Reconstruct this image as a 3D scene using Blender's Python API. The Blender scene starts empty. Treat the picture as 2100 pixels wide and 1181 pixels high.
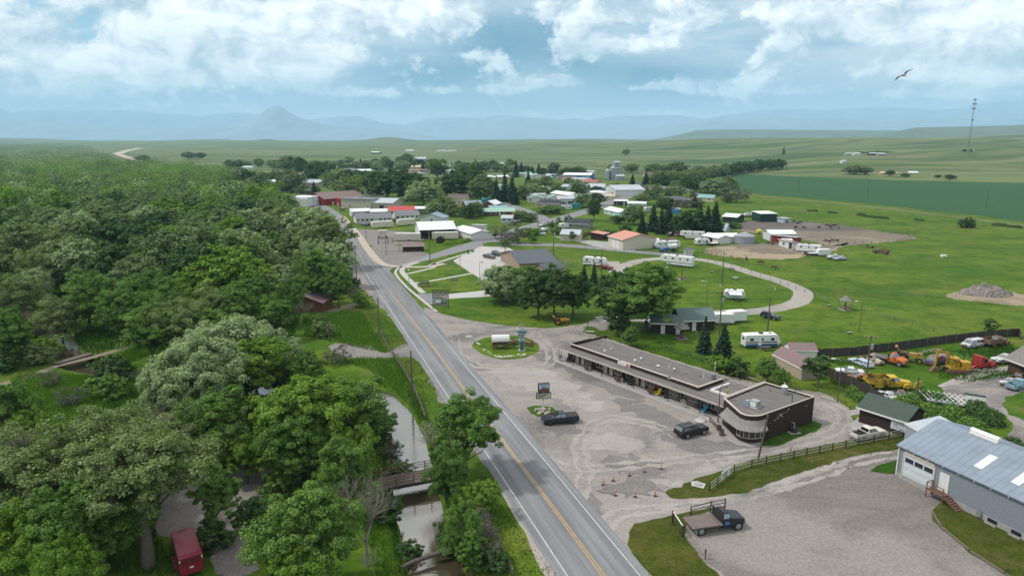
import bpy, bmesh, math, random
import numpy as np
from mathutils import Vector, Matrix, noise
from mathutils.geometry import delaunay_2d_cdt
from math import radians as R, sin, cos, pi, hypot, atan2

SC = bpy.context.scene
COL = SC.collection
# ---------------------------------------------------------------- camera
F, HOR, H = 1400.0, 283.0, 45.0            # focal length in photo pixels, horizon row, height of the drone
PIT = math.atan((590.5 - HOR) / F)
cam = bpy.data.objects.new('camera', bpy.data.cameras.new('camera'))
COL.objects.link(cam); SC.camera = cam
cam.location = (0, 0, H); cam.rotation_euler = (pi/2 - PIT, 0, 0)
cam.data.sensor_width = 36; cam.data.lens = 36*F/2100
cam.data.clip_start = .5; cam.data.clip_end = 90000
# ---------------------------------------------------------------- render, exposure
cy = SC.cycles
cy.max_bounces = 6; cy.diffuse_bounces = 2; cy.glossy_bounces = 3; cy.transmission_bounces = 3
cy.volume_bounces = 3; cy.transparent_max_bounces = 4
cy.caustics_reflective = False; cy.caustics_refractive = False
cy.use_denoising = True; cy.use_adaptive_sampling = True; cy.adaptive_threshold = .015
vs = SC.view_settings
vs.view_transform = 'Standard'; vs.look = 'None'; vs.gamma = 1; vs.exposure = .08; vs.use_curve_mapping = False
# ---------------------------------------------------------------- sun (behind thin cloud, high on the left)
SUN_EL, SUN_AZ = R(54), R(-86)             # azimuth measured from +Y towards +X
sun = bpy.data.objects.new('sun', bpy.data.lights.new('sun', 'SUN')); COL.objects.link(sun)
sun.data.energy = 2.8; sun.data.angle = R(3.5); sun.data.color = (1, .95, .88)
sd = Vector((sin(SUN_AZ)*cos(SUN_EL), cos(SUN_AZ)*cos(SUN_EL), sin(SUN_EL)))
sun.rotation_euler = sd.to_track_quat('Z', 'Y').to_euler()

# ---------------------------------------------------------------- node helper
class NT:
 def __init__(s, nt): s.nt = nt; s.n = nt.nodes; s.l = nt.links
 def node(s, t, **kw):
  n = s.n.new(t)
  for k, v in kw.items(): setattr(n, k, v)
  return n
 def put(s, sock, v):
  if isinstance(v, bpy.types.NodeSocket): s.l.new(v, sock)
  elif v is not None:
   if hasattr(sock.default_value, '__len__') and not hasattr(v, '__len__'): v = (v,)*len(sock.default_value)
   if hasattr(v, '__len__') and len(sock.default_value) == 4 and len(v) == 3: v = (*v, 1)
   sock.default_value = v
 def m(s, op, a, b=None, c=None, clamp=False):
  n = s.node('ShaderNodeMath', operation=op, use_clamp=clamp)
  for i, v in enumerate((a, b, c)): s.put(n.inputs[i], v)
  return n.outputs[0]
 def vm(s, op, a, b=None):
  n = s.node('ShaderNodeVectorMath', operation=op); s.put(n.inputs[0], a); s.put(n.inputs[1], b)
  return n.outputs[0]
 def mix(s, f, a, b, mode='MIX'):
  n = s.node('ShaderNodeMix', data_type='RGBA', blend_type=mode)
  s.put(n.inputs[0], f); s.put(n.inputs[6], a); s.put(n.inputs[7], b)
  return n.outputs[2]
 def noise(s, vec, scale, detail=4, rough=.55, dist=0, dim='3D'):
  n = s.node('ShaderNodeTexNoise', noise_dimensions=dim); s.put(n.inputs['Vector'], vec)
  s.put(n.inputs['Scale'], scale); s.put(n.inputs['Detail'], detail); s.put(n.inputs['Roughness'], rough); s.put(n.inputs['Distortion'], dist)
  return n.outputs[0]
 def ramp(s, f, *st, interp='LINEAR'):
  n = s.node('ShaderNodeValToRGB'); r = n.color_ramp; r.interpolation = interp
  while len(r.elements) < len(st): r.elements.new(.5)
  for e, (p, c) in zip(r.elements, st): e.position = p; e.color = (*c, 1) if hasattr(c, '__len__') else (c, c, c, 1)
  s.put(n.inputs[0], f); return n.outputs[0]
 def sm(s, f, a, b):
  n = s.node('ShaderNodeMapRange', interpolation_type='SMOOTHSTEP')
  for i, v in enumerate((f, a, b, 0, 1)): s.put(n.inputs[i], v)
  return n.outputs[0]
 def stretch(s, vec, sx, sy, sz, rz=0):
  n = s.node('ShaderNodeMapping'); s.put(n.inputs[0], vec)
  n.inputs['Scale'].default_value = (sx, sy, sz); n.inputs['Rotation'].default_value = (0, 0, rz)
  return n.outputs[0]

# ---------------------------------------------------------------- sky: Nishita with broken cumulus
W = bpy.data.worlds.new('World'); SC.world = W; W.use_nodes = True
def build_sky():
 T = NT(W.node_tree); T.n.clear()
 sky = T.node('ShaderNodeTexSky', sky_type='NISHITA', sun_disc=False, sun_elevation=SUN_EL, sun_rotation=SUN_AZ)
 sky.altitude = 1200; sky.air_density = 1.0; sky.dust_density = .6
 base = T.vm('SCALE', sky.outputs[0]); base.node.inputs[3].default_value = .09
 d = T.node('ShaderNodeTexCoord').outputs['Generated']
 sep = T.node('ShaderNodeSeparateXYZ'); T.put(sep.inputs[0], d)
 az = T.m('MULTIPLY', T.m('ARCTAN2', sep.outputs[0], sep.outputs[1]), 57.2958)      # degrees from straight ahead
 el = T.m('MULTIPLY', T.m('ARCSINE', sep.outputs[2]), 57.2958)
 cmb = T.node('ShaderNodeCombineXYZ'); T.put(cmb.inputs[0], az); T.put(cmb.inputs[1], T.m('MULTIPLY', el, 1.5)); T.put(cmb.inputs[2], 3.7)
 q = cmb.outputs[0]
 # warp, then billows at two sizes; lower layers are thinner streaks
 wv = T.node('ShaderNodeTexNoise'); T.put(wv.inputs['Vector'], q); wv.inputs['Scale'].default_value = .16; wv.inputs['Detail'].default_value = 3
 qw = T.vm('ADD', q, T.vm('MULTIPLY', T.vm('SUBTRACT', wv.outputs[1], (.5, .5, .5)), (6, 4, 0)))
 def bill(v):
  n1 = T.noise(v, .18, 9, .62)
  return n1
 def px(u, v):   # photo position -> (azimuth, elevation) in degrees
  x = (u-1050)/F; y = (590.5-v)/F
  wy = cos(PIT)+y*sin(PIT); wz = -sin(PIT)+y*cos(PIT)
  return math.degrees(atan2(x, wy)), math.degrees(atan2(wz, hypot(x, wy)))
 def blob(u, v, ru, rv, amp, rot=0):
  a, e = px(u, v); ra, re = ru/26.5, rv/26.5
  x = T.m('SUBTRACT', az, a); y = T.m('SUBTRACT', el, e)
  c, s_ = cos(R(rot)), sin(R(rot))
  xr = T.m('DIVIDE', T.m('ADD', T.m('MULTIPLY', x, c), T.m('MULTIPLY', y, s_)), ra)
  yr = T.m('DIVIDE', T.m('SUBTRACT', T.m('MULTIPLY', y, c), T.m('MULTIPLY', x, s_)), re)
  r2 = T.m('ADD', T.m('MULTIPLY', xr, xr), T.m('MULTIPLY', yr, yr))
  return T.m('MULTIPLY', T.m('EXPONENT', T.m('MULTIPLY', r2, -1.0)), amp)
 def total(L):
  t = None
  for b in L:
   o = blob(*b); t = o if t is None else T.m('ADD', t, o)
  return t
 # where the bright cumulus tops stand
 cum = total([(50,80,120,60,.34),(150,150,120,40,.24),(265,40,55,90,.36),(450,20,190,55,.34),(640,55,160,60,.36),(320,155,80,24,.26),(600,140,210,40,.34),(480,110,80,40,.2),
                 (900,15,130,45,.30),(1215,85,85,36,.34),(1420,45,130,34,.34,22),(1560,110,140,26,.22,15),(1840,80,100,60,.32,20),(2020,60,100,80,.32,10),(1700,155,180,30,.22),(2000,160,100,30,.22),
                 (1750,25,150,30,.22),(1250,20,160,28,.22),(1620,30,90,30,.2),(1100,25,60,24,.2),(1480,165,100,20,.16),(70,195,120,14,.24),(760,192,90,12,.24),(950,186,90,11,.22),(1110,170,70,12,.24),(1340,178,90,11,.24),(1560,190,120,11,.24),(1890,192,110,11,.24),(1010,120,60,14,.14),(420,215,160,12,.1)])
 # heavy blue-grey undersides
 shade = total([(560,196,360,26,.35),(860,160,190,46,.9),(1060,85,160,65,.95),(1000,215,460,30,.25),(1180,110,45,22,.6),(1430,165,150,34,.85),(1270,150,130,40,.75),(160,205,230,24,.25),
                   (1640,196,260,22,.25),(420,80,120,50,.35),(1620,65,110,36,.45),(2060,125,120,22,.45),(1250,205,300,26,.3),(1900,190,200,20,.3),(330,90,60,30,.3)])
 clear = total([(140,15,100,45,1.1),(225,60,35,45,.5)])
 n1 = bill(qw)
 off = T.vm('ADD', qw, (-.9, 1.5, 0))
 n2 = bill(off)
 fine = T.noise(q, .9, 5, .6)
 dens = T.m('ADD', T.m('ADD', cum, T.m('MULTIPLY', T.m('SUBTRACT', n1, .5), 1.15)), T.m('MULTIPLY', T.m('SUBTRACT', fine, .5), .34))
 cmask = T.sm(dens, .08, .25)
 lit = T.m('ADD', T.m('MULTIPLY', T.m('SUBTRACT', n1, n2), 3.6), .62, clamp=True)
 lit = T.m('ADD', T.m('MULTIPLY', lit, .75), T.m('MULTIPLY', fine, .3), clamp=True)
 lowfade = T.sm(el, .8, 3.2)
 # veil colours (radiance)
 shn = T.m('MULTIPLY', shade, T.m('ADD', T.m('MULTIPLY', n1, 1.2), .35), clamp=True)
 veil = T.mix(T.sm(el, 1.2, 7), (.68, .79, .88), (.40, .58, .73))
 vn = T.noise(T.stretch(q, .35, 1.2, 1), .35, 5, .6)
 veil = T.mix(T.sm(vn, .36, .62), veil, (.72, .80, .88))
 veil = T.mix(shn, veil, (.02, .20, .38))
 veil = T.mix(T.m('MULTIPLY', clear, 1, clamp=True), veil, T.vm('MULTIPLY', base, (.9, 1.25, 1.25)))
 cl = T.mix(lit, (.26, .42, .56), (1.55, 1.52, 1.48))
 cl = T.mix(T.m('MULTIPLY', shade, .38, clamp=True), cl, (.22, .42, .58))
 c = T.mix(T.m('MULTIPLY', cmask, T.m('MULTIPLY_ADD', lowfade, .85, .1)), veil, cl)
 # high above the picture: bright broken overcast
 hi = T.mix(T.sm(T.noise(d, 3.0, 5), .30, .62), (.62, .68, .76), (1.25, 1.22, 1.16))
 c = T.mix(T.sm(el, 11, 32), c, hi)
 c = T.mix(T.sm(el, -2, .2), (.25, .3, .3), c)
 bg = T.node('ShaderNodeBackground'); T.put(bg.inputs[0], c); bg.inputs[1].default_value = 1.0
 out = T.node('ShaderNodeOutputWorld'); T.l.new(bg.outputs[0], out.inputs[0])
build_sky()

# ---------------------------------------------------------------- geometry helpers
def P(u, v, h=0.0):
 """The point at height h that stands at photo pixel (u, v)."""
 dx = (u-1050)/F; dy = (590.5-v)/F
 t = (h-H)/(-sin(PIT)+dy*cos(PIT))
 return (dx*t, (cos(PIT)+dy*sin(PIT))*t)
def zat(y, v):
 dy = (590.5-v)/F
 return H + y*(-sin(PIT)+dy*cos(PIT))/(cos(PIT)+dy*sin(PIT))
def xat(u, y): return y*(u-1050)/1433.0

class MB:
 """Collects shapes and links them as one mesh object."""
 def __init__(s): s.v = []; s.f = []; s.mi = []; s.M = None
 def add(s, vs, fs, mi=0):
  b = len(s.v)
  if s.M is not None: vs = [s.M @ Vector(p) for p in vs]
  s.v.extend([tuple(p) for p in vs]); s.f.extend([[i+b for i in f] for f in fs]); s.mi.extend([mi]*len(fs)); return s
 def box(s, x0, x1, y0, y1, z0, z1, mi=0):
  return s.add([(x0,y0,z0),(x1,y0,z0),(x1,y1,z0),(x0,y1,z0),(x0,y0,z1),(x1,y0,z1),(x1,y1,z1),(x0,y1,z1)],
              [(0,3,2,1),(4,5,6,7),(0,1,5,4),(1,2,6,5),(2,3,7,6),(3,0,4,7)], mi)
 def bar(s, a, b, w, h=None, mi=0):
  """Square bar from a to b."""
  a, b = Vector(a), Vector(b); d = (b-a).normalized(); h = h or w
  up = Vector((0,0,1)) if abs(d.z) < .95 else Vector((1,0,0))
  x = d.cross(up).normalized()*w/2; y = x.cross(d).normalized()*h/2
  return s.add([a-x-y,a+x-y,a+x+y,a-x+y,b-x-y,b+x-y,b+x+y,b-x+y],[(0,3,2,1),(4,5,6,7),(0,1,5,4),(1,2,6,5),(2,3,7,6),(3,0,4,7)], mi)
 def tube(s, a, b, r0, r1=None, n=8, mi=0, caps=True):
  a, b = Vector(a), Vector(b); r1 = r0 if r1 is None else r1
  d = (b-a).normalized(); up = Vector((0,0,1)) if abs(d.z) < .95 else Vector((1,0,0))
  x = d.cross(up).normalized(); y = x.cross(d)
  vs = [c+(x*cos(2*pi*i/n)+y*sin(2*pi*i/n))*r for c, r in ((a,r0),(b,r1)) for i in range(n)]
  fs = [(i,(i+1)%n,n+(i+1)%n,n+i) for i in range(n)]
  if caps: fs += [tuple(range(n-1,-1,-1)), tuple(range(n,2*n))]
  return s.add(vs, fs, mi)
 def prism(s, poly, z0, z1, mi=0, top=None):
  n = len(poly); top = top or poly
  return s.add([(x,y,z0) for x,y in poly]+[(x,y,z1) for x,y in top],
              [tuple(range(n-1,-1,-1)), tuple(range(n,2*n))]+[(i,(i+1)%n,n+(i+1)%n,n+i) for i in range(n)], mi)
 def yprism(s, prof, y0, y1, mi=0, prof2=None):
  """Profile in x,z swept along y."""
  n = len(prof); p2 = prof2 or prof
  return s.add([(x,y0,z) for x,z in prof]+[(x,y1,z) for x,z in p2],
              [tuple(range(n)), tuple(range(2*n-1,n-1,-1))]+[(i,n+i,n+(i+1)%n,(i+1)%n) for i in range(n)], mi)
 def loft(s, rings, mi=0, caps=True):
  n = len(rings[0]); vs = [p for r in rings for p in r]
  fs = [(k*n+i, k*n+(i+1)%n, (k+1)*n+(i+1)%n, (k+1)*n+i) for k in range(len(rings)-1) for i in range(n)]
  if caps: fs += [tuple(range(n-1,-1,-1)), tuple(range((len(rings)-1)*n, len(rings)*n))]
  return s.add(vs, fs, mi)
 def ball(s, c, r, n=8, m=6, mi=0, jit=0, seed=0):
  rx, ry, rz = (r, r, r) if not hasattr(r, '__len__') else r
  rg = random.Random(seed); vs = [(c[0],c[1],c[2]-rz)]
  for j in range(1, m):
   t = -pi/2+pi*j/m
   for i in range(n):
    k = 1+rg.uniform(-jit, jit); a = 2*pi*i/n
    vs.append((c[0]+rx*cos(t)*cos(a)*k, c[1]+ry*cos(t)*sin(a)*k, c[2]+rz*sin(t)*k))
  vs.append((c[0],c[1],c[2]+rz)); L = len(vs)-1
  fs = [(0,1+(i+1)%n,1+i) for i in range(n)]
  for j in range(m-2):
   b = 1+j*n; fs += [(b+i,b+(i+1)%n,b+n+(i+1)%n,b+n+i) for i in range(n)]
  b = 1+(m-2)*n; fs += [(b+i,b+(i+1)%n,L) for i in range(n)]
  return s.add(vs, fs, mi)
 def build(s, name, mats, parent=None, smooth=False):
  me = bpy.data.meshes.new(name); me.from_pydata(s.v, [], s.f)
  for m in (mats if isinstance(mats, (list, tuple)) else [mats]): me.materials.append(m)
  if any(s.mi): me.polygons.foreach_set('material_index', s.mi)
  if smooth: me.polygons.foreach_set('use_smooth', [True]*len(s.f))
  me.update(); o = bpy.data.objects.new(name, me); COL.objects.link(o)
  if parent: o.parent = parent
  return o

def np_mesh(name, v, f, mat, smooth=False):
 """Mesh from arrays: v (n,3), f (m,3|4)."""
 me = bpy.data.meshes.new(name); k = f.shape[1]
 me.vertices.add(len(v)); me.vertices.foreach_set('co', np.ascontiguousarray(v, np.float32).ravel())
 me.loops.add(f.size); me.loops.foreach_set('vertex_index', np.ascontiguousarray(f, np.int32).ravel())
 me.polygons.add(len(f)); me.polygons.foreach_set('loop_start', np.arange(0, f.size, k, dtype=np.int32))
 me.polygons.foreach_set('loop_total', np.full(len(f), k, np.int32))
 if smooth: me.polygons.foreach_set('use_smooth', np.ones(len(f), bool))
 for m in (mat if isinstance(mat, list) else [mat]): me.materials.append(m)
 me.update(calc_edges=True); return me
def link(name, me, parent=None, loc=(0,0,0), rz=0, sc=1):
 o = bpy.data.objects.new(name, me); COL.objects.link(o)
 o.location = loc; o.rotation_euler.z = rz; o.scale = (sc,)*3 if not hasattr(sc, '__len__') else sc
 if parent: o.parent = parent
 return o
def tag(o, label=None, cat=None, group=None, kind=None):
 for k, v in (('label', label), ('category', cat), ('group', group), ('kind', kind)):
  if v: o[k] = v
 return o
def thing(name, label, cat, loc=(0,0,0), rz=0, group=None):
 o = bpy.data.objects.new(name, None); COL.objects.link(o); o.empty_display_size = .3
 o.location = (loc[0], loc[1], loc[2] if len(loc) > 2 else 0); o.rotation_euler.z = rz
 return tag(o, label, cat, group)
def dup(root, loc, rz, label, group=None, sc=None):
 """A copy of a thing with copies of its parts and sub-parts."""
 r = root.copy(); COL.objects.link(r); r.location = (loc[0], loc[1], loc[2] if len(loc) > 2 else 0); r.rotation_euler.z = rz
 r['label'] = label
 if group: r['group'] = group
 if sc: r.scale = (sc,)*3
 def rec(o, p):
  for ch in o.children:
   c = ch.copy(); COL.objects.link(c); c.parent = p; rec(ch, c)
 rec(root, r); return r

# ---------------------------------------------------------------- materials
MATS = {}
def mat(name, col, rough=.75, metal=0, var=.12, scale=3., bump=0, bscale=20., spec=None, emit=None):
 """Principled surface with a little uneven colour and, if asked, a bumpy grain."""
 if name in MATS: return MATS[name]
 m = bpy.data.materials.new(name); m.use_nodes = True; T = NT(m.node_tree); p = T.n['Principled BSDF']
 co = T.node('ShaderNodeTexCoord').outputs['Object']
 if var:
  n = T.noise(co, scale, 4, .6)
  c = T.mix(n, [max(0, x*(1-var*1.6)) for x in col], [min(1, x*(1+var*1.6)) for x in col])
  T.put(p.inputs['Base Color'], c)
 else: T.put(p.inputs['Base Color'], col)
 p.inputs['Roughness'].default_value = rough; p.inputs['Metallic'].default_value = metal
 if spec is not None: p.inputs['Specular IOR Level'].default_value = spec
 if bump:
  b = T.node('ShaderNodeBump'); b.inputs['Strength'].default_value = bump; b.inputs['Distance'].default_value = .05
  T.put(b.inputs['Height'], T.noise(co, bscale, 3)); T.put(p.inputs['Normal'], b.outputs[0])
 MATS[name] = m; return m
def shader(name, fn):
 """Principled surface whose colour, roughness and height come from fn(T, object_coords)."""
 if name in MATS: return MATS[name]
 m = bpy.data.materials.new(name); m.use_nodes = True; T = NT(m.node_tree); p = T.n['Principled BSDF']
 co = T.node('ShaderNodeTexCoord').outputs['Object']
 r = fn(T, co)
 T.put(p.inputs['Base Color'], r[0]); T.put(p.inputs['Roughness'], r[1])
 if len(r) > 2 and r[2] is not None:
  b = T.node('ShaderNodeBump'); b.inputs['Strength'].default_value = r[3]; b.inputs['Distance'].default_value = r[4]
  T.put(b.inputs['Height'], r[2]); T.put(p.inputs['Normal'], b.outputs[0])
 if len(r) > 5: T.put(p.inputs['Metallic'], r[5])
 p.inputs['Specular IOR Level'].default_value = .12
 MATS[name] = m; return m

def turf(T, co, a, b, c, dry, dryamt, big, mid):
 n1 = T.noise(co, big, 5, .62); st_ = T.noise(T.stretch(co, .02, .14, 1, .35), 1.0, 6, .7, .6); n2 = T.noise(co, mid, 6, .68); n3 = T.noise(co, 1.6, 5, .75); n4 = T.noise(co, .75, 5, .7, .4)
 k = T.mix(T.sm(n1, .36, .64), a, b)
 k = T.mix(T.m('MULTIPLY', T.sm(n2, .44, .66), .85), k, c)
 k = T.mix(T.m('MULTIPLY', T.sm(T.noise(co, big*2.3, 6, .68, .6), .54, .72), dryamt), k, dry)
 k = T.mix(T.m('MULTIPLY', T.sm(st_, .42, .66), .55), k, T.vm('MULTIPLY', k, (.55, .58, .50)))
 k = T.mix(T.m('MULTIPLY', T.sm(st_, .48, .34), .45), k, T.vm('MULTIPLY', k, (1.55, 1.22, 1.5)))
 k = T.mix(T.m('MULTIPLY', T.sm(n4, .38, .66), .45), k, T.vm('MULTIPLY', k, (.45, .52, .40)))
 k = T.mix(T.m('MULTIPLY', T.sm(n3, .50, .78), .38), k, T.vm('MULTIPLY', k, (1.9, 1.7, 1.6)))
 k = T.mix(T.m('MULTIPLY', T.sm(n3, .48, .25), .6), k, T.vm('MULTIPLY', k, (.40, .46, .38)))
 return k, T.m('ADD', n3, T.m('MULTIPLY', n4, 2))
def grass_mat(name, a, b, c, big=.03, mid=.25, dry=(.17, .15, .07), dryamt=.5):
 def fn(T, co):
  k, h = turf(T, co, a, b, c, dry, dryamt, big, mid)
  return k, .9, h, .7, .22
 return shader(name, fn)
G_PAST = grass_mat('pasture_grass', (.102,.158,.016), (.054,.116,.008), (.140,.182,.034))
G_LAWN = grass_mat('mown_lawn', (.064,.136,.007), (.116,.176,.016), (.040,.098,.005), .045, .22, (.150,.145,.045), .7)
G_ROUGH = grass_mat('rough_grass', (.033,.093,.007), (.062,.128,.011), (.022,.068,.006), .06, .35, (.12,.115,.04), .4)
G_DRY = grass_mat('tired_lawn', (.074,.092,.011), (.046,.072,.007), (.104,.096,.028), .09, .5, (.125,.10,.045), .9)
def ground_fn(T, co):
 # broad valley: lush near the creek, paler range grass with tilled strips far off, tints doubling as painted cloud shadow
 k, h = turf(T, co, (.062,.134,.008), (.120,.174,.018), (.042,.102,.006), (.165,.158,.05), .75, .028, .16)
 ln = T.node('ShaderNodeVectorMath', operation='LENGTH'); T.put(ln.inputs[0], co)
 far = T.sm(ln.outputs['Value'], 560, 1050)
 band = T.noise(T.stretch(co, .0011, .0042, 0, .12), 1.0, 5, .62, .5)
 b2 = T.noise(T.stretch(co, .005, .016, 0, -.15), 1.0, 6, .65)
 fk = T.ramp(band, (.30, (.040,.085,.032)), (.41, (.075,.118,.038)), (.49, (.160,.180,.080)), (.55, (.066,.105,.042)), (.63, (.175,.190,.090)), (.74, (.056,.092,.042)))
 fk = T.mix(T.m('MULTIPLY', T.sm(b2, .46, .66), .6), fk, T.vm('MULTIPLY', fk, (.55, .62, .6)))
 return T.mix(far, k, fk), .9, h, .6, .22
G_GROUND = shader('valley_grass', ground_fn)
def gravel_fn(c1, c2, c3, rz=0):
 def fn(T, co):
  s = T.stretch(co, .09, .30, 1, rz); s2 = T.stretch(co, .30, 1.1, 1, rz+.25)
  n1 = T.noise(s, 1.0, 7, .66, 1.2); n2 = T.noise(co, .10, 6, .64, .5); n3 = T.noise(co, 2.6, 4, .85); n4 = T.noise(co, .55, 6, .75, .3); n5 = T.noise(s2, 1.0, 5, .7, .6)
  k = T.mix(T.m('MULTIPLY', T.sm(n1, .36, .66), .8), c1, c2)
  k = T.mix(T.m('MULTIPLY', T.sm(T.noise(co, .045, 6, .62, .8), .50, .63), .95), k, c3)
  k = T.mix(T.m('MULTIPLY', T.sm(n2, .53, .70), .5), k, c3)
  k = T.mix(T.m('MULTIPLY', T.sm(n5, .52, .72), .40), k, [min(1, x*1.4) for x in c1])
  k = T.mix(T.m('MULTIPLY', T.sm(n4, .50, .30), .25), k, T.vm('MULTIPLY', k, (.62, .62, .64)))
  k = T.mix(T.sm(n3, .25, .75), T.mix(.25, k, (.03, .03, .03)), T.mix(.12, k, (.8, .78, .75)))
  return k, .92, T.m('ADD', n3, n4), .35, .05
 return fn
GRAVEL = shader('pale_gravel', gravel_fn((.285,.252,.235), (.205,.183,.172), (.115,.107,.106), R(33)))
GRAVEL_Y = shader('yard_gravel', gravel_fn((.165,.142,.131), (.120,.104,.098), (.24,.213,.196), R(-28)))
GRAVEL_D = shader('grey_gravel', gravel_fn((.20,.185,.175), (.17,.155,.145), (.14,.13,.125)))
TRACK = shader('gravel_track', gravel_fn((.36,.33,.29), (.30,.275,.25), (.25,.235,.215)))
DIRT = shader('corral_dirt', gravel_fn((.165,.125,.085), (.12,.092,.066), (.26,.215,.145)))
MUD = shader('dark_mud', gravel_fn((.085,.066,.055), (.06,.047,.04), (.14,.115,.10)))
STRAW = shader('straw_litter', gravel_fn((.34,.27,.165), (.24,.19,.115), (.17,.135,.085)))
def asphalt_fn(T, co):
 s = T.stretch(co, 1, 1, 1, R(-18.8)); s2 = T.stretch(s, .9, .035, 1)
 n = T.noise(s2, 1.0, 5, .6); g = T.noise(co, 9, 2, .8); b = T.noise(co, .12, 4)
 k = T.mix(T.sm(n, .35, .65), (.155,.162,.176), (.235,.242,.255))
 k = T.mix(T.m('MULTIPLY', T.sm(b, .5, .7), .4), k, (.25,.25,.25))
 return T.mix(g, T.mix(.25, k, (0, 0, 0)), T.mix(.1, k, (.6, .6, .6))), .85, g, .25, .02
ASPH = shader('worn_asphalt', asphalt_fn)
ASPH2 = shader('pale_asphalt', lambda T, co: (T.mix(T.noise(co, .3, 6, .65), (.17,.17,.18), (.25,.25,.26)), .88))
CONC = shader('pale_concrete', lambda T, co: (T.mix(T.noise(co, .35, 6, .65), (.36,.345,.34), (.48,.465,.45)), .85))
CONC_G = shader('grey_concrete', lambda T, co: (T.mix(T.noise(co, .7, 6, .65), (.25,.24,.235), (.40,.385,.375)), .85))
SAND = shader('beige_path', lambda T, co: (T.mix(T.noise(co, .4, 6, .65), (.36,.31,.265), (.47,.41,.35)), .9))
LINE_W = mat('white_line_paint', (.50,.50,.49), .7, var=.3, scale=1.2)
LINE_Y = mat('yellow_line_paint', (.50,.295,.075), .7, var=.3, scale=1.2)
def crop_fn(T, co):
 n1 = T.noise(co, .012, 4); n2 = T.noise(T.stretch(co, .02, .5, 1, R(-4)), 1.0, 5, .65); n3 = T.noise(co, .5, 4, .7)
 k = T.mix(n1, (.030,.088,.030), (.044,.110,.036)); k = T.mix(T.m('MULTIPLY', T.sm(n2, .4, .7), .6), k, (.016,.060,.028))
 return T.mix(T.m('MULTIPLY', n3, .35), k, (.012,.05,.028)), .9
CROP = shader('green_crop', crop_fn)

# ---------------------------------------------------------------- terrain
def catmull(pts, step, closed):
 n = len(pts); out = []
 for i in range(n if closed else n-1):
  p = [Vector((*(pts[(i+k-1) % n] if closed else pts[min(max(i+k-1, 0), n-1)]), 0)) for k in range(4)]
  m = max(1, int((p[2]-p[1]).length/step))
  for j in range(m):
   t = j/m; a = .5*((2*p[1])+(p[2]-p[0])*t+(2*p[0]-5*p[1]+4*p[2]-p[3])*t*t+(3*p[1]-p[0]-3*p[2]+p[3])*t**3)
   out.append((a.x, a.y))
 if not closed: out.append(tuple(pts[-1]))
 return out
def resample(pts, step, closed=True):
 n = len(pts); out = []
 for i in range(n if closed else n-1):
  a, b = pts[i], pts[(i+1) % n]; m = max(1, int(hypot(b[0]-a[0], b[1]-a[1])/step))
  out += [(a[0]+(b[0]-a[0])*j/m, a[1]+(b[1]-a[1])*j/m) for j in range(m)]
 if not closed: out.append(tuple(pts[-1]))
 return out
def sheet(name, px, z, m, smooth=True, jit=.25, step=1.2, h=0, world=False, kind='structure'):
 w = list(px) if world else [P(u, v, h) for u, v in px]
 w = catmull(w, step, True) if smooth else resample(w, step)
 if jit:
  w2 = []
  for x, y in w:
   a = noise.noise_vector((x*.55, y*.55, 1.3)); b = noise.noise_vector((x*2.1, y*2.1, 7.7))
   w2.append((x+jit*(a.x*1.6+b.x), y+jit*(a.y*1.6+b.y)))
  w = w2
 n = len(w); c = delaunay_2d_cdt([Vector(p) for p in w], [(i, (i+1) % n) for i in range(n)], [], 1, 1e-4)
 mb = MB().add([(p.x, p.y, z) for p in c[0]], [f for f in c[2]]); o = mb.build(name, m)
 if o.data.polygons[0].normal.z < 0: o.data.flip_normals()
 return tag(o, kind=kind)
def strip(name, pts, hw, z, m, jit=0, step=2., off=0., kind='structure', world=False):
 w = catmull(pts if world else [P(*p) for p in pts], step, False); vs = []
 for i, (x, y) in enumerate(w):
  a, b = w[max(0, i-1)], w[min(len(w)-1, i+1)]; d = Vector((b[0]-a[0], b[1]-a[1])).normalized(); nx, ny = d.y, -d.x
  hh = hw[0]+(hw[1]-hw[0])*i/(len(w)-1) if hasattr(hw, '__len__') else hw
  for s in (-1, 1):
   k = s*hh+off; q = noise.noise((x*.4+s*9, y*.4, 2.))*jit+noise.noise((x*1.7+s*9, y*1.7, 5.))*jit*.6
   vs.append((x+nx*(k+q), y+ny*(k+q), z))
 o = MB().add(vs, [(2*i, 2*i+1, 2*i+3, 2*i+2) for i in range(len(w)-1)]).build(name, m)
 return tag(o, kind=kind)

CREEK = [P(u, v, -1.3) for u, v in ((520,800),(600,812),(670,806),(735,800),(776,815),(808,848),(832,900),(846,960),(858,1040),(874,1100),(898,1181),(930,1320))]
CREEK2 = [P(u, v, -1.3) for u, v in ((-60,600),(60,640),(122,690),(138,728),(172,757),(235,768),(300,775))]
def seg_dist(X, Y, L):
 d = np.full(X.shape, 1e9)
 for (x0, y0), (x1, y1) in zip(L[:-1], L[1:]):
  dx, dy = x1-x0, y1-y0; t = np.clip(((X-x0)*dx+(Y-y0)*dy)/(dx*dx+dy*dy), 0, 1)
  d = np.minimum(d, np.hypot(X-x0-t*dx, Y-y0-t*dy))
 return d
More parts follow.
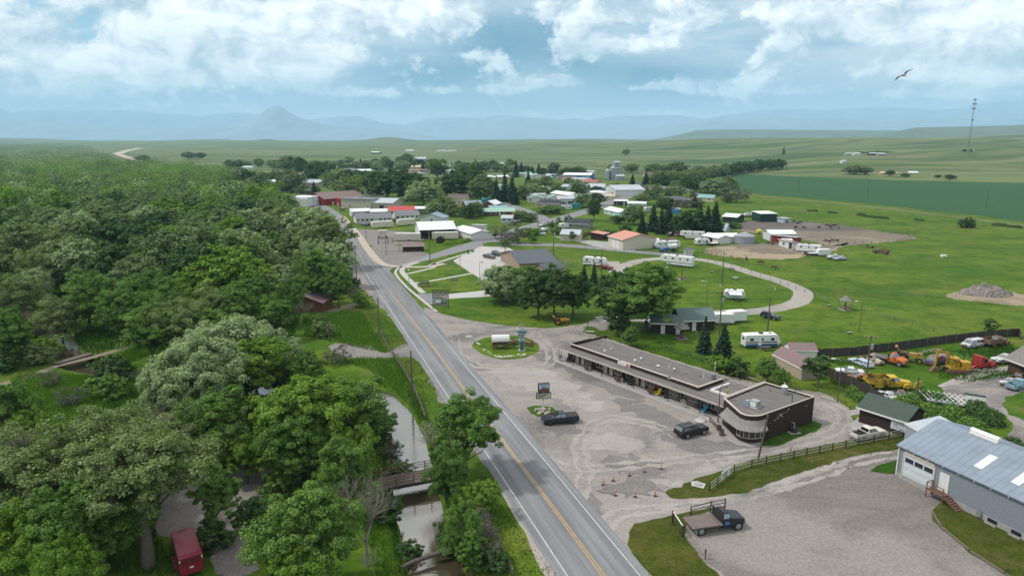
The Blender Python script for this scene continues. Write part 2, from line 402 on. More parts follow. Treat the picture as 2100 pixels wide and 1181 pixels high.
# rolling rises beyond the fields: photo column, distance, photo row of the top, half width in columns, depth in metres
BUMPS = [(2060,1130,304,330,230),(1780,1000,326,150,160),(1640,1500,314,120,170),(2250,1700,292,420,330),(1760,2100,289,330,420),(1450,2600,288,260,420),(2150,3000,274,330,500),(1500,3900,276,230,700),(1150,3300,291,170,420),
         (1090,2700,297,120,300),(1240,5200,283,260,700),(820,4400,294,200,600),(557,6200,279,30,260),(790,6000,280,45,250),(55,7000,274,80,400),(420,8000,278,70,400),(500,5000,287,300,800),
         (1000,6000,284,300,800),(200,5600,287,260,700),(1850,4800,270,260,800),(2180,4600,262,260,900)]
def terrain(X, Y):
 Z = np.zeros(X.shape)
 for u, y, v, hw, dp in BUMPS:
  z = zat(y, v); sx = hw*y/1433
  Z += z*(.95 if y < 3500 else .62)*np.exp(-((X-xat(u, y))/sx)**2-((Y-y)/dp)**2)
 Z *= np.clip((np.hypot(X, Y)-820)/500, 0, 1)**1.3
 for L, hw in ((CREEK, 2.3), (CREEK2, 1.9)):
  d = seg_dist(X, Y, L); t = np.clip((d-hw+.8)/3.2, 0, 1); Z += -2.3*(1-t*t*(3-2*t))
 return Z
def axis(lo, hi, st, far, g=1.065):
 a = list(np.arange(lo, hi+.01, st)); s = st
 while a[-1] < far: s *= g; a.append(a[-1]+s)
 s = st; b = [lo]
 while b[-1] > -far: s *= g; b.append(b[-1]-s)
 return np.array(b[:0:-1]+a)
xs, ys = axis(-125, 15, 1.5, 42000), axis(45, 190, 1.5, 42000)
ys = ys[ys > -9000]
GX, GY = np.meshgrid(xs, ys); GZ = terrain(GX, GY)
nx, ny = len(xs), len(ys); idx = np.arange(nx*ny).reshape(ny, nx)
gme = np_mesh('ground', np.stack([GX.ravel(), GY.ravel(), GZ.ravel()], 1),
              np.stack([idx[:-1,:-1], idx[:-1,1:], idx[1:,1:], idx[1:,:-1]], 2).reshape(-1, 4), G_GROUND, True)
tag(link('ground', gme), kind='structure')

def ground_z(x, y): return float(terrain(np.array([float(x)]), np.array([float(y)]))[0])

def mountain(name, prof, dist, depth, m, rough, foot=.0, seed=0):
 """A ridge with the given skyline (photo column, row), built at its own distance with ravines down both faces."""
 us = np.arange(prof[0][0], prof[-1][0]+1, 5.0); vsn = np.interp(us, [p[0] for p in prof], [p[1] for p in prof])
 rows = 13; V = []
 for i, (u, v) in enumerate(zip(us, vsn)):
  for j in range(rows):
   t = j/(rows-1)*2-1                      # -1 near foot, 0 crest, 1 far foot
   y = dist+t*depth; x = xat(u, dist)*(1+.15*t*depth/dist)
   top = zat(dist, v)
   s = (1-abs(t))**1.15
   q = noise.fractal((u*.03+seed, t*2.0, seed), .9, 2.2, 5)
   z = top*s*(1+rough*q*(1-s)*2)-foot*(1-s)
   V.append((x, y+q*depth*.12*(1-s), max(z, -2) if s > 0 else -20))
 n = len(us); ix = np.arange(n*rows).reshape(n, rows)
 f = np.stack([ix[:-1,:-1], ix[1:,:-1], ix[1:,1:], ix[:-1,1:]], 2).reshape(-1, 4)
 tag(link(name, np_mesh(name, np.array(V), f, m, True)), kind='structure')
M_MTN = mat('hazed_mountain_rock', (.19,.26,.33), .95, var=.3, scale=.0015)  # pale limestone, blued and lightened so the colour itself adds haze fade
M_HILL = mat('hill_grass', (.085,.125,.08), .95, var=.3, scale=.004)
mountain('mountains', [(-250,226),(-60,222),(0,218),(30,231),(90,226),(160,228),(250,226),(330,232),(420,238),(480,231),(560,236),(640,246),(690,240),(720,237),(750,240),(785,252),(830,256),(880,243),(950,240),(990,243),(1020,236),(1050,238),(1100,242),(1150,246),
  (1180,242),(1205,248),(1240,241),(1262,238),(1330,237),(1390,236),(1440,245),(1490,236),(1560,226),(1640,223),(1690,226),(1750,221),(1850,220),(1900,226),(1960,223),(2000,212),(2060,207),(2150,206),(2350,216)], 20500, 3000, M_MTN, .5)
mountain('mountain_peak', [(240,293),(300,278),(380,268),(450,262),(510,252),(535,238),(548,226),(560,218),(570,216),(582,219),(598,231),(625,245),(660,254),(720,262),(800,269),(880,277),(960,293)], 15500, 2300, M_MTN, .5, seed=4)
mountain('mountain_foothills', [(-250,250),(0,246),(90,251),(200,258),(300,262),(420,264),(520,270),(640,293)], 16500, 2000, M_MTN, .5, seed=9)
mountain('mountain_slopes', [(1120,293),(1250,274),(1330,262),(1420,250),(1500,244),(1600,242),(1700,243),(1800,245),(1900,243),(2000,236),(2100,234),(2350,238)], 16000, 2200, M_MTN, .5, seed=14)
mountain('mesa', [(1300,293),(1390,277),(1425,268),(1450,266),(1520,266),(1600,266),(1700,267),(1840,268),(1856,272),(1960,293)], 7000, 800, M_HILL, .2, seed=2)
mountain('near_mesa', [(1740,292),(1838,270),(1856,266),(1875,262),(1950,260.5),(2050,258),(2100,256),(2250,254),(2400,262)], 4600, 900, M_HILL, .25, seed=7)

# ---------------------------------------------------------------- ground sheets
sheet('gravel_lot', [(868,634),(905,643),(960,656),(1050,669),(1130,672),(1190,665),(1232,652),(1268,655),(1238,678),(1205,674),(1194,680),(1240,692),(1330,722),(1500,772),(1640,800),(1690,806),(1734,832),(1752,868),(1760,890),
   (1850,895),(1960,1000),(1912,1052),(1925,1082),(1990,1132),(2070,1183),(2300,1340),(1460,1420),(1290,1200),(1110,960),(955,760)], .02, GRAVEL, jit=.35)
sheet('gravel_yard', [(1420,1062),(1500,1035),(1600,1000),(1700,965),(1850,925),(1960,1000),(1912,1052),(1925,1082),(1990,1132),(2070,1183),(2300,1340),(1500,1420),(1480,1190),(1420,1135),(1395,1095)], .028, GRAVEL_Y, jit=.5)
GR_DK = shader('oil_dark_gravel', gravel_fn((.17,.157,.152), (.125,.116,.113), (.095,.089,.088), R(33))); GR_LT = shader('bleached_gravel', gravel_fn((.34,.306,.285), (.27,.243,.228), (.20,.182,.174), R(33)))
for i_, pl in enumerate(([(1165,752),(1215,762),(1290,795),(1330,815),(1300,822),(1240,800),(1190,775)], [(1255,815),(1330,832),(1400,862),(1440,880),(1420,892),(1370,880),(1300,850)], [(1150,725),(1120,720),(1095,735),(1130,745),(1180,768),(1190,760)], [(1340,880),(1440,900),(1500,905),(1560,920),(1500,935),(1420,925),(1370,905)],
   [(1140,860),(1180,868),(1200,885),(1150,890),(1105,880)], [(1230,940),(1300,935),(1370,955),(1340,972),(1260,968)], [(940,700),(955,735),(1000,750),(980,760),(945,735)], [(1200,1010),(1230,1040),(1240,1080),(1210,1060),(1190,1030)])): sheet('gravel_stain', pl, .0235+i_%3*.002, GR_DK, jit=1.1, step=.7)
for i_, pl in enumerate(([(1010,760),(1060,752),(1120,760),(1180,790),(1240,830),(1200,840),(1120,810),(1050,790)], [(1190,900),(1260,890),(1330,910),(1290,925),(1215,920)], [(1420,960),(1500,945),(1480,958),(1440,968)], [(1330,1040),(1440,1030),(1560,1005),(1660,972),(1600,1000),(1480,1035),(1380,1052)])): sheet('gravel_stain', pl, .031+i_%2*.003, GR_LT, jit=1.0, step=.7)
for i_, L in enumerate(([(1112,940),(1180,960),(1290,955),(1420,940),(1560,925),(1680,897),(1725,870),(1728,845),(1690,822)], [(1225,1090),(1280,1050),(1380,1042),(1500,1025),(1640,985),(1760,945),(1838,930)], [(975,780),(1040,757),(1120,750),(1130,720),(1100,680),(1180,676),(1230,660)], [(890,680),(930,690),(940,725),(985,750),(1060,752)], [(1180,1040),(1200,980),(1190,910),(1240,860),(1330,870),(1390,895)])):
 for k in (-.85, .85): strip('wheel_track', L, .34, .037+i_*.003, GR_LT, jit=.8, step=.8, off=k)
ROADC = [(1335,1310),(1238,1181),(1148,1060),(1060,942),(955,803),(868,686),(800,597),(745,523),(722,489),(697,456),(678,437),(658,425),(641,418),(610,409)]
strip('road', ROADC, 4.75, .07, ASPH, jit=.12)
strip('side_street', [(770,568),(830,549),(890,529),(950,509),(1010,491),(1060,474),(1100,462),(1135,452),(1180,440),(1215,429),(1260,412),(1300,400)], 5, .031, ASPH2)
strip('cross_street', [(1120,457),(1110,446),(1080,433),(1040,420),(1010,410)], 4, .033, ASPH2)
strip('lane', [(1000,497),(1060,501),(1150,503),(1250,511),(1330,519),(1420,524)], (4.2, 3.0), .028, ASPH2)
sheet('lane_apron', [(1135,485),(1180,490),(1230,495),(1290,500),(1300,515),(1240,510),(1190,497)], .030, CONC_G)
sheet('main_street_apron', [(790,552),(830,547),(905,536),(850,512),(780,500),(760,510),(770,530)], .024, GRAVEL_D)
sheet('corner_lot_paving', [(700,470),(735,470),(780,472),(855,478),(870,492),(830,500),(760,503),(728,490)], .022, GRAVEL_D)
strip('edge_line', ROADC[:8], .055, .078, LINE_W, off=-3.62)
o = strip('edge_line', [(1335,1310),(1238,1181),(1148,1060),(1060,942),(955,803),(868,686),(838,647)], .055, .078, LINE_W, off=3.62)
for k in (-.16, .16): strip('centre_line', ROADC[:7], .055, .078, LINE_Y, off=k)
strip('centre_line', ROADC[7:11], .08, .078, LINE_Y)
strip('sidewalk', [(912,541),(870,548),(800,546),(775,535),(752,508),(735,483),(716,460),(702,444)], 1.5, .14, SAND)
strip('kerb', [(896,640),(868,618),(835,590),(815,568),(812,556),(830,544),(880,530)], .45, .14, CONC)
strip('walkway', [(868,601),(845,580),(826,560),(826,551),(842,543),(858,538)], .9, .06, CONC)
strip('walkway', [(829,563),(888,549),(890,540),(880,547),(900,538),(968,517)], .75, .055, CONC)
strip('walkway', [(848,581),(880,577),(967,561)], .75, .058, CONC)
sheet('concrete_drive', [(900,605),(990,596),(1080,590),(1085,600),(990,609),(912,613)], .028, CONC, smooth=False, jit=0)
sheet('drive_apron', [(850,603),(905,601),(916,612),(900,622),(880,636),(868,620)], .026, ASPH2, smooth=False, jit=0)
sheet('concrete_parking', [(929,535),(985,505),(1040,506),(1052,513),(1045,530),(1050,560),(1010,590),(985,573)], .026, CONC, smooth=False, jit=0)
LOOP = [(1262,560),(1285,543),(1325,533),(1370,530),(1430,532),(1480,541),(1545,561),(1600,577),(1640,594),(1647,607),(1632,622),(1590,633),(1530,640),(1470,642),(1420,650),(1350,656),(1280,652),(1225,655)]
strip('campground_road', LOOP, 2.7, .026, TRACK, jit=.35)
strip('campground_road', [(1290,545),(1262,545),(1255,536)], 2.5, .024, TRACK, jit=.3)
sheet('salvage_drive', [(1932,797),(1990,782),(2040,772),(2130,768),(2150,800),(2090,806),(2056,822),(2066,845),(2130,880),(2160,960),(2070,915),(2040,905),(2076,880),(2062,850),(2020,838),(1975,832)], .022, GRAVEL, jit=.5)
strip('grass_track', [(1935,795),(1990,772),(2060,757),(2130,748)], 1.2, .018, TRACK, jit=.5)
sheet('shop_pavement', [(1742,870),(1760,855),(1830,878),(1828,893),(1790,885),(1750,885)], .03, CONC_G, smooth=False, jit=.05)
sheet('cabin_slab', [(1735,842),(1765,838),(1770,848),(1745,852)], .03, CONC_G, smooth=False, jit=.05)
# islands of grass in the gravel
sheet('lawn', [(968,709),(992,694),(1035,687),(1080,692),(1104,709),(1096,726),(1052,737),(1002,731)], .05, G_LAWN, jit=.2)
sheet('lawn', [(1079,836),(1098,831),(1130,836),(1142,850),(1112,857),(1086,846)], .05, G_ROUGH)
sheet('lawn', [(1364,1012),(1400,992),(1480,966),(1560,940),(1680,914),(1800,898),(1856,890),(1856,918),(1760,934),(1650,966),(1560,998),(1500,1015),(1420,1022),(1380,1021)], .05, G_DRY, jit=.3)
sheet('lawn', [(1288,1090),(1300,1074),(1340,1064),(1400,1054),(1455,1040),(1462,1046),(1412,1066),(1405,1090),(1425,1130),(1475,1185),(1500,1260),(1370,1260),(1322,1184),(1294,1130)], .05, G_DRY, jit=.35)
sheet('lawn', [(1556,908),(1600,884),(1668,862),(1684,870),(1672,885),(1640,896),(1592,913)], .05, G_ROUGH, jit=.3)
sheet('lawn', [(1912,1052),(1950,1018),(2000,1040),(2200,1120),(2300,1300),(2200,1262),(2062,1178),(1990,1130),(1930,1082)], .05, G_DRY, jit=.12)
sheet('lawn', [(1783,966),(1845,942),(1850,966),(1820,972)], .05, G_ROUGH, jit=.3)
sheet('lawn', [(1196,672),(1215,670),(1236,682),(1250,690),(1232,692)], .05, G_LAWN)
sheet('lawn', [(872,628),(915,620),(990,611),(1080,604),(1200,592),(1225,630),(1218,652),(1190,662),(1130,669),(1050,666),(960,653),(905,640)], .045, G_LAWN, jit=.25)
sheet('lawn', [(818,556),(835,545),(905,527),(960,513),(972,517),(930,535),(984,572),(986,594),(905,601),(872,601),(845,590)], .045, G_LAWN, jit=.1)
sheet('lawn', [(800,555),(815,548),(830,560),(862,602),(850,602),(812,570)], .046, G_LAWN, jit=.05)
sheet('lawn', [(990,500),(1010,497),(1045,500),(1045,504),(1000,506)], .045, G_LAWN, jit=.1)
# campground turf, a shade paler than the pasture
sheet('lawn', [(1040,520),(1120,516),(1250,522),(1420,530),(1500,542),(1640,590),(1700,620),(1900,690),(2030,690),(1900,706),(1740,732),(1690,728),(1600,712),(1560,760),(1500,770),(1330,722),(1240,690),(1225,640),(1130,580)], .012, G_LAWN, jit=.4)
# dirt, mud and straw of the corrals
sheet('corral', [(1446,510),(1530,500),(1640,500),(1690,505),(1740,498),(1700,515),(1610,528),(1540,527),(1480,520)], .02, DIRT, jit=1.2)
sheet('corral', [(1500,468),(1556,452),(1640,455),(1720,462),(1800,474),(1880,488),(1790,499),(1720,505),(1690,502),(1640,490),(1560,480)], .02, DIRT, jit=1.2)
sheet('corral', [(1496,464),(1556,452),(1640,455),(1720,462),(1780,472),(1700,474),(1600,474),(1540,472)], .035, MUD, jit=1.0)
sheet('straw', [(1445,516),(1490,505),(1520,512),(1560,520),(1640,521),(1650,514),(1720,512),(1690,520),(1620,531),(1540,530),(1475,524)], .05, STRAW, jit=1.4, kind='stuff')
sheet('crop_field', [(1380,384),(1440,366),(1500,353),(1590,350),(1700,352),(1850,357),(2000,365),(2160,376),(2400,410),(2400,500),(2140,460),(2000,442),(1800,420),(1560,398),(1440,388)], .05, CROP, smooth=False, jit=1.5, step=8)
strip('field_edge', [(1440,390),(1560,402),(1800,426),(2000,450),(2140,468),(2400,508)], 4.5, .03, grass_mat('dry_verge', (.15,.17,.07), (.12,.15,.05), (.17,.17,.09)), jit=2.5, step=6)
# left of the road
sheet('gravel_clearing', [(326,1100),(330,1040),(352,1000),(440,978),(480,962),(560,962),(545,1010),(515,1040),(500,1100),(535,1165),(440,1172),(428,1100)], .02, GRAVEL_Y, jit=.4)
sheet('gravel_clearing', [(676,708),(720,703),(760,710),(790,724),(845,706),(905,800),(870,760),(850,735),(800,733),(740,735),(690,727)], .02, GRAVEL_D, jit=.3)
sheet('gravel_shoulder', [(712,525),(724,520),(790,600),(840,668),(940,800),(1010,900),(1110,1030),(1200,1150),(1140,1100),(1050,985),(995,960),(975,925),(960,930),(890,800),(838,700),(790,640),(760,610),(720,560)], .018, GRAVEL_D, jit=.5)
strip('verge', [(1040,1005),(1080,1070),(1140,1181)], 1.0, .024, TRACK, jit=.6)
strip('footpath', [(-40,800),(60,772),(116,750),(180,735),(240,718),(300,700),(350,688),(420,670)], .9, .02, mat('trodden_earth', (.19,.155,.115), .95, var=.25))
sheet('cabin_yard', [(630,650),(660,640),(735,618),(742,628),(700,636),(650,656)], .022, STRAW, jit=.5)
sheet('gravel_clearing', [(700,530),(722,520),(745,560),(765,600),(735,590),(715,570)], .021, GRAVEL, jit=.4)
# creek water
def water_fn(T, co):
 n = T.noise(T.stretch(co, 1.4, 3.2, 1, R(-20)), 1.0, 3, .6)
 return T.mix(T.noise(co, .25, 5, .7), (.095,.072,.040), (.040,.036,.022)), T.m('MULTIPLY_ADD', T.noise(co, .3, 4), .22, .0), n, .09, .2
WATER = shader('creek_water', water_fn); WATER.node_tree.nodes['Principled BSDF'].inputs['Specular IOR Level'].default_value = 1.0
WATER.node_tree.nodes['Principled BSDF'].inputs['IOR'].default_value = 2.3
strip('creek', CREEK, 4.6, -1.3, WATER, world=True)
strip('creek', CREEK2, 4.2, -1.3, WATER, world=True)
# ---------------------------------------------------------------- trees
def leaf_mat(name, dark, light, back, hue=.5):
 m = bpy.data.materials.new(name); m.use_nodes = True; T = NT(m.node_tree); T.n.clear()
 oi = T.node('ShaderNodeObjectInfo').outputs['Random']; ri = T.node('ShaderNodeNewGeometry').outputs['Random Per Island']
 c = T.mix(oi, dark, light)
 c = T.mix(T.m('MULTIPLY', T.sm(ri, .5, 1.0), .45), c, back)
 br = T.m('ADD', T.m('MULTIPLY', ri, .6), .62)
 c = T.vm('SCALE', c)
 T.put(c.node.inputs[3], br)
 d = T.node('ShaderNodeBsdfDiffuse'); T.put(d.inputs[0], c)
 tr = T.node('ShaderNodeBsdfTranslucent'); T.put(tr.inputs[0], T.vm('MULTIPLY', c, (1.1, 1.25, .5)))
 gl = T.node('ShaderNodeBsdfGlossy'); gl.inputs['Roughness'].default_value = .45; gl.inputs[0].default_value = (.8, .85, .9, 1)
 a = T.node('ShaderNodeMixShader'); a.inputs[0].default_value = .28; T.l.new(d.outputs[0], a.inputs[1]); T.l.new(tr.outputs[0], a.inputs[2])
 b = T.node('ShaderNodeMixShader'); b.inputs[0].default_value = .012; T.l.new(a.outputs[0], b.inputs[1]); T.l.new(gl.outputs[0], b.inputs[2])
 o = T.node('ShaderNodeOutputMaterial'); T.l.new(b.outputs[0], o.inputs[0]); MATS[name] = m; return m
L_COT = leaf_mat('cottonwood_leaves', (.085,.186,.026), (.137,.249,.044), (.222,.319,.097))
L_BRI = leaf_mat('bright_leaves', (.127,.240,.021), (.169,.286,.034), (.234,.345,.072))
L_SIL = leaf_mat('silver_willow_leaves', (.245,.334,.156), (.296,.385,.186), (.430,.519,.296))
L_DRK = leaf_mat('dark_leaves', (.053,.113,.029), (.073,.139,.038), (.124,.193,.065))
L_OLI = leaf_mat('olive_leaves', (.140,.213,.065), (.195,.263,.090), (.280,.343,.154))
L_SPR = leaf_mat('spruce_needles', (.023,.060,.031), (.042,.083,.039), (.068,.117,.065))
L_GRY = leaf_mat('grey_twiggy_leaves', (.105,.110,.085), (.125,.125,.100), (.16,.16,.14))
L_MID = leaf_mat('grey_green_leaves', (.120,.192,.068), (.180,.255,.095), (.282,.358,.170))
BARK = mat('grey_bark', (.115,.098,.08), .95, var=.35, scale=4, bump=.8, bscale=9)
BARK_P = mat('pale_dead_wood', (.30,.27,.235), .9, var=.25, scale=5)

def leaves(C, N, rng, size, aspect=.62, flat=.0):
 """Quads at points C facing about N."""
 n = len(C); N = N+rng.normal(0, .42, (n, 3)); N /= np.linalg.norm(N, axis=1)[:, None]+1e-9
 t = rng.normal(0, 1, (n, 3)); t -= N*(t*N).sum(1)[:, None]; t /= np.linalg.norm(t, axis=1)[:, None]+1e-9
 b = np.cross(N, t); s = size*rng.uniform(.6, 1.35, n)[:, None]
 a, b = t*s*.5, b*s*.5*aspect
 V = np.stack([C-a, C+b*1.0-a*.1, C+a, C-b*1.0-a*.1], 1).reshape(-1, 3)
 return V, np.arange(4*n).reshape(n, 4)

def tree_meshes(name, seed, h, r, crown0=.28, lobes=14, clumps=12, per=140, leaf=.34, lobe_r=.42, shape='round', lmat=L_COT, trunk_r=.32, twigs=2, bark=BARK, droop=0., ragged=.25):
 """Crown mesh (leaves in clumps on lobes) and trunk mesh (trunk, limbs, branches) for one kind of tree."""
 rg = random.Random(seed); rng = np.random.default_rng(seed)
 tb = MB(); cz = h*(crown0+1)/2; hz = h*(1-crown0)/2
 L = []; tries = 0
 while len(L) < lobes and tries < 4000:
  tries += 1
  a = rg.uniform(0, 2*pi); cz_ = rg.uniform(-.85, 1); rr = math.sqrt(max(0, 1-cz_*cz_))
  k = rg.uniform(.45, .80) if shape != 'tall' else rg.uniform(.3, .75)
  w = 1.0 if shape == 'round' else (1-.25*max(0, cz_))
  p = Vector((cos(a)*rr*r*k*w, sin(a)*rr*r*k*w, cz+cz_*hz*.74*rg.uniform(.8, 1.05)))
  lr = r*lobe_r*rg.uniform(.72, 1.2)*(1-.25*abs(cz_))
  if all((p-q).length > .62*min(lr, s) + .25*r*.5 for q, s in L): L.append((p, lr))
 # trunk with a slight lean, limbs to the lobes
 lean = Vector((rg.uniform(-.06, .06)*h, rg.uniform(-.06, .06)*h, 0)); top = Vector((lean.x, lean.y, h*.5)); fork = top*.55; fork.z = h*max(.16, crown0*.8)
 tb.tube((0,0,-.4), (fork.x*.5, fork.y*.5, fork.z*.5), trunk_r*1.25, trunk_r, 8, caps=False); tb.tube((fork.x*.5, fork.y*.5, fork.z*.5), fork, trunk_r, trunk_r*.85, 8, caps=False)
 Cs, Ns = [], []
 for p, lr in L:
  base = fork.lerp(top, rg.uniform(0, .5)); mid = base.lerp(p, .5)+Vector((rg.uniform(-1, 1), rg.uniform(-1, 1), rg.uniform(-.5, .3)))*r*.10
  r0 = trunk_r*rg.uniform(.30, .5)
  tb.tube(base, mid, r0, r0*.7, 6, caps=False); tb.tube(mid, p, r0*.7, r0*.3, 5, caps=False)
  for c in range(clumps):
   a = rg.uniform(0, 2*pi); s = rg.uniform(-.55, 1); q = math.sqrt(1-s*s)
   d = Vector((cos(a)*q, sin(a)*q, s)); cp = p+d*lr*rg.uniform(.55, 1.0+ragged)
   if c < twigs: tb.tube(p, p.lerp(cp, .9), r0*.25, r0*.10, 4, caps=False)
   cr = lr*rg.uniform(.26, .44); n = int(per*rg.uniform(.6, 1.4))
   g = rng.normal(0, 1, (n, 3)); g /= np.linalg.norm(g, axis=1)[:, None]; rad = rng.uniform(.35, 1.05, n)[:, None]**.7
   g[:, 2] = np.where(g[:, 2] < -.3, g[:, 2]*.5, g[:, 2])
   pts = np.array(cp)+g*rad*cr*np.array((1.15, 1.15, .85))
   if droop: pts[:, 2] -= droop*rng.uniform(0, 1, n)**2*np.where(g[:, 2] < .2, 1, .2)
   Cs.append(pts); Ns.append(g*.75+np.array(d)*.55+np.array((0, 0, .55)))
 V, Fc = leaves(np.concatenate(Cs), np.concatenate(Ns), rng, leaf)
 crown = np_mesh(name+'_crown', V, Fc, lmat)
 tr = bpy.data.meshes.new(name+'_trunk'); tr.from_pydata(tb.v, [], tb.f); tr.materials.append(bark)
 tr.polygons.foreach_set('use_smooth', [True]*len(tb.f)); tr.update()
 return crown, tr

def spruce_meshes(name, seed, h, r, lmat=L_SPR, tiers=17, per=14, base=.06):
 rng = np.random.default_rng(seed); rg = random.Random(seed); Cs, Ns = [], []; tb = MB()
 tb.tube((0,0,-.3), (0,0,h*.97), h*.017+.05, .02, 7, caps=False)
 for k in range(tiers):
  f = k/(tiers-1); z = h*(base+(1-base)*f**.92); rr = r*(1-f)**.85*rg.uniform(.85, 1.1)+.12; nb = max(5, int(per*(1-.55*f)))
  for b in range(nb):
   a = 2*pi*(b+rg.random())/nb; ln = rr*rg.uniform(.72, 1.12); n = max(5, int(26*ln/r)+4)
   t = rng.uniform(.12, 1, n); side = rng.normal(0, .085, n)*ln*(1.1-t*.6)
   x = np.cos(a)*t*ln-np.sin(a)*side; y = np.sin(a)*t*ln+np.cos(a)*side
   zz = z-t*ln*.30+.10*ln*t*t+rng.normal(0, .05, n)*ln*.5
   Cs.append(np.stack([x, y, zz], 1)); nn = np.zeros((n, 3)); nn[:, 0] = np.cos(a)*.45; nn[:, 1] = np.sin(a)*.45; nn[:, 2] = 1; Ns.append(nn)
   if k < tiers-3: tb.tube((0, 0, z), (cos(a)*ln*.8, sin(a)*ln*.8, z-ln*.2), .03, .008, 3, caps=False)
 V, Fc = leaves(np.concatenate(Cs), np.concatenate(Ns), rng, h*.052+.12, .7)
 tr = bpy.data.meshes.new(name+'_trunk'); tr.from_pydata(tb.v, [], tb.f); tr.materials.append(BARK); tr.update()
 return np_mesh(name+'_crown', V, Fc, lmat), tr

def bare_mesh(name, seed, h, spread, levels=4, r0=.22, m=BARK_P, lean=.05, up=.55, first=3):
 rg = random.Random(seed); tb = MB()
 def grow(p, d, ln, r, lv):
  n = 3; q = p
  for k in range(n):
   d2 = (d+Vector((rg.uniform(-1, 1), rg.uniform(-1, 1), rg.uniform(-.6, 1)))*.16).normalized(); e = q+d2*ln/n
   tb.tube(q, e, r*(1-k*.18), r*(1-(k+1)*.18), 6 if lv > 2 else 4, caps=False); q, d = e, d2
   if lv > 0 and k > 0:
    for _ in range(rg.randint(1, 2)):
     a = rg.uniform(0, 2*pi); side = Vector((cos(a), sin(a), rg.uniform(-.1, .6)))
     grow(q, (d*up+side*(1-up)*spread).normalized(), ln*rg.uniform(.5, .75), r*.5, lv-1)
  if lv > 0:
   for _ in range(first if lv == levels else 2):
    a = rg.uniform(0, 2*pi); side = Vector((cos(a), sin(a), .2)); grow(q, (d*up+side*(1-up)*spread).normalized(), ln*rg.uniform(.55, .8), r*.5, lv-1)
 grow(Vector((0,0,-.3)), Vector((lean, lean*.5, 1)).normalized(), h*.42, r0, levels)
 me = bpy.data.meshes.new(name); me.from_pydata(tb.v, [], tb.f); me.materials.append(m)
 me.polygons.foreach_set('use_smooth', [True]*len(tb.f)); me.update(); return me

KIND = {}
def kinds(key, n, fn): KIND[key] = [fn(i) for i in range(n)]
kinds('near', 5, lambda i: tree_meshes('cottonwood', 11+i, 13.5, 6.6, crown0=.14, lobes=22, clumps=15, per=150, leaf=.30, lobe_r=.36, lmat=L_COT, twigs=5))
kinds('bright', 3, lambda i: tree_meshes('bright_cottonwood', 31+i, 12, 6.0, crown0=.14, lobes=21, clumps=15, per=145, leaf=.30, lobe_r=.36, lmat=L_BRI, twigs=5))
kinds('silver', 3, lambda i: tree_meshes('silver_willow', 51+i, 12.5, 7.0, crown0=.0, lobes=34, clumps=14, per=120, leaf=.28, lobe_r=.30, lmat=L_SIL, droop=.5))
kinds('wispy', 3, lambda i: tree_meshes('grey_cottonwood', 71+i, 14, 7.2, crown0=.2, lobes=20, clumps=14, per=120, leaf=.30, lobe_r=.36, lmat=L_OLI, twigs=7, ragged=.5))
kinds('hightop', 1, lambda i: tree_meshes('tall_cottonwood', 81, 14, 6.6, crown0=.50, lobes=18, clumps=14, per=130, leaf=.30, lobe_r=.36, lmat=L_OLI, twigs=7, ragged=.5, trunk_r=.6))
kinds('column', 2, lambda i: tree_meshes('slender_cottonwood', 91+i, 13, 3.0, crown0=.05, lobes=16, clumps=12, per=130, leaf=.30, lobe_r=.48, shape='tall', lmat=L_COT))
kinds('mid', 5, lambda i: tree_meshes('wood_tree', 111+i, 13, 7.6, crown0=.0, lobes=26, clumps=13, per=42, leaf=.58, lobe_r=.34, lmat=L_MID, twigs=1))
kinds('midsilver', 3, lambda i: tree_meshes('grey_willow', 131+i, 12, 7.4, crown0=.0, lobes=28, clumps=12, per=42, leaf=.56, lobe_r=.32, lmat=L_SIL, droop=.4, twigs=1))
kinds('midolive', 3, lambda i: tree_meshes('olive_tree', 151+i, 13, 7.4, crown0=.0, lobes=25, clumps=13, per=38, leaf=.58, lobe_r=.34, lmat=L_OLI, twigs=2, ragged=.4))
kinds('midbright', 3, lambda i: tree_meshes('yellow_green_tree', 161+i, 12, 7.2, crown0=.0, lobes=25, clumps=13, per=42, leaf=.58, lobe_r=.34, lmat=L_BRI, twigs=1))
kinds('middark', 3, lambda i: tree_meshes('dark_tree', 171+i, 13, 7.2, crown0=.0, lobes=26, clumps=13, per=42, leaf=.58, lobe_r=.34, lmat=L_DRK, twigs=1))
kinds('ash', 3, lambda i: tree_meshes('dark_round_tree', 181+i, 12, 5.6, crown0=.06, lobes=24, clumps=14, per=115, leaf=.32, lobe_r=.36, lmat=L_DRK, twigs=4))
kinds('shrub', 4, lambda i: tree_meshes('shrub', 201+i, 2.4, 1.8, crown0=-.15, lobes=14, clumps=9, per=60, leaf=.20, lobe_r=.42, lmat=(L_COT, L_OLI, L_DRK, L_BRI)[i], trunk_r=.06))
kinds('sapling', 2, lambda i: tree_meshes('sapling', 221+i, 4.5, 1.7, crown0=.08, lobes=12, clumps=9, per=60, leaf=.22, lobe_r=.46, lmat=(L_COT, L_DRK)[i], trunk_r=.07))
kinds('spruce', 3, lambda i: spruce_meshes('spruce', 231+i, 10, 2.7, per=18, tiers=20))
kinds('pine', 2, lambda i: tree_meshes('small_pine', 241+i, 7, 2.3, crown0=.16, lobes=12, clumps=9, per=60, leaf=.26, lobe_r=.42, shape='tall', lmat=L_DRK, trunk_r=.12))
kinds('twiggy', 2, lambda i: tree_meshes('grey_bush', 251+i, 3.2, 2.2, crown0=-.1, lobes=12, clumps=8, per=36, leaf=.17, lobe_r=.46, lmat=L_GRY, trunk_r=.06, twigs=6))
HT = dict(hightop=14, near=13.5, bright=12, silver=12.5, wispy=14, column=13, mid=13, midsilver=12, midolive=13, midbright=12, middark=13, ash=12, shrub=2.4, sapling=4.5, spruce=10, pine=7, twiggy=3.2)
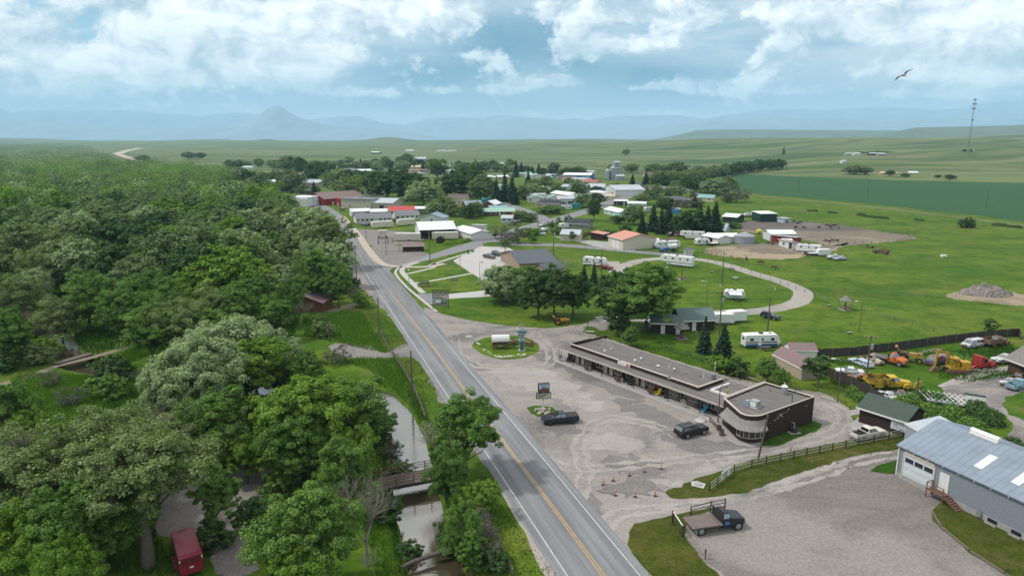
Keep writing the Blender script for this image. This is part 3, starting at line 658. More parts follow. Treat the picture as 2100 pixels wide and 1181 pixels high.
TREE_NAME = dict(shrub='shrub', twiggy='bare_shrub', sapling='young_tree', spruce='spruce_tree', pine='pine_tree', silver='willow_tree', midsilver='willow_tree')
TR = random.Random(5)
ALLT = []
def tree(kind, label, u, v, h, w=1., base=False, cat='tree', group=None, xy=None, rz=None, v_i=None):
 """Tree whose top stands at photo pixel (u, v) (or whose foot does, with base=True)."""
 x, y = xy or (P(u, v) if base else P(u, v, h*.97))
 K = KIND[kind]; c, t = K[TR.randrange(len(K)) if v_i is None else v_i]; s = h/HT[kind]
 o = thing(TREE_NAME.get(kind, 'leafy_tree'), label, cat, (x, y, min(0, ground_z(x, y)) if hypot(x, y) < 900 else ground_z(x, y)), TR.uniform(0, 6.28) if rz is None else rz, group)
 sc = (s*w, s*w, s)
 link('crown', c, o, sc=sc); link('trunk', t, o, sc=sc)
 ALLT.append((x, y, kind, h)); return o
# ---- trees standing nearest, left of the road
W_ = 'trees of the riverside wood'
for a in [
 # kind, label, u, v(top), height, width factor
 ('silver','large pale silver willow with a rounded crown behind the dark leaning cottonwood',470,632,15.5,1.35),
 ('silver','pale green willow just left of the grass clearing by the road',560,668,11,.9),
 ('silver','frosty silver willow at the left flank of the willow clump',392,692,14.5,1.0),
 ('silver','low silver willow bulging over the meadow edge',345,735,11,.95),
 ('bright','bright green cottonwood rising in front of the silver willows',520,690,12,1.0),
 ('near','deep green cottonwood right of the silver willows, above the creek bend',625,705,9.5,.95),
 ('near','broad cottonwood with rounded tufts, its right edge over the creek water',715,778,12,.95),
 ('bright','bright cottonwood with many rounded tufts left of the creek',620,775,14,1.05),
 ('near','cottonwood with layered tufts behind the leaning trunk',600,842,11,.9),
 ('bright','leaning bright cottonwood over the gravel clearing',565,862,9,.85),
 ('bright','cottonwood with a pale leaning trunk above the timber stack',500,893,7,.8),
 ('near','cottonwood standing between the clearing and the footbridge over the creek',700,900,10,.75),
 ('bright','small bright cottonwood behind the dead tree at the creek',735,872,9,.6),
 ('near','big light green cottonwood right of the gravel clearing at the bottom edge',625,1012,12,.9),
 ('bright','lower light green cottonwood at the bottom edge, right of the gravel clearing',600,1130,8,.8),
 ('column','dark slender tree standing between two arms of the gravel clearing',432,925,11,1.0),
 ('wispy','spreading grey green cottonwood with bare limbs left of the clearing',215,845,14,1.0),
 ('wispy','grey green cottonwood with a bare white forked limb at the left edge',55,890,13,1.0),
 ('wispy','cottonwood with layered boughs behind the bright corner tree',135,885,14,1.05),
 ('wispy','grey green cottonwood filling the wood behind the thick trunked one',385,846,9,1.1),
 ('near','deep green cottonwood between the willow clump and the clearing',455,800,12,.95),
 ('near','dark cottonwood in the shade left of the red horse trailer',190,985,11,.9),
 ('near','dark cottonwood behind the small corner tree at the bottom',110,1005,11,.85),
 ('bright','bright yellow green tree in the bottom left corner',0,1040,10,.8),
 ('bright','small bright yellow green tree to the right of the corner tree',125,1100,9,.65),
 ('near','rounded dark tree at the left edge above the meadow',5,790,11,.85),
 ('bright','tree with yellow tips at the left edge beside the meadow',55,838,8,.7),
 ('near','green tree at the left edge below the yellow tipped one',45,925,10,.8),
 ('near','roadside tree with bare grey branches on its left, by the wooden bridge',955,815,11.5,.95),
 ('near','small roadside tree in front of the bare branched one at the bridge end',915,905,9,.62),
 ('near','leafy tree on the creek bank below the bridge',945,1010,8,.62),
 ('bright','low leafy tree on the bank beside the road edge',990,985,5,.9),
 ('column','dark leafy tree above the fallen log on the creek bank',965,1065,6,1.1),
 ('column','thin leafy tree on the bank left of the bridge',770,975,6,1.0),
]: tree(*a[:6], group=W_)
tree('hightop', 'cottonwood with a thick grey trunk beside the red horse trailer', 306, 1160, 14.5, 1.0, base=True, group=W_)
# middle distance at the far side of the clearing
for a in [
 ('near','tall grey green cottonwood beside the cabin, leaning over its roof',590,575,11,.75),
 ('near','dark round cottonwood behind the cabin roof',650,520,15,.95),
 ('near','dark cottonwood at the corner of the wood beside the highway',690,545,12,.75),
 ('wispy','olive cottonwood at the edge of the wood beside the highway bend',668,462,12,.9),
 ('silver','pale topped willow behind the cabin',645,490,13,.95),
 ('near','dark broad cottonwood left of the cabin',520,565,13,1.05),
 ('wispy','grey twiggy cottonwood above the silver willow',430,590,12,.9),
 ('near','feathery cottonwood over the brown backwater',170,555,15,.95),
 ('near','feathery cottonwood right of the brown backwater',240,590,13,.85),
 ('near','green cottonwood beyond the footbridge path, left one',300,630,12,1.0),('wispy','olive cottonwood beyond the footbridge path, middle one',365,622,12,1.0),('near','green cottonwood beyond the footbridge path, right one',430,640,10,1.0),('near','dark cottonwood hiding the path end beside the willow',300,560,14,1.1),
 ('near','leafy cottonwood at the left edge below the backwater',10,640,11,1.0),('wispy','pale leafy cottonwood over the upper backwater',110,590,12,1.0),('near','green cottonwood left of the cabin beside the pale limb',560,610,10,.9),('near','round cottonwood in front of the wood, left of the cabin',480,595,12,1.0),
 ('wispy','grey green cottonwood at the left edge beside the backwater',30,565,13,1.0),
 ('near','shaded cottonwood behind the small footbridge',330,590,13,.9),
 ('wispy','pale cottonwood at the left edge above the backwater',70,520,13,1.0),
 ('silver','silvery willow in the wood above the backwater',60,545,11,.9),
 ('bright','yellow green cottonwood rising out of the middle of the wood',480,445,15,1.2),
 ('bright','yellow green cottonwood right of the tall one in the middle of the wood',400,560,12,1.1),
]: tree(*a[:6], group=W_)
for i, (u, v, w, k) in enumerate([(395,800,1.7,'shrub'),(210,765,1.5,'twiggy'),(235,780,1.9,'shrub'),(110,790,1.2,'twiggy'),(150,830,1.3,'twiggy'),(225,815,1.8,'shrub'),(300,770,1.4,'twiggy'),(75,745,1.6,'shrub'),(40,735,1.5,'shrub'),(100,720,1.6,'shrub'),
   (20,700,1.8,'shrub'),(75,690,1.5,'twiggy'),(15,760,1.3,'shrub'),(700,600,1.7,'shrub'),(742,628,1.3,'shrub'),(730,610,1.4,'twiggy'),(725,590,1.2,'shrub'),(662,690,1.5,'shrub'),(690,745,1.5,'twiggy'),(800,925,1.2,'twiggy'),(815,955,1.1,'shrub'),
   (795,1060,1.1,'shrub'),(838,1120,.9,'shrub'),(925,1090,1.1,'shrub'),(985,1110,1.4,'twiggy'),(1000,1145,1.3,'twiggy'),(1015,1170,.9,'shrub'),(945,1120,1.2,'shrub'),(640,1000,1.5,'shrub'),(520,1080,1.4,'shrub'),(575,1010,1.4,'shrub'),(440,1120,1.2,'shrub'),(780,880,1.4,'shrub'),(770,905,1.3,'shrub')]):
 where = 'by the footbridge' if u < 330 else 'at the cabin yard' if 650 < u < 760 and v < 700 else 'on the creek bank' if u > 760 else 'under the cottonwoods'
 side = ('grey leafless' if k == 'twiggy' else 'green leafy')
 tree(k, f'{side} shrub {where}, {("low","waist high","head high","broad")[i % 4]} and {("alone","beside the water","beside taller grass","next to a bigger shrub","half in shade","leaning outward","dense","ragged","round")[i % 9]}', u, v, 2.4*w, 1.1, base=True, cat='shrub', group='shrubs of the riverside')
# bare and dead trees
DEAD = [bare_mesh('dead', 301, 11, 1.0, r0=.22, m=mat('greyed_wood', (.20,.175,.15), .9, var=.3, scale=4)), bare_mesh('dead', 302, 7, 1.5, r0=.15, lean=-.35), bare_mesh('dead', 303, 8, 1.2, r0=.10, levels=4, lean=.1)]
for me, lab, u, v, rz, s in [(DEAD[0],'tall bleached dead tree standing on the creek bank beside the bridge',752,1160,0,.95),(DEAD[1],'bare grey branches spreading from the roadside tree at the bridge',922,972,.2,1.25),(DEAD[1],'bleached bare limbs among the leaning cottonwoods left of the creek',640,935,.4,1.1),
     (DEAD[0],'pale forked dead limb sticking out at the left edge',35,1000,1,.8),(DEAD[2],'thin white dead sapling in front of the cabin',617,668,0,.75),(DEAD[2],'grey leafless tree behind the tan brick office',1160,575,1,.9),(DEAD[1],'bare twigs above the silver willows',548,690,0,.8),
     (DEAD[0],'bare forked limbs inside the spreading cottonwood left of the clearing',285,1010,2,1.0),(DEAD[2],'dead brush sticking up at the bottom edge beside the creek',770,1181,2,.4)]:
 o = thing('dead_tree', lab, 'dead tree', (*P(u, v), 0), rz); link('branches', me, o, sc=s)
# ---- the wood, filled row by row behind the clearing, thinner towards the town
def inside(x, y, poly):
 c = False; n = len(poly)
 for i in range(n):
  (x0, y0), (x1, y1) = poly[i], poly[i-1]
  if (y0 > y) != (y1 > y) and x < (x1-x0)*(y-y0)/(y1-y0)+x0: c = not c
 return c
WOOD = [P(u, v) for u, v in ((-120,640),(60,585),(330,655),(430,640),(520,650),(580,622),(600,600),(690,592),(690,545),(680,515),(645,482),(590,458),(530,440),(480,425),(380,420),(250,400),(120,382),(-60,372),(-180,400))]
CLEAR = [[P(u, v) for u, v in ((585,645),(770,650),(800,590),(720,560),(690,590),(640,612),(590,612))], [P(u, v) for u, v in ((60,690),(110,650),(150,650),(190,700),(150,760),(60,730))]]
wx = [p[0] for p in WOOD]; wy = [p[1] for p in WOOD]
ROW = 0; yy = 172; NW = 0
KL = dict(mid='dark green cottonwood', midsilver='pale grey green willow', midolive='olive green cottonwood', midbright='yellow green cottonwood', middark='very dark cottonwood')
nth = lambda n: f'{n}{"th" if 10 < n < 20 else {1:"st",2:"nd",3:"rd"}.get(n % 10, "th")}'
while yy < 380:
 ROW += 1; gap = 13+(yy-172)*.02; xx = min(wx)+TR.uniform(0, gap); nrow = 0
 row = []
 while xx < max(wx):
  px_, py_ = xx+TR.uniform(-.3, .3)*gap, yy+TR.uniform(-.35, .35)*gap
  if inside(px_, py_, WOOD) and noise.noise((px_*.035, py_*.05, 12.)) < .40 and not any(inside(px_, py_, c) for c in CLEAR) and all(hypot(px_-t[0], py_-t[1]) > 7.5 for t in ALLT if t[3] > 5): row.append((px_, py_))
  xx += gap*TR.uniform(.85, 1.2)
 for i, (px_, py_) in enumerate(row):
  c = noise.noise((px_*.02, py_*.02, 3)); q = TR.random()
  k = 'mid' if q < .42 else 'midolive' if q < .58 else 'midsilver' if q < .74+c*.3 else 'middark' if q < .90 else 'midbright'
  if yy > 330: k = 'midbright' if q > .72 else 'middark' if q > .45 else 'mid'
  hh = TR.choice((TR.uniform(8, 12), TR.uniform(12, 16), TR.uniform(15, 19)))
  tree(k, f'{KL[k]} with {("spreading","tall","round","ragged","narrow","broad","squat")[(i*3+ROW) % 7]} crown, {nth(i+1)} from left in wood row {ROW} behind footbridge', 0, 0, hh, TR.uniform(.85, 1.2), xy=(px_, py_), group=W_); NW += 1
 yy += gap*.92
print('wood trees', NW, 'rows', ROW)
# ---------------------------------------------------------------- building kit
def ribbed(name, col, pitch=.45, ax=0, dirt=.25, rough=.45, metal=.0, var=None):
 """Sheet metal with raised ribs running up the slope (ribs spaced along axis ax)."""
 def fn(T, co):
  s = T.node('ShaderNodeSeparateXYZ'); T.put(s.inputs[0], co)
  f = T.m('FRACT', T.m('DIVIDE', s.outputs[ax], pitch)); rib = T.m('SUBTRACT', 1.0, T.sm(T.m('ABSOLUTE', T.m('SUBTRACT', f, .5)), .06, .16))
  n = T.noise(T.stretch(co, .5, .5, .5), 1.0, 6, .65); n2 = T.noise(co, 2.5, 4, .7)
  k = T.mix(T.m('MULTIPLY', T.sm(n, .35, .75), dirt), col, var or [x*.6 for x in col]); k = T.mix(T.m('MULTIPLY', n2, .15), k, [min(1, x*1.3) for x in col])
  return T.mix(T.m('MULTIPLY', rib, .22), k, [x*.45 for x in col]), rough, rib, .6, .03, metal
 return shader(name, fn)
def shingle(name, col, sc=1.0):
 def fn(T, co):
  b = T.node('ShaderNodeTexBrick'); T.put(b.inputs['Vector'], co); b.inputs['Scale'].default_value = 2.2*sc
  b.inputs['Mortar Size'].default_value = .012; b.inputs['Color1'].default_value = (*[x*.78 for x in col], 1); b.inputs['Color2'].default_value = (*[x*1.2 for x in col], 1); b.inputs['Mortar'].default_value = (*[x*.5 for x in col], 1)
  n = T.noise(co, .6, 5, .65)
  return T.mix(T.m('MULTIPLY', n, .5), b.outputs[0], [x*.8 for x in col]), .9, b.outputs['Fac'], .3, .02
 return shader(name, fn)
def siding(name, col, pitch=.16, ax=2, dirt=.18):
 def fn(T, co):
  s = T.node('ShaderNodeSeparateXYZ'); T.put(s.inputs[0], co); f = T.m('FRACT', T.m('DIVIDE', s.outputs[ax], pitch))
  n = T.noise(co, .8, 5, .65); k = T.mix(T.m('MULTIPLY', n, dirt*2), col, [x*.65 for x in col])
  return T.mix(T.m('MULTIPLY', T.sm(f, .84, .92), .35), k, [x*.5 for x in col]), .75
 return shader(name, fn)
WC = dict(white=siding('white_siding', (.66,.66,.66)), cream=siding('cream_siding', (.60,.54,.44)), tan=siding('tan_siding', (.42,.345,.27)), brown=siding('brown_board', (.045,.030,.026), .3, 0), grey=siding('grey_siding', (.27,.28,.29)),
   blue=siding('blue_siding', (.08,.22,.42)), red=siding('red_siding', (.25,.035,.03)), mint=siding('mint_siding', (.42,.62,.58)), pale=siding('pale_blue_siding', (.48,.56,.64)), dark=siding('dark_siding', (.06,.06,.06)), green=siding('green_metal_wall', (.02,.055,.045), .3, 0),
   brick=siding('tan_brick', (.34,.255,.20), .1), log=siding('log_wall', (.09,.055,.035), .3), steel=siding('steel_wall', (.33,.36,.39), .5, 0), peach=siding('peach_siding', (.55,.38,.26)), stone=siding('beige_block', (.50,.455,.40), .4), rust=siding('rust_wood', (.16,.07,.035), .2, 0))
RC = dict(white=ribbed('white_roof', (.70,.72,.74), .6), grey=shingle('grey_shingles', (.20,.21,.23)), dark=shingle('dark_blue_shingles', (.055,.06,.075)), brown=ribbed('brown_metal_roof', (.20,.135,.125), .4), red=ribbed('red_metal_roof', (.46,.08,.075), .5), green=ribbed('green_metal_roof', (.115,.165,.16), .35),
   pgreen=ribbed('pale_green_roof', (.30,.47,.38), .5), teal=ribbed('teal_roof', (.20,.37,.38), .5), salmon=ribbed('salmon_metal_roof', (.55,.255,.185), .5, 0, .2), tan=ribbed('tan_roof', (.52,.40,.28), .6), steel=ribbed('steel_roof', (.42,.46,.50), .6), blue=ribbed('blue_grey_roof', (.24,.31,.38), .5),
   bronze=shingle('brown_shingles', (.155,.115,.11)), slate=shingle('slate_shingles', (.125,.135,.155)), wood=shingle('weathered_shakes', (.22,.205,.19)), gshingle=shingle('green_shingles', (.075,.10,.085)), mauve=ribbed('mauve_metal_roof', (.215,.15,.15), .3))
GLASS = mat('window_glass', (.02,.025,.03), .08, var=0, spec=.8)
TRIM = mat('white_trim', (.70,.69,.66), .6, var=.06)
TRIMB = mat('beige_trim', (.50,.43,.37), .65, var=.1)
DOORW = mat('white_door', (.66,.66,.65), .55, var=.05)
DOORB = mat('beige_door', (.47,.40,.32), .6, var=.06)
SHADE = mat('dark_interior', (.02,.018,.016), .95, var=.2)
STEEL = mat('galvanised_steel', (.40,.43,.46), .4, .6, var=.2, scale=2)
WOOD = mat('weathered_wood', (.125,.105,.09), .9, var=.35, scale=3)
WOODD = mat('dark_stained_wood', (.045,.035,.03), .85, var=.3, scale=3)
WOODB = mat('brown_wood', (.145,.085,.05), .85, var=.3, scale=3)
RUST = mat('rusty_metal', (.16,.085,.055), .85, var=.45, scale=2.5)
BLACK = mat('black_metal', (.018,.018,.019), .5, var=.1)
POLEW = mat('pole_wood', (.095,.078,.066), .9, var=.3, scale=2)
def opening(o, kind, x, z, w, h, face, L, Dp, fm=None):
 """A window or door set on a wall face (f front, b back, l left, r right)."""
 def pl(u0, u1, z0, z1, d0, d1):
  m = MB()
  if face == 'f': m.box(u0, u1, -d1, -d0, z0, z1)
  elif face == 'b': m.box(u0, u1, Dp+d0, Dp+d1, z0, z1)
  elif face == 'l': m.box(-d1, -d0, u0, u1, z0, z1)
  else: m.box(L+d0, L+d1, u0, u1, z0, z1)
  return m
 x0, x1 = x-w/2, x+w/2
 if kind == 'w':
  p = pl(x0, x1, z, z+h, -.02, .02).build('window', GLASS, o); t = .09
  f = pl(x0-t, x0, z-t, z+h+t, -.02, .06)
  for a in ((x1, x1+t, z-t, z+h+t), (x0, x1, z-t, z), (x0, x1, z+h, z+h+t), (x-t*.3, x+t*.3, z, z+h)): q = pl(*a, -.02, .055); f.add(q.v, q.f)
  f.build('frame', fm or TRIM, p)
 elif kind == 'd':
  p = pl(x0, x1, z, z+h, -.02, .04).build('door', fm or DOORW, o); pl(x1-.18, x1-.1, z+h*.47, z+h*.53, .04, .1).build('handle', BLACK, p)
 elif kind == 'g':
  p = pl(x0, x1, z, z+h, -.02, .03).build('garage_door', DOORW if fm is None else fm, o); g = pl(x0, x1, z+h*.25, z+h*.25+.04, .03, .045)
  for k in (.5, .75): q = pl(x0, x1, z+h*k, z+h*k+.04, .03, .045); g.add(q.v, q.f)
  g.build('panel_seam', TRIMB, p)
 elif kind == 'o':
  pl(x0, x1, z, z+h, -.02, .02).build('doorway', SHADE, o)  # flat dark panel, its colour paints in the unlit inside
def roof_mb(m, kind, L, Dp, eh, rise, ov, th=.16):
 s = 2*rise/Dp
 if kind == 'gable':        # ridge along x
  z0 = eh-ov*s+.02; pr = [(-ov, z0), (Dp/2, eh+rise+.02), (Dp+ov, z0), (Dp+ov, z0+th), (Dp/2, eh+rise+th*1.1+.02), (-ov, z0+th)]
  n = len(pr); m.add([(-ov, y, z) for y, z in pr]+[(L+ov, y, z) for y, z in pr], [(0,1,4,5),(1,2,3,4),(n+5,n+4,n+1,n),(n+4,n+3,n+2,n+1)]+[(i,n+i,n+(i+1)%n,(i+1)%n) for i in range(n)])
 elif kind == 'gabley':     # ridge along y, gable to the front
  s = 2*rise/L; z0 = eh-ov*s+.02; pr = [(-ov, z0), (L/2, eh+rise+.02), (L+ov, z0), (L+ov, z0+th), (L/2, eh+rise+th*1.1+.02), (-ov, z0+th)]
  n = len(pr); m.add([(x, -ov, z) for x, z in pr]+[(x, Dp+ov, z) for x, z in pr], [(5,4,1,0),(4,3,2,1),(n,n+1,n+4,n+5),(n+1,n+2,n+3,n+4)]+[(i,(i+1)%n,n+(i+1)%n,n+i) for i in range(n)])
 elif kind == 'hip':
  k = min(Dp/2, L/2.2)*.95; a = [(-ov,-ov),(L+ov,-ov),(L+ov,Dp+ov),(-ov,Dp+ov)]
  m.add([(x,y,eh) for x,y in a]+[(x,y,eh+.12) for x,y in a]+[(k,Dp/2,eh+rise+.12),(L-k,Dp/2,eh+rise+.12)], [(3,2,1,0),(0,1,5,4),(1,2,6,5),(2,3,7,6),(3,0,4,7),(4,5,9,8),(6,7,8,9),(5,6,9),(7,4,8)])
 elif kind == 'flat': m.box(-ov, L+ov, -ov, Dp+ov, eh+.01, eh+.3)
 elif kind == 'shed':       # rises to the back
  s = rise/Dp; m.add([(x, y, z) for x in (-ov, L+ov) for y, z in ((-ov, eh-ov*s+.02), (Dp+ov, eh+rise+ov*s+.02), (Dp+ov, eh+rise+ov*s+th), (-ov, eh-ov*s+th))], [(0,1,2,3),(7,6,5,4),(0,4,5,1),(1,5,6,2),(2,6,7,3),(3,7,4,0)])
 elif kind == 'round':
  n = 10; pr = [(Dp/2-cos(pi*i/n)*Dp/2*1.02, eh+sin(pi*i/n)*rise+.03) for i in range(n+1)]
  m.add([(x, y, z) for x in (-ov, L+ov) for y, z in pr], [(i, i+1, n+2+i, n+1+i) for i in range(n)]+[tuple(range(n+1)), tuple(range(2*n+1, n, -1))])
def wall_mb(m, kind, L, Dp, eh, rise):
 if kind == 'gable': pr = [(0, 0), (Dp, 0), (Dp, eh), (Dp/2, eh+rise), (0, eh)]; n = 5
 elif kind == 'shed': pr = [(0, 0), (Dp, 0), (Dp, eh+rise), (0, eh)]; n = 4
 else: pr = None
 if pr: m.add([(0, y, z) for y, z in pr]+[(L, y, z) for y, z in pr], [tuple(range(n-1,-1,-1)), tuple(range(n,2*n))]+[(i,(i+1)%n,n+(i+1)%n,n+i) for i in range(n)])
 elif kind == 'gabley': m.yprism([(0, 0), (L, 0), (L, eh), (L/2, eh+rise), (0, eh)], 0, Dp)
 else: m.box(0, L, 0, Dp, 0, eh)
def frame_of(a, b, h):
 A, B = Vector(P(*a, h)), Vector(P(*b, h)); d = B-A
 return A, d.length, atan2(d.y, d.x)
SLOT = dict(w=('w',1.15,.95,1.15,1.1), W=('w',2.1,.85,1.2,1.4), d=('d',.95,.05,2.05,0), g=('g',2.9,.05,2.5,0), G=('g',3.4,.05,3.3,0), o=('o',3,.05,2.5,0), s=('w',.7,1.4,.6,0))
def house(name, label, a, b, dp, eh, roof='gable', rise=1.6, wall='white', rc='grey', ov=.4, f='', r='', l='', base=False, cat='house', group=None, chim=None, th=.16, frame=None, wm=None, rm=None, z0=0):
 A, L, rz = frame or frame_of(a, b, 0 if base else eh)
 o = thing(name, label, cat, (A.x, A.y, z0), rz, group)
 m = MB(); wall_mb(m, roof, L, dp, eh, rise); m.build('wall', wm or WC[wall], o)
 m = MB(); roof_mb(m, roof, L, dp, eh, rise, ov, th); ro = m.build('roof', rm or RC[rc], o)
 if roof != 'flat':
  z = eh-(2*rise/dp*ov if roof == 'gable' else 0); t = MB().box(-ov-.03, L+ov+.03, -ov-.05, -ov, z-.04, z+th+.05)
  if roof in ('gable', 'hip', 'shed'): t.build('fascia', TRIM, ro)
 for face, slots, ln in (('f', f, L), ('r', r, dp), ('l', l, dp)):
  n = len(slots)
  for i, c in enumerate(slots):
   if c in SLOT:
    k, w, z, h, _ = SLOT[c]; w = min(w, ln/n*.86); opening(o, k, ln*(i+.5)/n, z, w, min(h, eh-.15-z), face, L, dp)
 if chim:
  x, y, hh = chim; MB().box(x-.25, x+.25, y-.25, y+.25, eh, eh+rise+hh).build('chimney', WC['brick'], ro)
 return o

# ---------------------------------------------------------------- the motel with its cafe end
def along(A, ex, ey, y, z, u):
 """Distance along a wall at which photo column u meets it."""
 lo, hi = -20., 90.
 f = lambda x: (lambda p: 1050+1433*p.x/((p.y*cos(PIT)-(z-H)*sin(PIT))*1.0236))(A+ex*x+ey*y)
 for _ in range(50):
  m = (lo+hi)/2
  if f(m) < u: lo = m
  else: hi = m
 return lo
def motel():
 A, L, rz = frame_of((1142.5,713), (1500,839.5), 2.75); ex, ey = Vector((cos(rz), sin(rz))), Vector((-sin(rz), cos(rz)))
 o = thing('motel', 'long dark brown flat roofed motel with a curved cafe end, on the gravel lot', 'motel', (A.x, A.y, 0), rz)
 FLATR = shader('weathered_flat_roof', lambda T, co: (T.mix(T.m('MULTIPLY', T.sm(T.noise(T.stretch(co, .25, 2.2, 1), 1.0, 5, .65), .4, .75), .7), T.mix(T.noise(co, .35, 6, .65), (.105,.095,.092), (.165,.155,.15)), (.23,.22,.215)), .9))
 BW = WC['brown']
 X0, X1, YB, YF = 2.2, 33.9, 10.2, 2.0
 # wings as real shells: low middle block, tall south block
 MB().box(X0, 40.6, YF, YB, 0, 3.05).build('wall', BW, o)
 can = MB().add([(0,0,2.62),(41.6,0,2.62),(41.6,2.02,2.95),(0,2.02,2.95),(0,0,2.80),(41.6,0,2.80),(41.6,2.02,3.13),(0,2.02,3.13)], [(0,3,2,1),(4,5,6,7),(0,1,5,4),(1,2,6,5),(2,3,7,6),(3,0,4,7)]).build('canopy_roof', FLATR, o)
 MB().box(-.03, 41.63, -.06, 0, 2.58, 2.84).build('fascia', TRIMB, can)
 MB().box(0, X0, 2.02, 3.2, 2.95, 3.13).build('canopy_end', FLATR, o)
 MB().box(X0, 40.6, YF, YB, 3.06, 3.14).build('roof', FLATR, o)
 par = MB().box(X0, X1, 1.78, 2.0, 3.1, 3.72).box(X1-.2, X1, 2.0, 8.6, 3.1, 3.72).box(X0, X0+.2, 2.0, 7.4, 3.1, 3.95).box(X0, X0+.2, 7.4, 12.2, 3.1, 3.75).build('parapet', BW, o)
 t = MB()
 for x0, x1 in ((X0-.05, 15.4), (16.1, 27.3), (27.9, X1+.05)): t.box(x0, x1, 1.70, 2.04, 3.725, 3.83)
 for x0 in (15.4, 27.3): t.box(x0, x0+.65, 1.70, 2.04, 3.5, 3.62)
 t.box(X1-.24, X1+.05, 2.04, 8.65, 3.725, 3.83); t.build('coping', TRIMB, par)
 MB().box(X0+.2, X1-.2, 2.0, YB+.4, 3.2, 3.36).build('upper_roof', FLATR, o)
 MB().box(X0, X1, YB+.4, YB+.5, 3.1, 3.42).build('gutter', TRIMB, o)
 # roof furniture
 def vent(u, v, r, h, cap=0, m=STEEL, nm='roof_vent', z=3.36):
  w = Vector(P(u, v, z))-A; x, y = w.dot(ex), w.dot(ey); q = MB().tube((x,y,z),(x,y,z+h),r,r,10)
  if cap: q.tube((x,y,z+h),(x,y,z+h+.18),cap,cap*.5,12)
  q.build(nm, m, o)
 W1 = TRIM
 for u, v, r, h, c, m in ((1227,709,.07,.3,0,BLACK),(1236,708,.06,.5,0,W1),(1240,721,.14,.2,.22,W1),(1254,718,.18,.35,.26,STEEL),(1302,741,.16,.3,.24,W1),(1315,739,.2,.45,.3,STEEL),(1350,751,.3,.12,.42,TRIMB),(1372,756,.06,.7,0,W1),(1383,762,.2,.6,.3,STEEL),
       (1443,776,.06,1.1,0,W1),(1435,773,.08,.3,0,BLACK),(1407,767,.05,.3,0,BLACK),(1317,724,.05,.25,0,BLACK),(1258,705,.05,.2,0,BLACK)): vent(u, v, r, h, c, m)
 vent(1463, 778, .42, 1.0, 0, mat('ribbed_grey_cap', (.16,.165,.17), .6), 'chimney_cap')
 q = MB(); w = Vector(P(1466,760,3.36))-A; x, y = w.dot(ex), w.dot(ey); q.tube((x,y,3.3),(x,y,4.9),.05,.05,6).tube((x,y,4.9),(x+.25,y-.3,5.0),.05,.05,6).ball((x+.3,y-.35,4.97),.12); q.build('roof_lamp', TRIM, o)
 MB().box(35.2, 35.5, 3.2, 8.4, 3.14, 3.5).box(35.5, 39.8, 3.2, 3.5, 3.14, 3.5).build('white_duct', TRIM, o)
 # south block: walls follow the rounded corner
 S = [(40.6,11.2),(40.6,-.7),(45.2,-3.55),(45.9,-3.9),(46.6,-3.9),(47.3,-3.55),(47.85,-2.9),(48.15,-2.1),(49.1,11.4)]
 sb = MB().prism(S[::-1][::-1], 0, 4.05).build('cafe_wall', BW, o)
 def inset(pl, k):
  c = Vector((45, 3.5)); return [tuple(c+(Vector(p)-c)*(1-k/max(.1, (Vector(p)-c).length))) for p in pl]
 S2, S3 = inset(S, .28), inset(S, -.06); n = len(S)
 MB().add([(x,y,4.05) for x,y in S]+[(x,y,4.42) for x,y in S]+[(x,y,4.42) for x,y in S2]+[(x,y,4.1) for x,y in S2], [(k*n+i,k*n+(i+1)%n,(k+1)*n+(i+1)%n,(k+1)*n+i) for k in range(3) for i in range(n)]).build('cafe_parapet', BW, o)
 MB().add([(x,y,4.425) for x,y in S3]+[(x,y,4.425) for x,y in S2]+[(x,y,4.52) for x,y in S2]+[(x,y,4.52) for x,y in S3], [((k%4)*n+i,(k%4)*n+(i+1)%n,((k+1)%4)*n+(i+1)%n,((k+1)%4)*n+i) for k in range(4) for i in range(n)]).build('cafe_coping', TRIMB, o)
 MB().prism(S2, 4.1, 4.16).build('cafe_roof', FLATR, o)
 MB().box(40.35, 40.62, -.6, 11.2, 3.9, 4.62).build('dividing_parapet', TRIMB, o)
 # roof plant
 for (u, v), sz, nm in (((1548,834),(.75,.75,1.05),'air_conditioner'),):
  w = Vector(P(u, v, 4.16))-A; x, y = w.dot(ex), w.dot(ey); ac = MB().box(x-.6,x+.6,y-.6,y+.6,4.2,5.25).build('air_conditioner', STEEL, o); MB().box(x-.66,x+.66,y-.66,y+.66,4.16,4.24).box(x-.5,x+.5,y-.615,y-.6,4.4,5.1).build('grille', TRIM, ac)
 w = Vector(P(1532,831,4.16))-A; x, y = w.dot(ex), w.dot(ey); MB().yprism([(x-.45,4.16),(x+.45,4.16),(x+.5,4.7),(x+.3,5.0),(x-.2,5.05),(x-.5,4.75)], y-.35, y+.35).build('exhaust_hood', mat('teal_grey_hood', (.22,.31,.34), .5), o)
 w = Vector(P(1608,808,4.16))-A; x, y = w.dot(ex), w.dot(ey); MB().tube((x,y,4.16),(x,y,5.5),.5,.5,14).build('exhaust_fan', STEEL, o); MB().tube((x,y,5.5),(x,y,5.75),.55,.25,14).tube((x,y,5.75),(x,y,6.2),.05,.05,6).build('fan_cap', TRIM, o)
 for u, v, h in ((1624,824,1.1),(1579,803,.4),(1630,806,.9)): vent(u, v, .06, h, 0, BLACK, 'roof_pipe', 4.16)
 # rounded shingle awning and the bow window under it
 ring = [(42.0,-1.75),(43.4,-2.6),(45.2,-3.6),(45.9,-3.95),(46.6,-3.95),(47.3,-3.6),(47.9,-2.95),(48.2,-2.1),(48.28,-1.2)]
 def outw(p, k):
  c = Vector((44.6, 1.2)); d = (Vector(p)-c).normalized(); return (p[0]+d.x*k, p[1]+d.y*k)
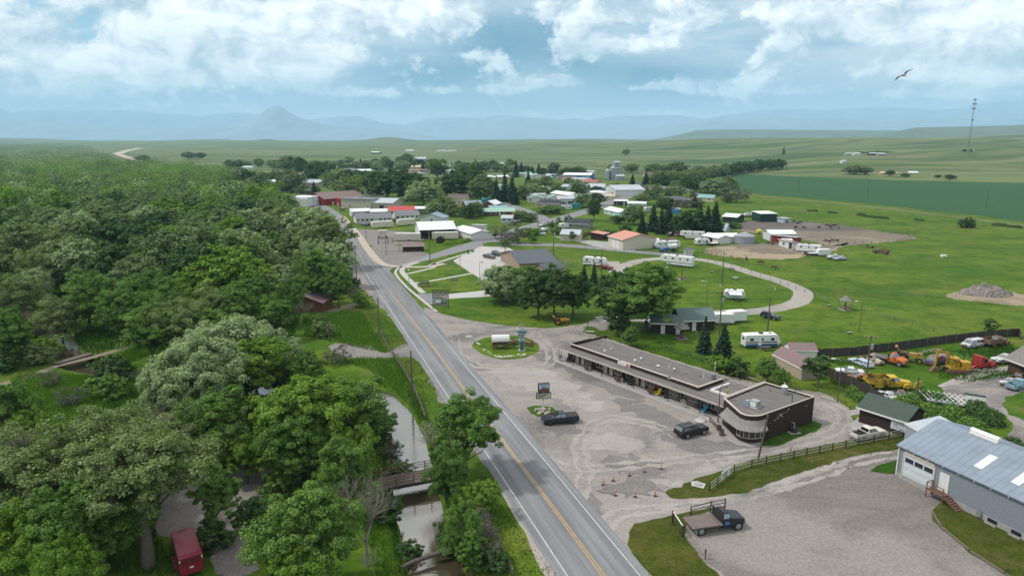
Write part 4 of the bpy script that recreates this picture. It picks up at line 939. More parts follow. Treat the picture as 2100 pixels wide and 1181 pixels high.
 top, bot, bo2 = [outw(p, .03) for p in ring], [outw(p, 1.25) for p in ring], [outw(p, .6) for p in ring]; n = len(ring)
 MB().add([(x,y,3.75) for x,y in top]+[(x,y,3.0) for x,y in bo2]+[(x,y,2.45) for x,y in bot]+[(x,y,2.36) for x,y in bot]+[(x,y,2.36) for x,y in top], [(k*n+i,k*n+i+1,(k+1)*n+i+1,(k+1)*n+i) for k in range(4) for i in range(n-1)]+[(0,n,2*n,3*n,4*n),(n-1,5*n-1,4*n-1,3*n-1,2*n-1)]).build('shingle_awning', shingle('shake_awning', (.25,.235,.225), 1.4), o)
 wr = [outw(p, .05) for p in ring[2:]]
 gl = MB().add([(x,y,z) for z in (.95,2.15) for x,y in wr], [(i,i+1,len(wr)+i+1,len(wr)+i) for i in range(len(wr)-1)]).build('bow_window', GLASS, o)
 fr = MB(); wo = [outw(p, .10) for p in ring[2:]]
 for i, (x, y) in enumerate(wo):
  fr.bar((x,y,.9),(x,y,2.2),.07)
  if i: px_, py_ = wo[i-1]; fr.bar((px_,py_,.9),(x,y,.9),.08)
 fr.build('frame', TRIMB, gl)
 # bare patches where paint has gone on the south wall
 sp = MB(); rg = random.Random(4); wv = Vector((49.1-48.15, 11.4+2.1)).normalized()
 for t, z, w_, h_ in ((2.2,2.6,.2,.15),(3.2,2.8,.6,.14),(3.9,2.95,.5,.16),(4.6,3.2,.55,.3),(4.4,3.5,.3,.25),(5.0,3.0,.5,.12),(5.1,3.45,.3,.2),(5.6,3.55,.18,.14),(6.2,3.5,.2,.2),(6.6,3.75,.3,.3),(4.0,3.3,.2,.2),(11.2,3.3,.5,.14)):
  p = Vector((48.15, -2.1))+wv*t; sp.add([(p.x+.012,p.y,z),(p.x+wv.x*w_+.012,p.y+wv.y*w_,z+.05),(p.x+wv.x*w_*.9+.012,p.y+wv.y*w_*.9,z+h_),(p.x+wv.x*w_*.2+.012,p.y+wv.y*w_*.2,z+h_*.8)], [(0,1,2,3)])
 sp.build('bare_patch', TRIMB, o)
 # porch: floor, posts, doors, windows
 MB().prism([(-.3,-.85),(36.6,-1.25),(36.6,2.0),(-.3,3.0)], 0, .12).build('porch_floor', CONC_G, o)
 MB().prism([(38.2,-1.6),(40.4,-2.6),(45.3,-5.3),(46.8,-5.4),(48.6,-4.0),(48.5,-2),(40.6,-.7),(40.6,2.0),(38.2,2.0)], 0, .14).build('cafe_walk', CONC_G, o)
 MB().add([(36.6,-1.3,.11),(38.2,-1.7,.13),(38.2,-.3,.13),(36.6,-.3,.11),(36.6,-3.0,.0),(38.2,-3.3,.0)], [(0,1,2,3),(4,5,1,0)]).build('ramp', CONC, o)
 U = lambda u, z=1.2: along(A, ex, ey, YF, z, u)
 for u in (1175,1234,1299,1370,1436): x = along(A, ex, ey, .15, 1.2, u); MB().box(x-.06,x+.06,.1,.22,.12,2.66).build('post', WOODD, o)
 for u in (1184,1195,1242,1253.5,1306,1319): opening_at(o, 'd', U(u), .12, .95, 2.1, YF, DOORB)
 for u, w in ((1171,1.6),(1207,1.5),(1230,1.7),(1267,1.6),(1292,1.6),(1334,1.7),(1365,1.6),(1446,1.2),(1459,1.5),(1477,1.4)): opening_at(o, 'w', U(u), .85, w, 1.15, YF, TRIMB)
 for u, w in ((1384,2.7),(1424,2.8)):
  x = U(u); bw = MB().prism([(x-w/2,YF),(x+w/2,YF),(x+w/2-.35,YF-.5),(x-w/2+.35,YF-.5)][::-1], .5, 2.35).build('bay_window', GLASS, o); fr = MB()
  P4 = [(x-w/2,YF-.02),(x-w/2+.35,YF-.53),(x+w/2-.35,YF-.53),(x+w/2,YF-.02)]
  for (x0,y0),(x1,y1) in zip(P4[:-1],P4[1:]):
   k = 4 if abs(x1-x0) > 1 else 1
   for j in range(k+1): fr.bar((x0+(x1-x0)*j/k,y0+(y1-y0)*j/k,.5),(x0+(x1-x0)*j/k,y0+(y1-y0)*j/k,2.35),.06)
   for z in (.5,1.1,1.72,2.35): fr.bar((x0,y0,z),(x1,y1,z),.07)
  fr.build('frame', TRIMB, bw)
 for u in (1406,1469): opening_at(o, 'd', U(u), .12, 1.1, 2.2, YF, GLASS);
 # rail beside the ramp
 r = MB()
 for x in (36.7,37.5,38.2): r.bar((x,-1.75,0),(x,-1.75,1.05),.06)
 r.bar((36.7,-1.75,1.05),(38.2,-1.75,1.05),.06).bar((36.7,-1.75,.6),(38.2,-1.75,.6),.05); r.build('ramp_rail', STEEL, o)
 MB().bar((39.0,-1.8,.1),(39.0,-1.8,1.1),.1).bar((41.6,-3.4,.1),(41.6,-3.4,1.1),.1).bar((39,-1.8,.9),(41.6,-3.4,.9),.05,.25).bar((39,-1.8,.5),(41.6,-3.4,.5),.05,.25).build('patio_rail', WOODB, o)
 # cola sign on the parapet
 x0, x1 = U(1269.5, 3.5), U(1294, 3.5)
 sg = thing('roof_sign', 'long white sign with a red square on the motel parapet', 'sign', (A+ex*x0+ey*1.66).to_3d(), rz)
 W_ = x1-x0; MB().box(0, W_, 0, .1, 3.02, 3.72).build('sign_panel', TRIM, sg); MB().box(W_*.70, W_*.93, -.02, 0, 3.1, 3.62).build('red_square', mat('sign_red', (.40,.02,.03), .5, var=.05), sg)

 wv_ = MB()
 for k in range(6): wv_.bar((W_*.71+k*W_*.035, -.035, 3.33+.05*sin(k*1.5)), (W_*.71+(k+1)*W_*.035, -.035, 3.33+.05*sin((k+1)*1.5)), .03, .06)
 wv_.build('white_script', TRIM, sg)
 tl = MB(); rg = random.Random(8)
 for k in range(11): x = .25+k*.13+(.12 if k > 5 else 0); tl.box(x, x+.07, -.012, 0, 3.34, 3.34+rg.uniform(.1, .2))
 tl.box(.3, W_*.6, -.012, 0, 3.16, 3.19); tl.build('faded_lettering', mat('sign_grey', (.42,.43,.43), .6), sg)
 return A, ex, ey, rz, U
def opening_at(o, kind, x, z, w, h, y, fm):
 if kind == 'w':
  p = MB().box(x-w/2,x+w/2,y-.02,y+.02,z,z+h).build('window', GLASS, o); t = .1; f = MB()
  for a in ((x-w/2-t,x-w/2,z-t,z+h+t),(x+w/2,x+w/2+t,z-t,z+h+t),(x-w/2,x+w/2,z-t,z),(x-w/2,x+w/2,z+h,z+h+t),(x-.03,x+.03,z,z+h)): f.box(a[0],a[1],y-.06,y+.02,a[2],a[3])
  f.build('frame', fm, p)
 else:
  p = MB().box(x-w/2,x+w/2,y-.05,y+.02,z,z+h).build('door', fm, o); MB().box(x+w/2-.15,x+w/2-.08,y-.1,y-.05,z+1,z+1.08).build('handle', BLACK, p)
def text(parent, s, loc, size, m, rz=0, align='LEFT', name='lettering', rx=pi/2, ext=.008):
 c = bpy.data.curves.new(name, 'FONT'); c.body = s; c.size = size; c.extrude = ext; c.align_x = align; c.resolution_u = 3
 t = bpy.data.objects.new(name, c); me = bpy.data.meshes.new_from_object(t); bpy.data.objects.remove(t); me.materials.clear(); me.materials.append(m)
 o = link(name, me, parent, loc, rz); o.rotation_euler.x = rx; return o
MOTEL_A, MEX, MEY, MRZ, MU = motel()
def mp(x, y, z=0): p = MOTEL_A+MEX*x+MEY*y; return (p.x, p.y, z)

# ---------------------------------------------------------------- sheet metal shop at the right edge
def shop():
 A, _, rz = frame_of((1847,913), (2100,1027), 4.6); L, Dp, eh, rise = 30., 14.4, 4.6, 2.4
 o = thing('metal_shop', 'long blue grey metal workshop with a white garage door at the right edge', 'workshop', (A.x, A.y, 0), rz)
 wm = shader('galvanised_siding', lambda T, co: (T.mix(T.sm(T.noise(T.stretch(co, 3.0, 1, 9.0), 1.0, 4, .7), .3, .7), (.18,.205,.24), (.25,.275,.31)), .55))
 m = MB(); wall_mb(m, 'gable', L, Dp, eh, rise); m.build('wall', wm, o)
 rm = ribbed('galvanised_roof', (.235,.28,.34), .9, 0, .6, .5, .1, (.16,.185,.225)); m = MB(); roof_mb(m, 'gable', L, Dp, eh, rise, .35, .12); ro = m.build('roof', rm, o)
 s = 2*rise/Dp
 for x in (8.6, 13.0, 21.0):
  z = lambda y: eh+y*s+.16; q = MB().add([(x,y,z(y)+d) for d in (0,.04) for y in (1.7,4.6)]+[(x+1.0,y,z(y)+d) for d in (0,.04) for y in (1.7,4.6)], [(0,1,3,2),(4,6,7,5),(2,3,7,6),(0,4,5,1),(0,2,6,4),(1,5,7,3)]); q.build('skylight_panel', mat('white_skylight', (.68,.72,.76), .5, var=.05), ro)
 rv = MB(); zz = eh+rise+.2; rv.tube((4.4,Dp/2,zz+.25),(8.0,Dp/2,zz+.25),.38,.38,12).box(4.4,8.0,Dp/2-.5,Dp/2+.5,zz-.15,zz+.06); rv.build('ridge_vent', TRIM, ro)
 MB().tube((16.2,Dp/2-.6,eh+rise-.4),(16.2,Dp/2-.6,eh+rise+1.7),.28,.28,10).build('flue', RUST, ro)
 MB().box(0,L,-.06,-.0,-.1,.75).build('foundation', CONC_G, o)
 g = MB().box(.75,5.0,-.05,.0,.12,3.7).build('garage_door', mat('pale_garage_door', (.55,.60,.62), .5, var=.08), o)
 for k in range(3): MB().box(.95+k*1.36,2.0+k*1.36+.12,-.07,-.05,2.75,3.35).build('pane', GLASS, g)
 fr = MB().box(.6,.75,-.09,0,.1,3.85).box(5.0,5.15,-.09,0,.1,3.85).box(.75,5.0,-.09,0,3.7,4.2); fr.build('frame', TRIMB, g)
 MB().box(.75,5.0,-.07,-.06,1.0,1.03).box(.75,5.0,-.07,-.06,1.9,1.93).box(.75,5.0,-.07,-.06,2.68,2.71).build('panel_seam', STEEL, g)
 d = MB().box(5.95,6.95,-.06,0,1.15,3.4).build('door', DOORW, o); MB().box(5.82,5.95,-.09,0,1.05,3.55).box(6.95,7.08,-.09,0,1.05,3.55).box(5.95,6.95,-.09,0,3.4,3.55).build('frame', TRIM, d)
 MB().box(-.14,-.0,-.14,-.0,.3,4.3).build('downpipe', TRIM, o)
 st = MB().box(5.0,7.4,-1.25,-.1,1.0,1.1)
 for k in range(6): st.box(7.4+k*.3,7.75+k*.3,-1.25,-.1,.9-k*.165,.96-k*.165)
 st.bar((7.3,-.2,.95),(9.3,-.2,0),.06,.25).bar((7.3,-1.15,.95),(9.3,-1.15,0),.06,.25); ste = st.build('wooden_steps', RUST, o)
 rl = MB()
 for x, y in ((5.1,-1.2),(7.3,-1.2),(5.1,-.2)): rl.bar((x,y,0),(x,y,2.1),.1)
 rl.bar((5.1,-1.2,2.05),(7.3,-1.2,2.05),.08).bar((5.1,-1.2,1.6),(7.3,-1.2,1.6),.08).bar((5.1,-1.2,2.05),(5.1,-.2,2.05),.08); rl.build('railing', RUST, ste)
 for x in (12.2, 14.9): w = MB().box(x,x+1.1,-.1,-.03,.25,.7).build('basement_window', GLASS, o); MB().box(x-.1,x+1.2,-.5,-.45,0,.35).build('window_well', CONC_G, w)
 MB().box(11.0,11.5,-.35,-.08,.3,.9).tube((11.1,-.2,.9),(11.1,-.2,1.2),.06,.06,6).tube((11.4,-.2,.9),(11.4,-.2,1.15),.06,.06,6).build('gas_meter', STEEL, o)
 for k in range(9): MB().tube((2.2+k*2.0,-.42,4.42),(2.2+k*2.0,-.36,4.42),.06,.06,8).build('gutter_end', TRIM, ro)
 return A, rz
SHOP_A, SRZ = shop()

# ---------------------------------------------------------------- buildings round the campground
house('bath_house', 'dark brown shower house with a ribbed green roof at the campground', (1399,657), (1466,655), 7.5, 2.7, 'gable', 1.9, 'brown', 'green', .5, f='sd--', r='-', cat='shower house')
o = house('bath_house_wing', 'brown wing with a beige door beside the green roofed shower house', (1337,662), (1399,664), 6, 2.6, 'gable', 1.2, 'brown', 'green', .4, f='-d-d', l='-wd', cat='building')
house('barn_shed', 'brown roofed barn shaped shed with tan walls behind the motel', (1585,727), (1645,757), 4.0, 2.2, 'gable', 1.5, 'tan', 'mauve', .12, base=False, cat='shed', f='----')
house('white_shed', 'small white shed with a brown roof beside the plank fence', (1622,719), (1676,720), 4.2, 2.2, 'gable', 1.0, 'white', 'mauve', .15, cat='shed', f='-')
o = house('rock_shop', 'low dark brown cabin with a green shingle roof and a white wall board', (1764,834), (1857,863), 6.2, 2.6, 'gable', 1.5, 'brown', 'gshingle', .45, cat='cabin', f='', l='-s')
bd = thing('wall_board', 'white painted board hanging on the green roofed cabin wall', 'sign', o.location, o.rotation_euler.z)
bd.location = o.location + Vector((cos(bd.rotation_euler.z)*5.0+sin(bd.rotation_euler.z)*.08, sin(bd.rotation_euler.z)*5.0-cos(bd.rotation_euler.z)*.08, 0))
MB().box(0,2.2,-.06,0,.8,2.1).build('board', mat('pale_board', (.50,.55,.60), .6, var=.12), bd)
q = MB()
for a, b in (((.5,1.6),(.8,1.75)),((.8,1.75),(1.05,1.55)),((.4,1.5),(.7,1.5)),((.75,1.4),(1.0,1.4)),((1.4,1.75),(1.6,1.6)),((1.7,1.7),(1.9,1.55)),((.5,1.25),(1.7,1.2)),((.9,1.8),(1.0,1.6))): q.bar((a[0],-.07,a[1]),(b[0],-.07,b[1]),.02,.07)
q.build('drawing', mat('board_ink', (.17,.21,.24), .7), bd)
house('lean_to', 'weathered grey metal lean-to between the cabin and the metal workshop', (1858,870), (1889,888), 5.5, 2.5, 'shed', .9, 'steel', 'steel', .1, cat='lean-to')
o = house('log_barn', 'log barn with a weathered shake roof at the right edge', (2070,733), (2120,752), 9, 3.0, 'gable', 2.6, 'log', 'wood', .7, cat='barn', f='-o', l='-')
# cabin by the highway, two pitch roof
o = house('log_cabin', 'brown board cabin with a stepped mauve metal roof beside the wood', (596,618), (659,620), 7.5, 2.9, 'gabley', 1.5, 'rust', 'mauve', .7, cat='cabin', l='')
MB().tube((2.4,-1.0,2.0),(2.4,-1.25,2.1),.45,.38,12).build('satellite_dish', STEEL, o)
house('dark_shed', 'low black shed with a flat roof beside the brown cabin', (662,600), (690,600), 3.5, 2.2, 'flat', .3, 'dark', 'dark', .1, cat='shed')
# sheriff style brick office
A = Vector(P(1026,519,3.0)); B = Vector(P(1093,559,3.0))
office = house('brick_office', 'tan brick office with a slate roof beside the concrete parking', (1027,519), (1066,541), 13.5, 2.9, 'gabley', 2.6, 'brick', 'slate', .5, cat='office', l='w-ww-w-w', f='')
house('brick_office_wing', 'lower tan brick wing with a white door behind the round trees', (1095,548), (1118,554), 8, 2.7, 'gabley', 1.5, 'brick', 'slate', .4, cat='office wing', f='-d', r='')
# orange roofed fire hall
fh = house('fire_hall', 'beige hall with a salmon metal roof and two white garage doors', (1248,484), (1278,492), 16, 4.3, 'gable', 1.9, 'cream', 'salmon', .5, cat='hall', f='-GG-')
house('fire_hall_wing', 'beige block with a salmon shed roof on the right of the garage doors', (1278,491), (1321,490), 10, 3.8, 'shed', 1.1, 'cream', 'salmon', .5, cat='building', f='')
house('fire_hall_porch', 'small dark porch with a salmon roof left of the garage doors', (1236,481), (1249,478), 6, 2.6, 'shed', .5, 'brown', 'salmon', .4, cat='building')
# ---------------------------------------------------------------- the town
def H_(label, a, b, dp, eh, roof, rise, wall, rc, f='', r='', l='', nm='house', cat='house', ov=.4, **k): return house(nm, label, a, b, dp, eh, roof, rise, wall, rc, ov, f, r, l, cat=cat, **k)
def open_barn():
 A, L, rz = frame_of((861,472), (934,469.5), 4.2); Dp, eh, rise = 17., 4.2, 2.6
 o = thing('pole_barn', 'white roofed open fronted pole barn in the storage yard', 'barn', (A.x, A.y, 0), rz)
 m = MB(); wall_mb(m, 'gable', .15, Dp, eh, rise); m.M = Matrix.Translation((L-.15, 0, 0)); wall_mb(m, 'gable', .15, Dp, eh, rise); m.M = None; m.box(.15, L-.15, Dp-.15, Dp, 0, eh); m.build('wall', WC['white'], o)
 m = MB(); roof_mb(m, 'gable', L, Dp, eh, rise, .5); m.build('roof', RC['white'], o)
 for k in range(5): MB().box(L*k/4-.1+(.1 if k == 0 else -.1 if k == 4 else 0), L*k/4+.1, 0, .2, 0, eh-.05).build('post', TRIMB, o)
 q = MB(); rg = random.Random(3)
 for k in range(9): x = 1.2+k*1.6; y = rg.uniform(2, 5); q.box(x, x+rg.uniform(.6, 1.3), y, y+1.2, 0, rg.uniform(.6, 1.8))
 q.build('stored_goods', WOOD, o)
open_barn()
H_('white metal lean-to on the right side of the open pole barn', (930,469), (966,480), 10, 3.0, 'gable', 1.2, 'white', 'white', '-g', nm='storage_shed', cat='shed')
H_('dark brown gabled privy hut beside the long cream trailer', (895,489), (911,489), 3.0, 2.2, 'gabley', .9, 'brown', 'bronze', nm='hut', cat='hut', ov=.2)
o = house('information_shelter', 'low dark brown shelter with a long mauve roof at the corner lot', (826,505), (869,504), 4.5, 2.3, 'gable', .8, 'brown', 'mauve', .4, cat='shelter')
q = MB();
for x in (-1.6, -.4): q.bar((x,.1,0),(x,.1,2.2),.14)
q.build('post', WOODD, o)
H_('long white house with a grey roof and many windows beside Main Street', (730,448), (803,445), 9, 2.7, 'gable', 1.9, 'white', 'grey', 'wwwwdwww', 'ww')
H_('white house with a grey roof behind the cream trailers', (811,442), (860,440), 9, 2.6, 'gable', 2.0, 'white', 'grey', 'wwwww')
H_('white house end with a blue grey gable behind the pole barn', (861,447), (909,448), 11, 2.5, 'gabley', 2.2, 'white', 'blue', 'w')
H_('beige building with a bright red metal roof', (797,433), (850,432), 11, 3.4, 'gable', 2.1, 'tan', 'red', '-d-', nm='shop_building', cat='building')
H_('grey annex with a white roof right of the bright red roof', (850,428.5), (871,428.5), 8, 3.2, 'gable', 1.0, 'grey', 'white', '', nm='annex', cat='building')
H_('low white roofed building at the street corner left of the red roof', (721,434.5), (759,433), 9, 2.8, 'gable', 1.2, 'white', 'white', 'wdw', nm='shop_building', cat='building')
H_('low white roofed building next to the bright red roof', (760,435), (797,434), 9, 2.8, 'gable', 1.2, 'grey', 'white', 'ww', nm='shop_building', cat='building')
H_('large beige block commercial building with a flat roof on Main Street', (699,408), (760,410), 14, 6, 'flat', .3, 'stone', 'grey', '-w--w', 'w-', nm='commercial_block', cat='building')
H_('long grey roofed garage with a dark doorway joined to the beige block', (760,416), (805,417), 22, 4, 'gable', 2.2, 'stone', 'steel', '-o-', nm='garage_building', cat='garage')
H_('wide dark red hall with a brown roof on Main Street', (664,408), (746,402), 22, 4.5, 'gable', 3.4, 'red', 'brown', '-d-w-d-', nm='hall', cat='hall')
H_('red false fronted entrance on the wide brown roofed hall', (688,407), (697,408), 3, 5, 'flat', .3, 'red', 'red', 'd', nm='hall_entrance', cat='entrance', ov=.1)
H_('steep brown pyramid roof turret behind the brown roofed hall', (716,396), (740,396), 10, 5.5, 'hip', 3.6, 'tan', 'bronze', nm='turret', cat='building')
H_('tall plain white building left of Main Street with a white roof', (592,405), (630,406), 15, 6, 'flat', .3, 'white', 'white', '-s--', nm='store', cat='store', ov=.1)
H_('white box annex on the front of the tall white building', (611,409), (629,409.5), 2, 5, 'flat', .2, 'white', 'white', nm='annex', cat='building', ov=.05)
H_('low brown timber porch building beside the tall white store', (634,431), (657,436), 5, 2.6, 'shed', .5, 'rust', 'bronze', 'd-', nm='shop_building', cat='building')
T_ = [ # label, a, b, depth, eave, roof, rise, wall, roof colour, front slots
 ('long pale blue white roof low among the trees on the left',(383,411),(440,411),12,3.5,'gable',1.2,'white','steel',''),
 ('white house with a brown roof at the edge of the wood',(522,391),(546,390),9,3,'gable',1.6,'white','brown','ww'),
 ('white hipped roof house behind the wood beside the brown roof',(543,388),(575,388),10,3,'hip',1.5,'white','white','ww'),
 ('small white roof left of the brown roofed house in the trees',(499,392),(521,392),9,3,'gable',1.5,'cream','white','w'),
 ('white metal building in front of the brown roofed house',(523,400),(547,400),9,4,'gable',1.0,'white','white',''),
 ('pale house with a grey hipped roof between two round trees',(501,370),(520,370),9,4,'hip',2.4,'cream','slate','ww'),
 ('long dark blue roofed house behind the round willow',(549,378),(574,378),9,3.2,'gable',1.7,'brown','dark','ww'),
 ('white building with a big white roof behind the tall white store',(564,387),(591,386),12,3.4,'gable',1.5,'white','white','w'),
 ('long tan flat roofed building behind the dark spruce',(606,391),(643,391),12,3.6,'flat',.3,'cream','grey','wd'),
 ('shop with a pale metal roof left of the big dark trees',(628,375),(658,375),14,4,'gable',2.0,'tan','steel','d'),
 ('tall pale blue gabled house beside the pale metal roof',(657,372),(669,372),9,5,'gabley',2.2,'pale','blue','w'),
 ('white arched roof shelter above the pale metal roof',(642,360),(658,360),12,2.5,'round',2.8,'white','white',''),
 ('white house with a teal roof behind the brown roofed hall',(742,396),(776,397),9,3,'gabley',2.4,'white','teal','ww'),
 ('big white roofed store on the far side of town',(717,351),(763,350),18,4,'gable',1.6,'white','white',''),
 ('pale house beside the big white roofed store',(698,349),(716,350),12,5,'gabley',2.5,'pale','grey','w'),
 ('small red roofed house on the far side of town',(732,341.5),(753,341.5),12,3,'gable',1.8,'cream','red','w'),
 ('brown red roofed house above the arched shelter',(611,357.5),(628,357.5),9,3,'gable',1.5,'tan','brown',''),
 ('small white roof among the far trees at the left end of town',(497,343),(516,343),10,3,'gable',1.2,'white','white',''),
 ('wide tan roofed school with a blue end wall',(843,343),(889,343),18,4.5,'gable',2.2,'tan','tan','wwww'),
 ('tan low wing in front of the tan roofed school',(826,349),(886,348.5),12,3.5,'flat',.3,'peach','tan','www'),
 ('long tan school wing with a white roof',(911,342.5),(941,342.5),16,4,'gable',1.6,'peach','white','ww'),
 ('small white hipped roof beside the school wing',(900,338.5),(914,338.5),12,3,'hip',1.5,'cream','white',''),
 ('grey steel barn alone on the grass beyond the school',(851,326),(873,326),20,5,'gable',3,'steel','steel','o'),
 ('long low white farm shed on the far plain',(831,309),(848,309),24,4,'gable',2,'white','white',''),
 ('far white and red farm building on the plain',(761,313),(778,313),24,4,'gable',2,'brown','white',''),
 ('far row of white trailer homes on the plain, left one',(900,309.5),(917,309),14,3.5,'gable',1,'white','white',''),
 ('far row of white trailer homes on the plain, right one',(920,309.5),(937,309),14,3.5,'gable',1,'white','white',''),
 ('far dark farmhouse on the plain beyond the school',(1014,306.5),(1027,306.5),18,4,'gable',2,'brown','white',''),
 ('far dark long shed on the plain with a grey roof',(1046,305.5),(1061,305),22,5,'gable',2.5,'dark','slate',''),
 ('tan roofed ranch house at the edge of the far field',(1006,336.5),(1034,336),12,3.4,'gable',2,'tan','steel','ww'),
 ('white hipped roof house right of the tall dark tree mass',(989,363.5),(1016,363.5),11,3,'hip',1.7,'cream','white','ww'),
 ('long white roofed house behind the spruces',(1022,363),(1044,362.5),10,3,'gable',1.4,'tan','white','w'),
 ('white house with a pale teal roof behind the spruces',(1010,383),(1032,384),9,3,'gabley',2.2,'white','pgreen','w'),
 ('white camper like house at the far edge of town',(1114,351.5),(1131,351.5),8,3,'gable',1.2,'white','steel','w'),
 ('blue warehouse with a white roof beside the grain elevator',(1154,359),(1211,360),22,5,'gable',2,'blue','white','-G--G'),
 ('pink roofed long low building in front of the blue warehouse',(1193,372),(1223,373),12,3,'gable',1.3,'cream','red','w'),
 ('big pale metal shed left part in front of the grain elevator',(1198,384),(1240,384.5),20,4.8,'gable',2.2,'pale','steel','-G-'),
 ('big white metal shed right part in front of the grain elevator',(1238,383),(1262,390),24,5,'gabley',2.6,'white','steel','-o'),
 ('white house with a dark gable left of the round tree',(1098,389),(1131,389),9,3,'gabley',2.2,'white','white','dw'),
 ('white gabled house behind the round tree',(1151,383),(1172,383),9,3.2,'gable',1.8,'pale','steel','w'),
 ('tan garage with a white metal roof',(1129,396),(1168,401),10,3.4,'gable',1.7,'cream','white','-g-'),
 ('long tan house with a grey metal roof',(1079,402.5),(1121,401.5),9,2.8,'gable',1.5,'tan','steel','ww'),
 ('tan house with a dark blue hipped roof',(1098,416.5),(1149,419),10,3,'hip',2.2,'tan','dark','wdww'),
 ('dark garage beside the dark blue hipped roof house',(1149,412),(1173,412.5),8,2.6,'gable',1.0,'brown','slate','g'),
 ('white metal roofed house behind the dark bushes',(1203,395),(1241,396),9,2.8,'hip',1.5,'white','white','w'),
 ('small peach house with a tan roof right of the white roof',(1239,402.5),(1260,403),8,2.8,'gable',1.5,'cream','tan','wd'),
 ('two storey pale house with a brown roof among the willows',(918,404),(957,404.5),9,5,'gable',1.6,'cream','bronze','wwww'),
 ('long log house with a pale green metal roof',(985,434.5),(1056,433.5),9,2.5,'gable',1.6,'log','pgreen','w-wwdw-w'),
 ('teal roof wing behind the pale green roof',(1004,427),(1041,426.5),7,2.6,'gable',1.2,'log','teal',''),
 ('grey metal roofed log shop with pale skylight strips',(956,421),(990,420),12,3.2,'gable',2.0,'rust','blue','w--'),
 ('white gabled log building joined to the skylight shop',(988,419),(1014,420),12,3.2,'gabley',2.2,'rust','white',''),
 ('little grey house with a bright red gable roof',(1028,447),(1050,447.5),6,2.6,'gable',1.2,'pale','steel','ww'),
 ('bright red gabled roof beside the little grey house',(1041,443),(1058,443.5),6,3.0,'gabley',1.6,'red','red',''),
 ('small white box building with three dark windows on the grass',(968,461),(992,462),4.5,3.6,'shed',-.4,'white','white','-www'),
 ('cream garage with a pale grey metal roof beside the lane',(1150,480),(1188,481.5),8,2.9,'gable',1.6,'cream','steel','--'),
 ('low house with a dark blue roof above the pale garage',(1160,458),(1206,460),10,2.6,'gable',1.7,'grey','dark','ww'),
 ('mint green cottage with a white metal roof',(1239,429),(1270,436),8,2.7,'gable',1.5,'mint','white','ww-','w'),
 ('dark trailer home with a white shed roof beside the blue trimmed one',(1259,412.5),(1287,413),6,2.8,'shed',.4,'dark','white','wd'),
 ('white roofed mobile home with blue walls',(1287,417),(1324,418),8,2.7,'gable',.9,'pale','white','wwd'),
 ('grey barn with a dark roof left of the hayfield',(1271,387),(1290,387),12,4,'gable',2.2,'grey','slate',''),
 ('grey gambrel barn with a blue metal roof',(1287,388),(1313,388.5),9,3.6,'gable',2,'dark','steel','o'),
 ('low shed with a pale blue roof in front of the grey barns',(1285,395.5),(1308,395.5),6,2.4,'shed',.6,'grey','steel',''),
 ('brown roofed ranch house right of the grain elevator',(1322,357),(1361,357),11,3,'gable',1.8,'tan','bronze','www'),
 ('tiny white trailer parked right of the dark hedge',(1331,396),(1345,396),4,2.4,'flat',.2,'white','white','w'),
 ('dark board house with a grey metal roof beside the hedge',(1365,410),(1405,410.5),9,2.8,'gable',1.9,'dark','slate','w'),
 ('small dark outbuilding joined to the grey roofed house',(1405,409.5),(1418,410),6,2.6,'gable',1,'dark','slate',''),
 ('house with a blue green roof among grey bushes',(1430,404.5),(1463,406),9,2.8,'gable',1.7,'cream','teal','ww'),
 ('brown gabled house wing beside the blue green roof',(1414,401),(1432,402),8,3,'gabley',1.8,'rust','slate','w'),
 ('grey mobile home with white trimmed porch',(1337,462),(1369,462),8,2.8,'flat',.2,'grey','white','-wdw'),
 ('grey mobile home end with a white roof',(1368,464),(1391,464.5),7,2.8,'flat',.2,'grey','white','w'),
 ('white ranch house with a white metal roof beside the grain bin',(1462,486),(1516,485.5),8,2.6,'gable',1.0,'white','white','-w--w'),
 ('white carport wing of the ranch house by the grain bin',(1441,483),(1473,489),7,2.6,'gable',1.0,'white','white','o'),
 ('pale blue A frame shed beside the ranch house',(1488,472.5),(1499,472.5),4,.6,'gabley',3.0,'pale','steel',''),
 ('dark machine shed with a white roof in front of the corral',(1482,444),(1512,446),12,3,'gable',1.2,'green','white','o'),
 ('tall dark green open shed with a white roof at the corral',(1560,439),(1594,438.5),10,4.4,'shed',.4,'green','white','-'),
 ('white barn with a metal roof beside the red shed',(1580,480),(1632,480),9,3.2,'gable',1.2,'white','white','-g-'),
 ('dark red shed with an open side in front of the white barn',(1584,482),(1634,487),5,3.0,'shed',-.5,'red','steel',''),
 ('white horse shed with a doorway below the red shed',(1598,491),(1625,497),4,2.8,'shed',-.4,'white','brown','-w-o'),
 ('tiny white hut right of the horse shed',(1606,494),(1624,494.5),4,1.8,'gable',.6,'white','white',''),
 ('low white roofed lean-to with a brown roof left of the tank truck',(1322,497),(1362,494),7,2.6,'shed',.4,'white','white','-o'),
 ('low brown canvas roof beside the white lean-to',(1361,500),(1390,497),5,1.6,'gable',1.4,'brown','bronze',''),
 ('small dark hen house beside the corral fence',(1404,514),(1421,514.5),3.5,2.0,'gable',.7,'white','slate',''),
 ('pale sheet metal hut right of the dark green shed',(1594,447),(1608,449),4,2.2,'flat',.2,'pale','steel',''),
 ('tan farm buildings below the far hill, long one',(1807,355),(1842,355),9,3,'gable',1.5,'peach','tan','ww'),
 ('tan farm shed right of the long tan farm building',(1865,354.5),(1884,354.5),8,3,'gable',1.4,'peach','white',''),
]
for t in T_: H_(*t[:9], t[9], nm='outbuilding' if any(w in t[0] for w in ('shed', 'barn', 'hut', 'garage', 'annex')) else 'house', cat='shed' if any(w in t[0] for w in ('shed', 'hut')) else 'barn' if 'barn' in t[0] else 'house', ov=.4)
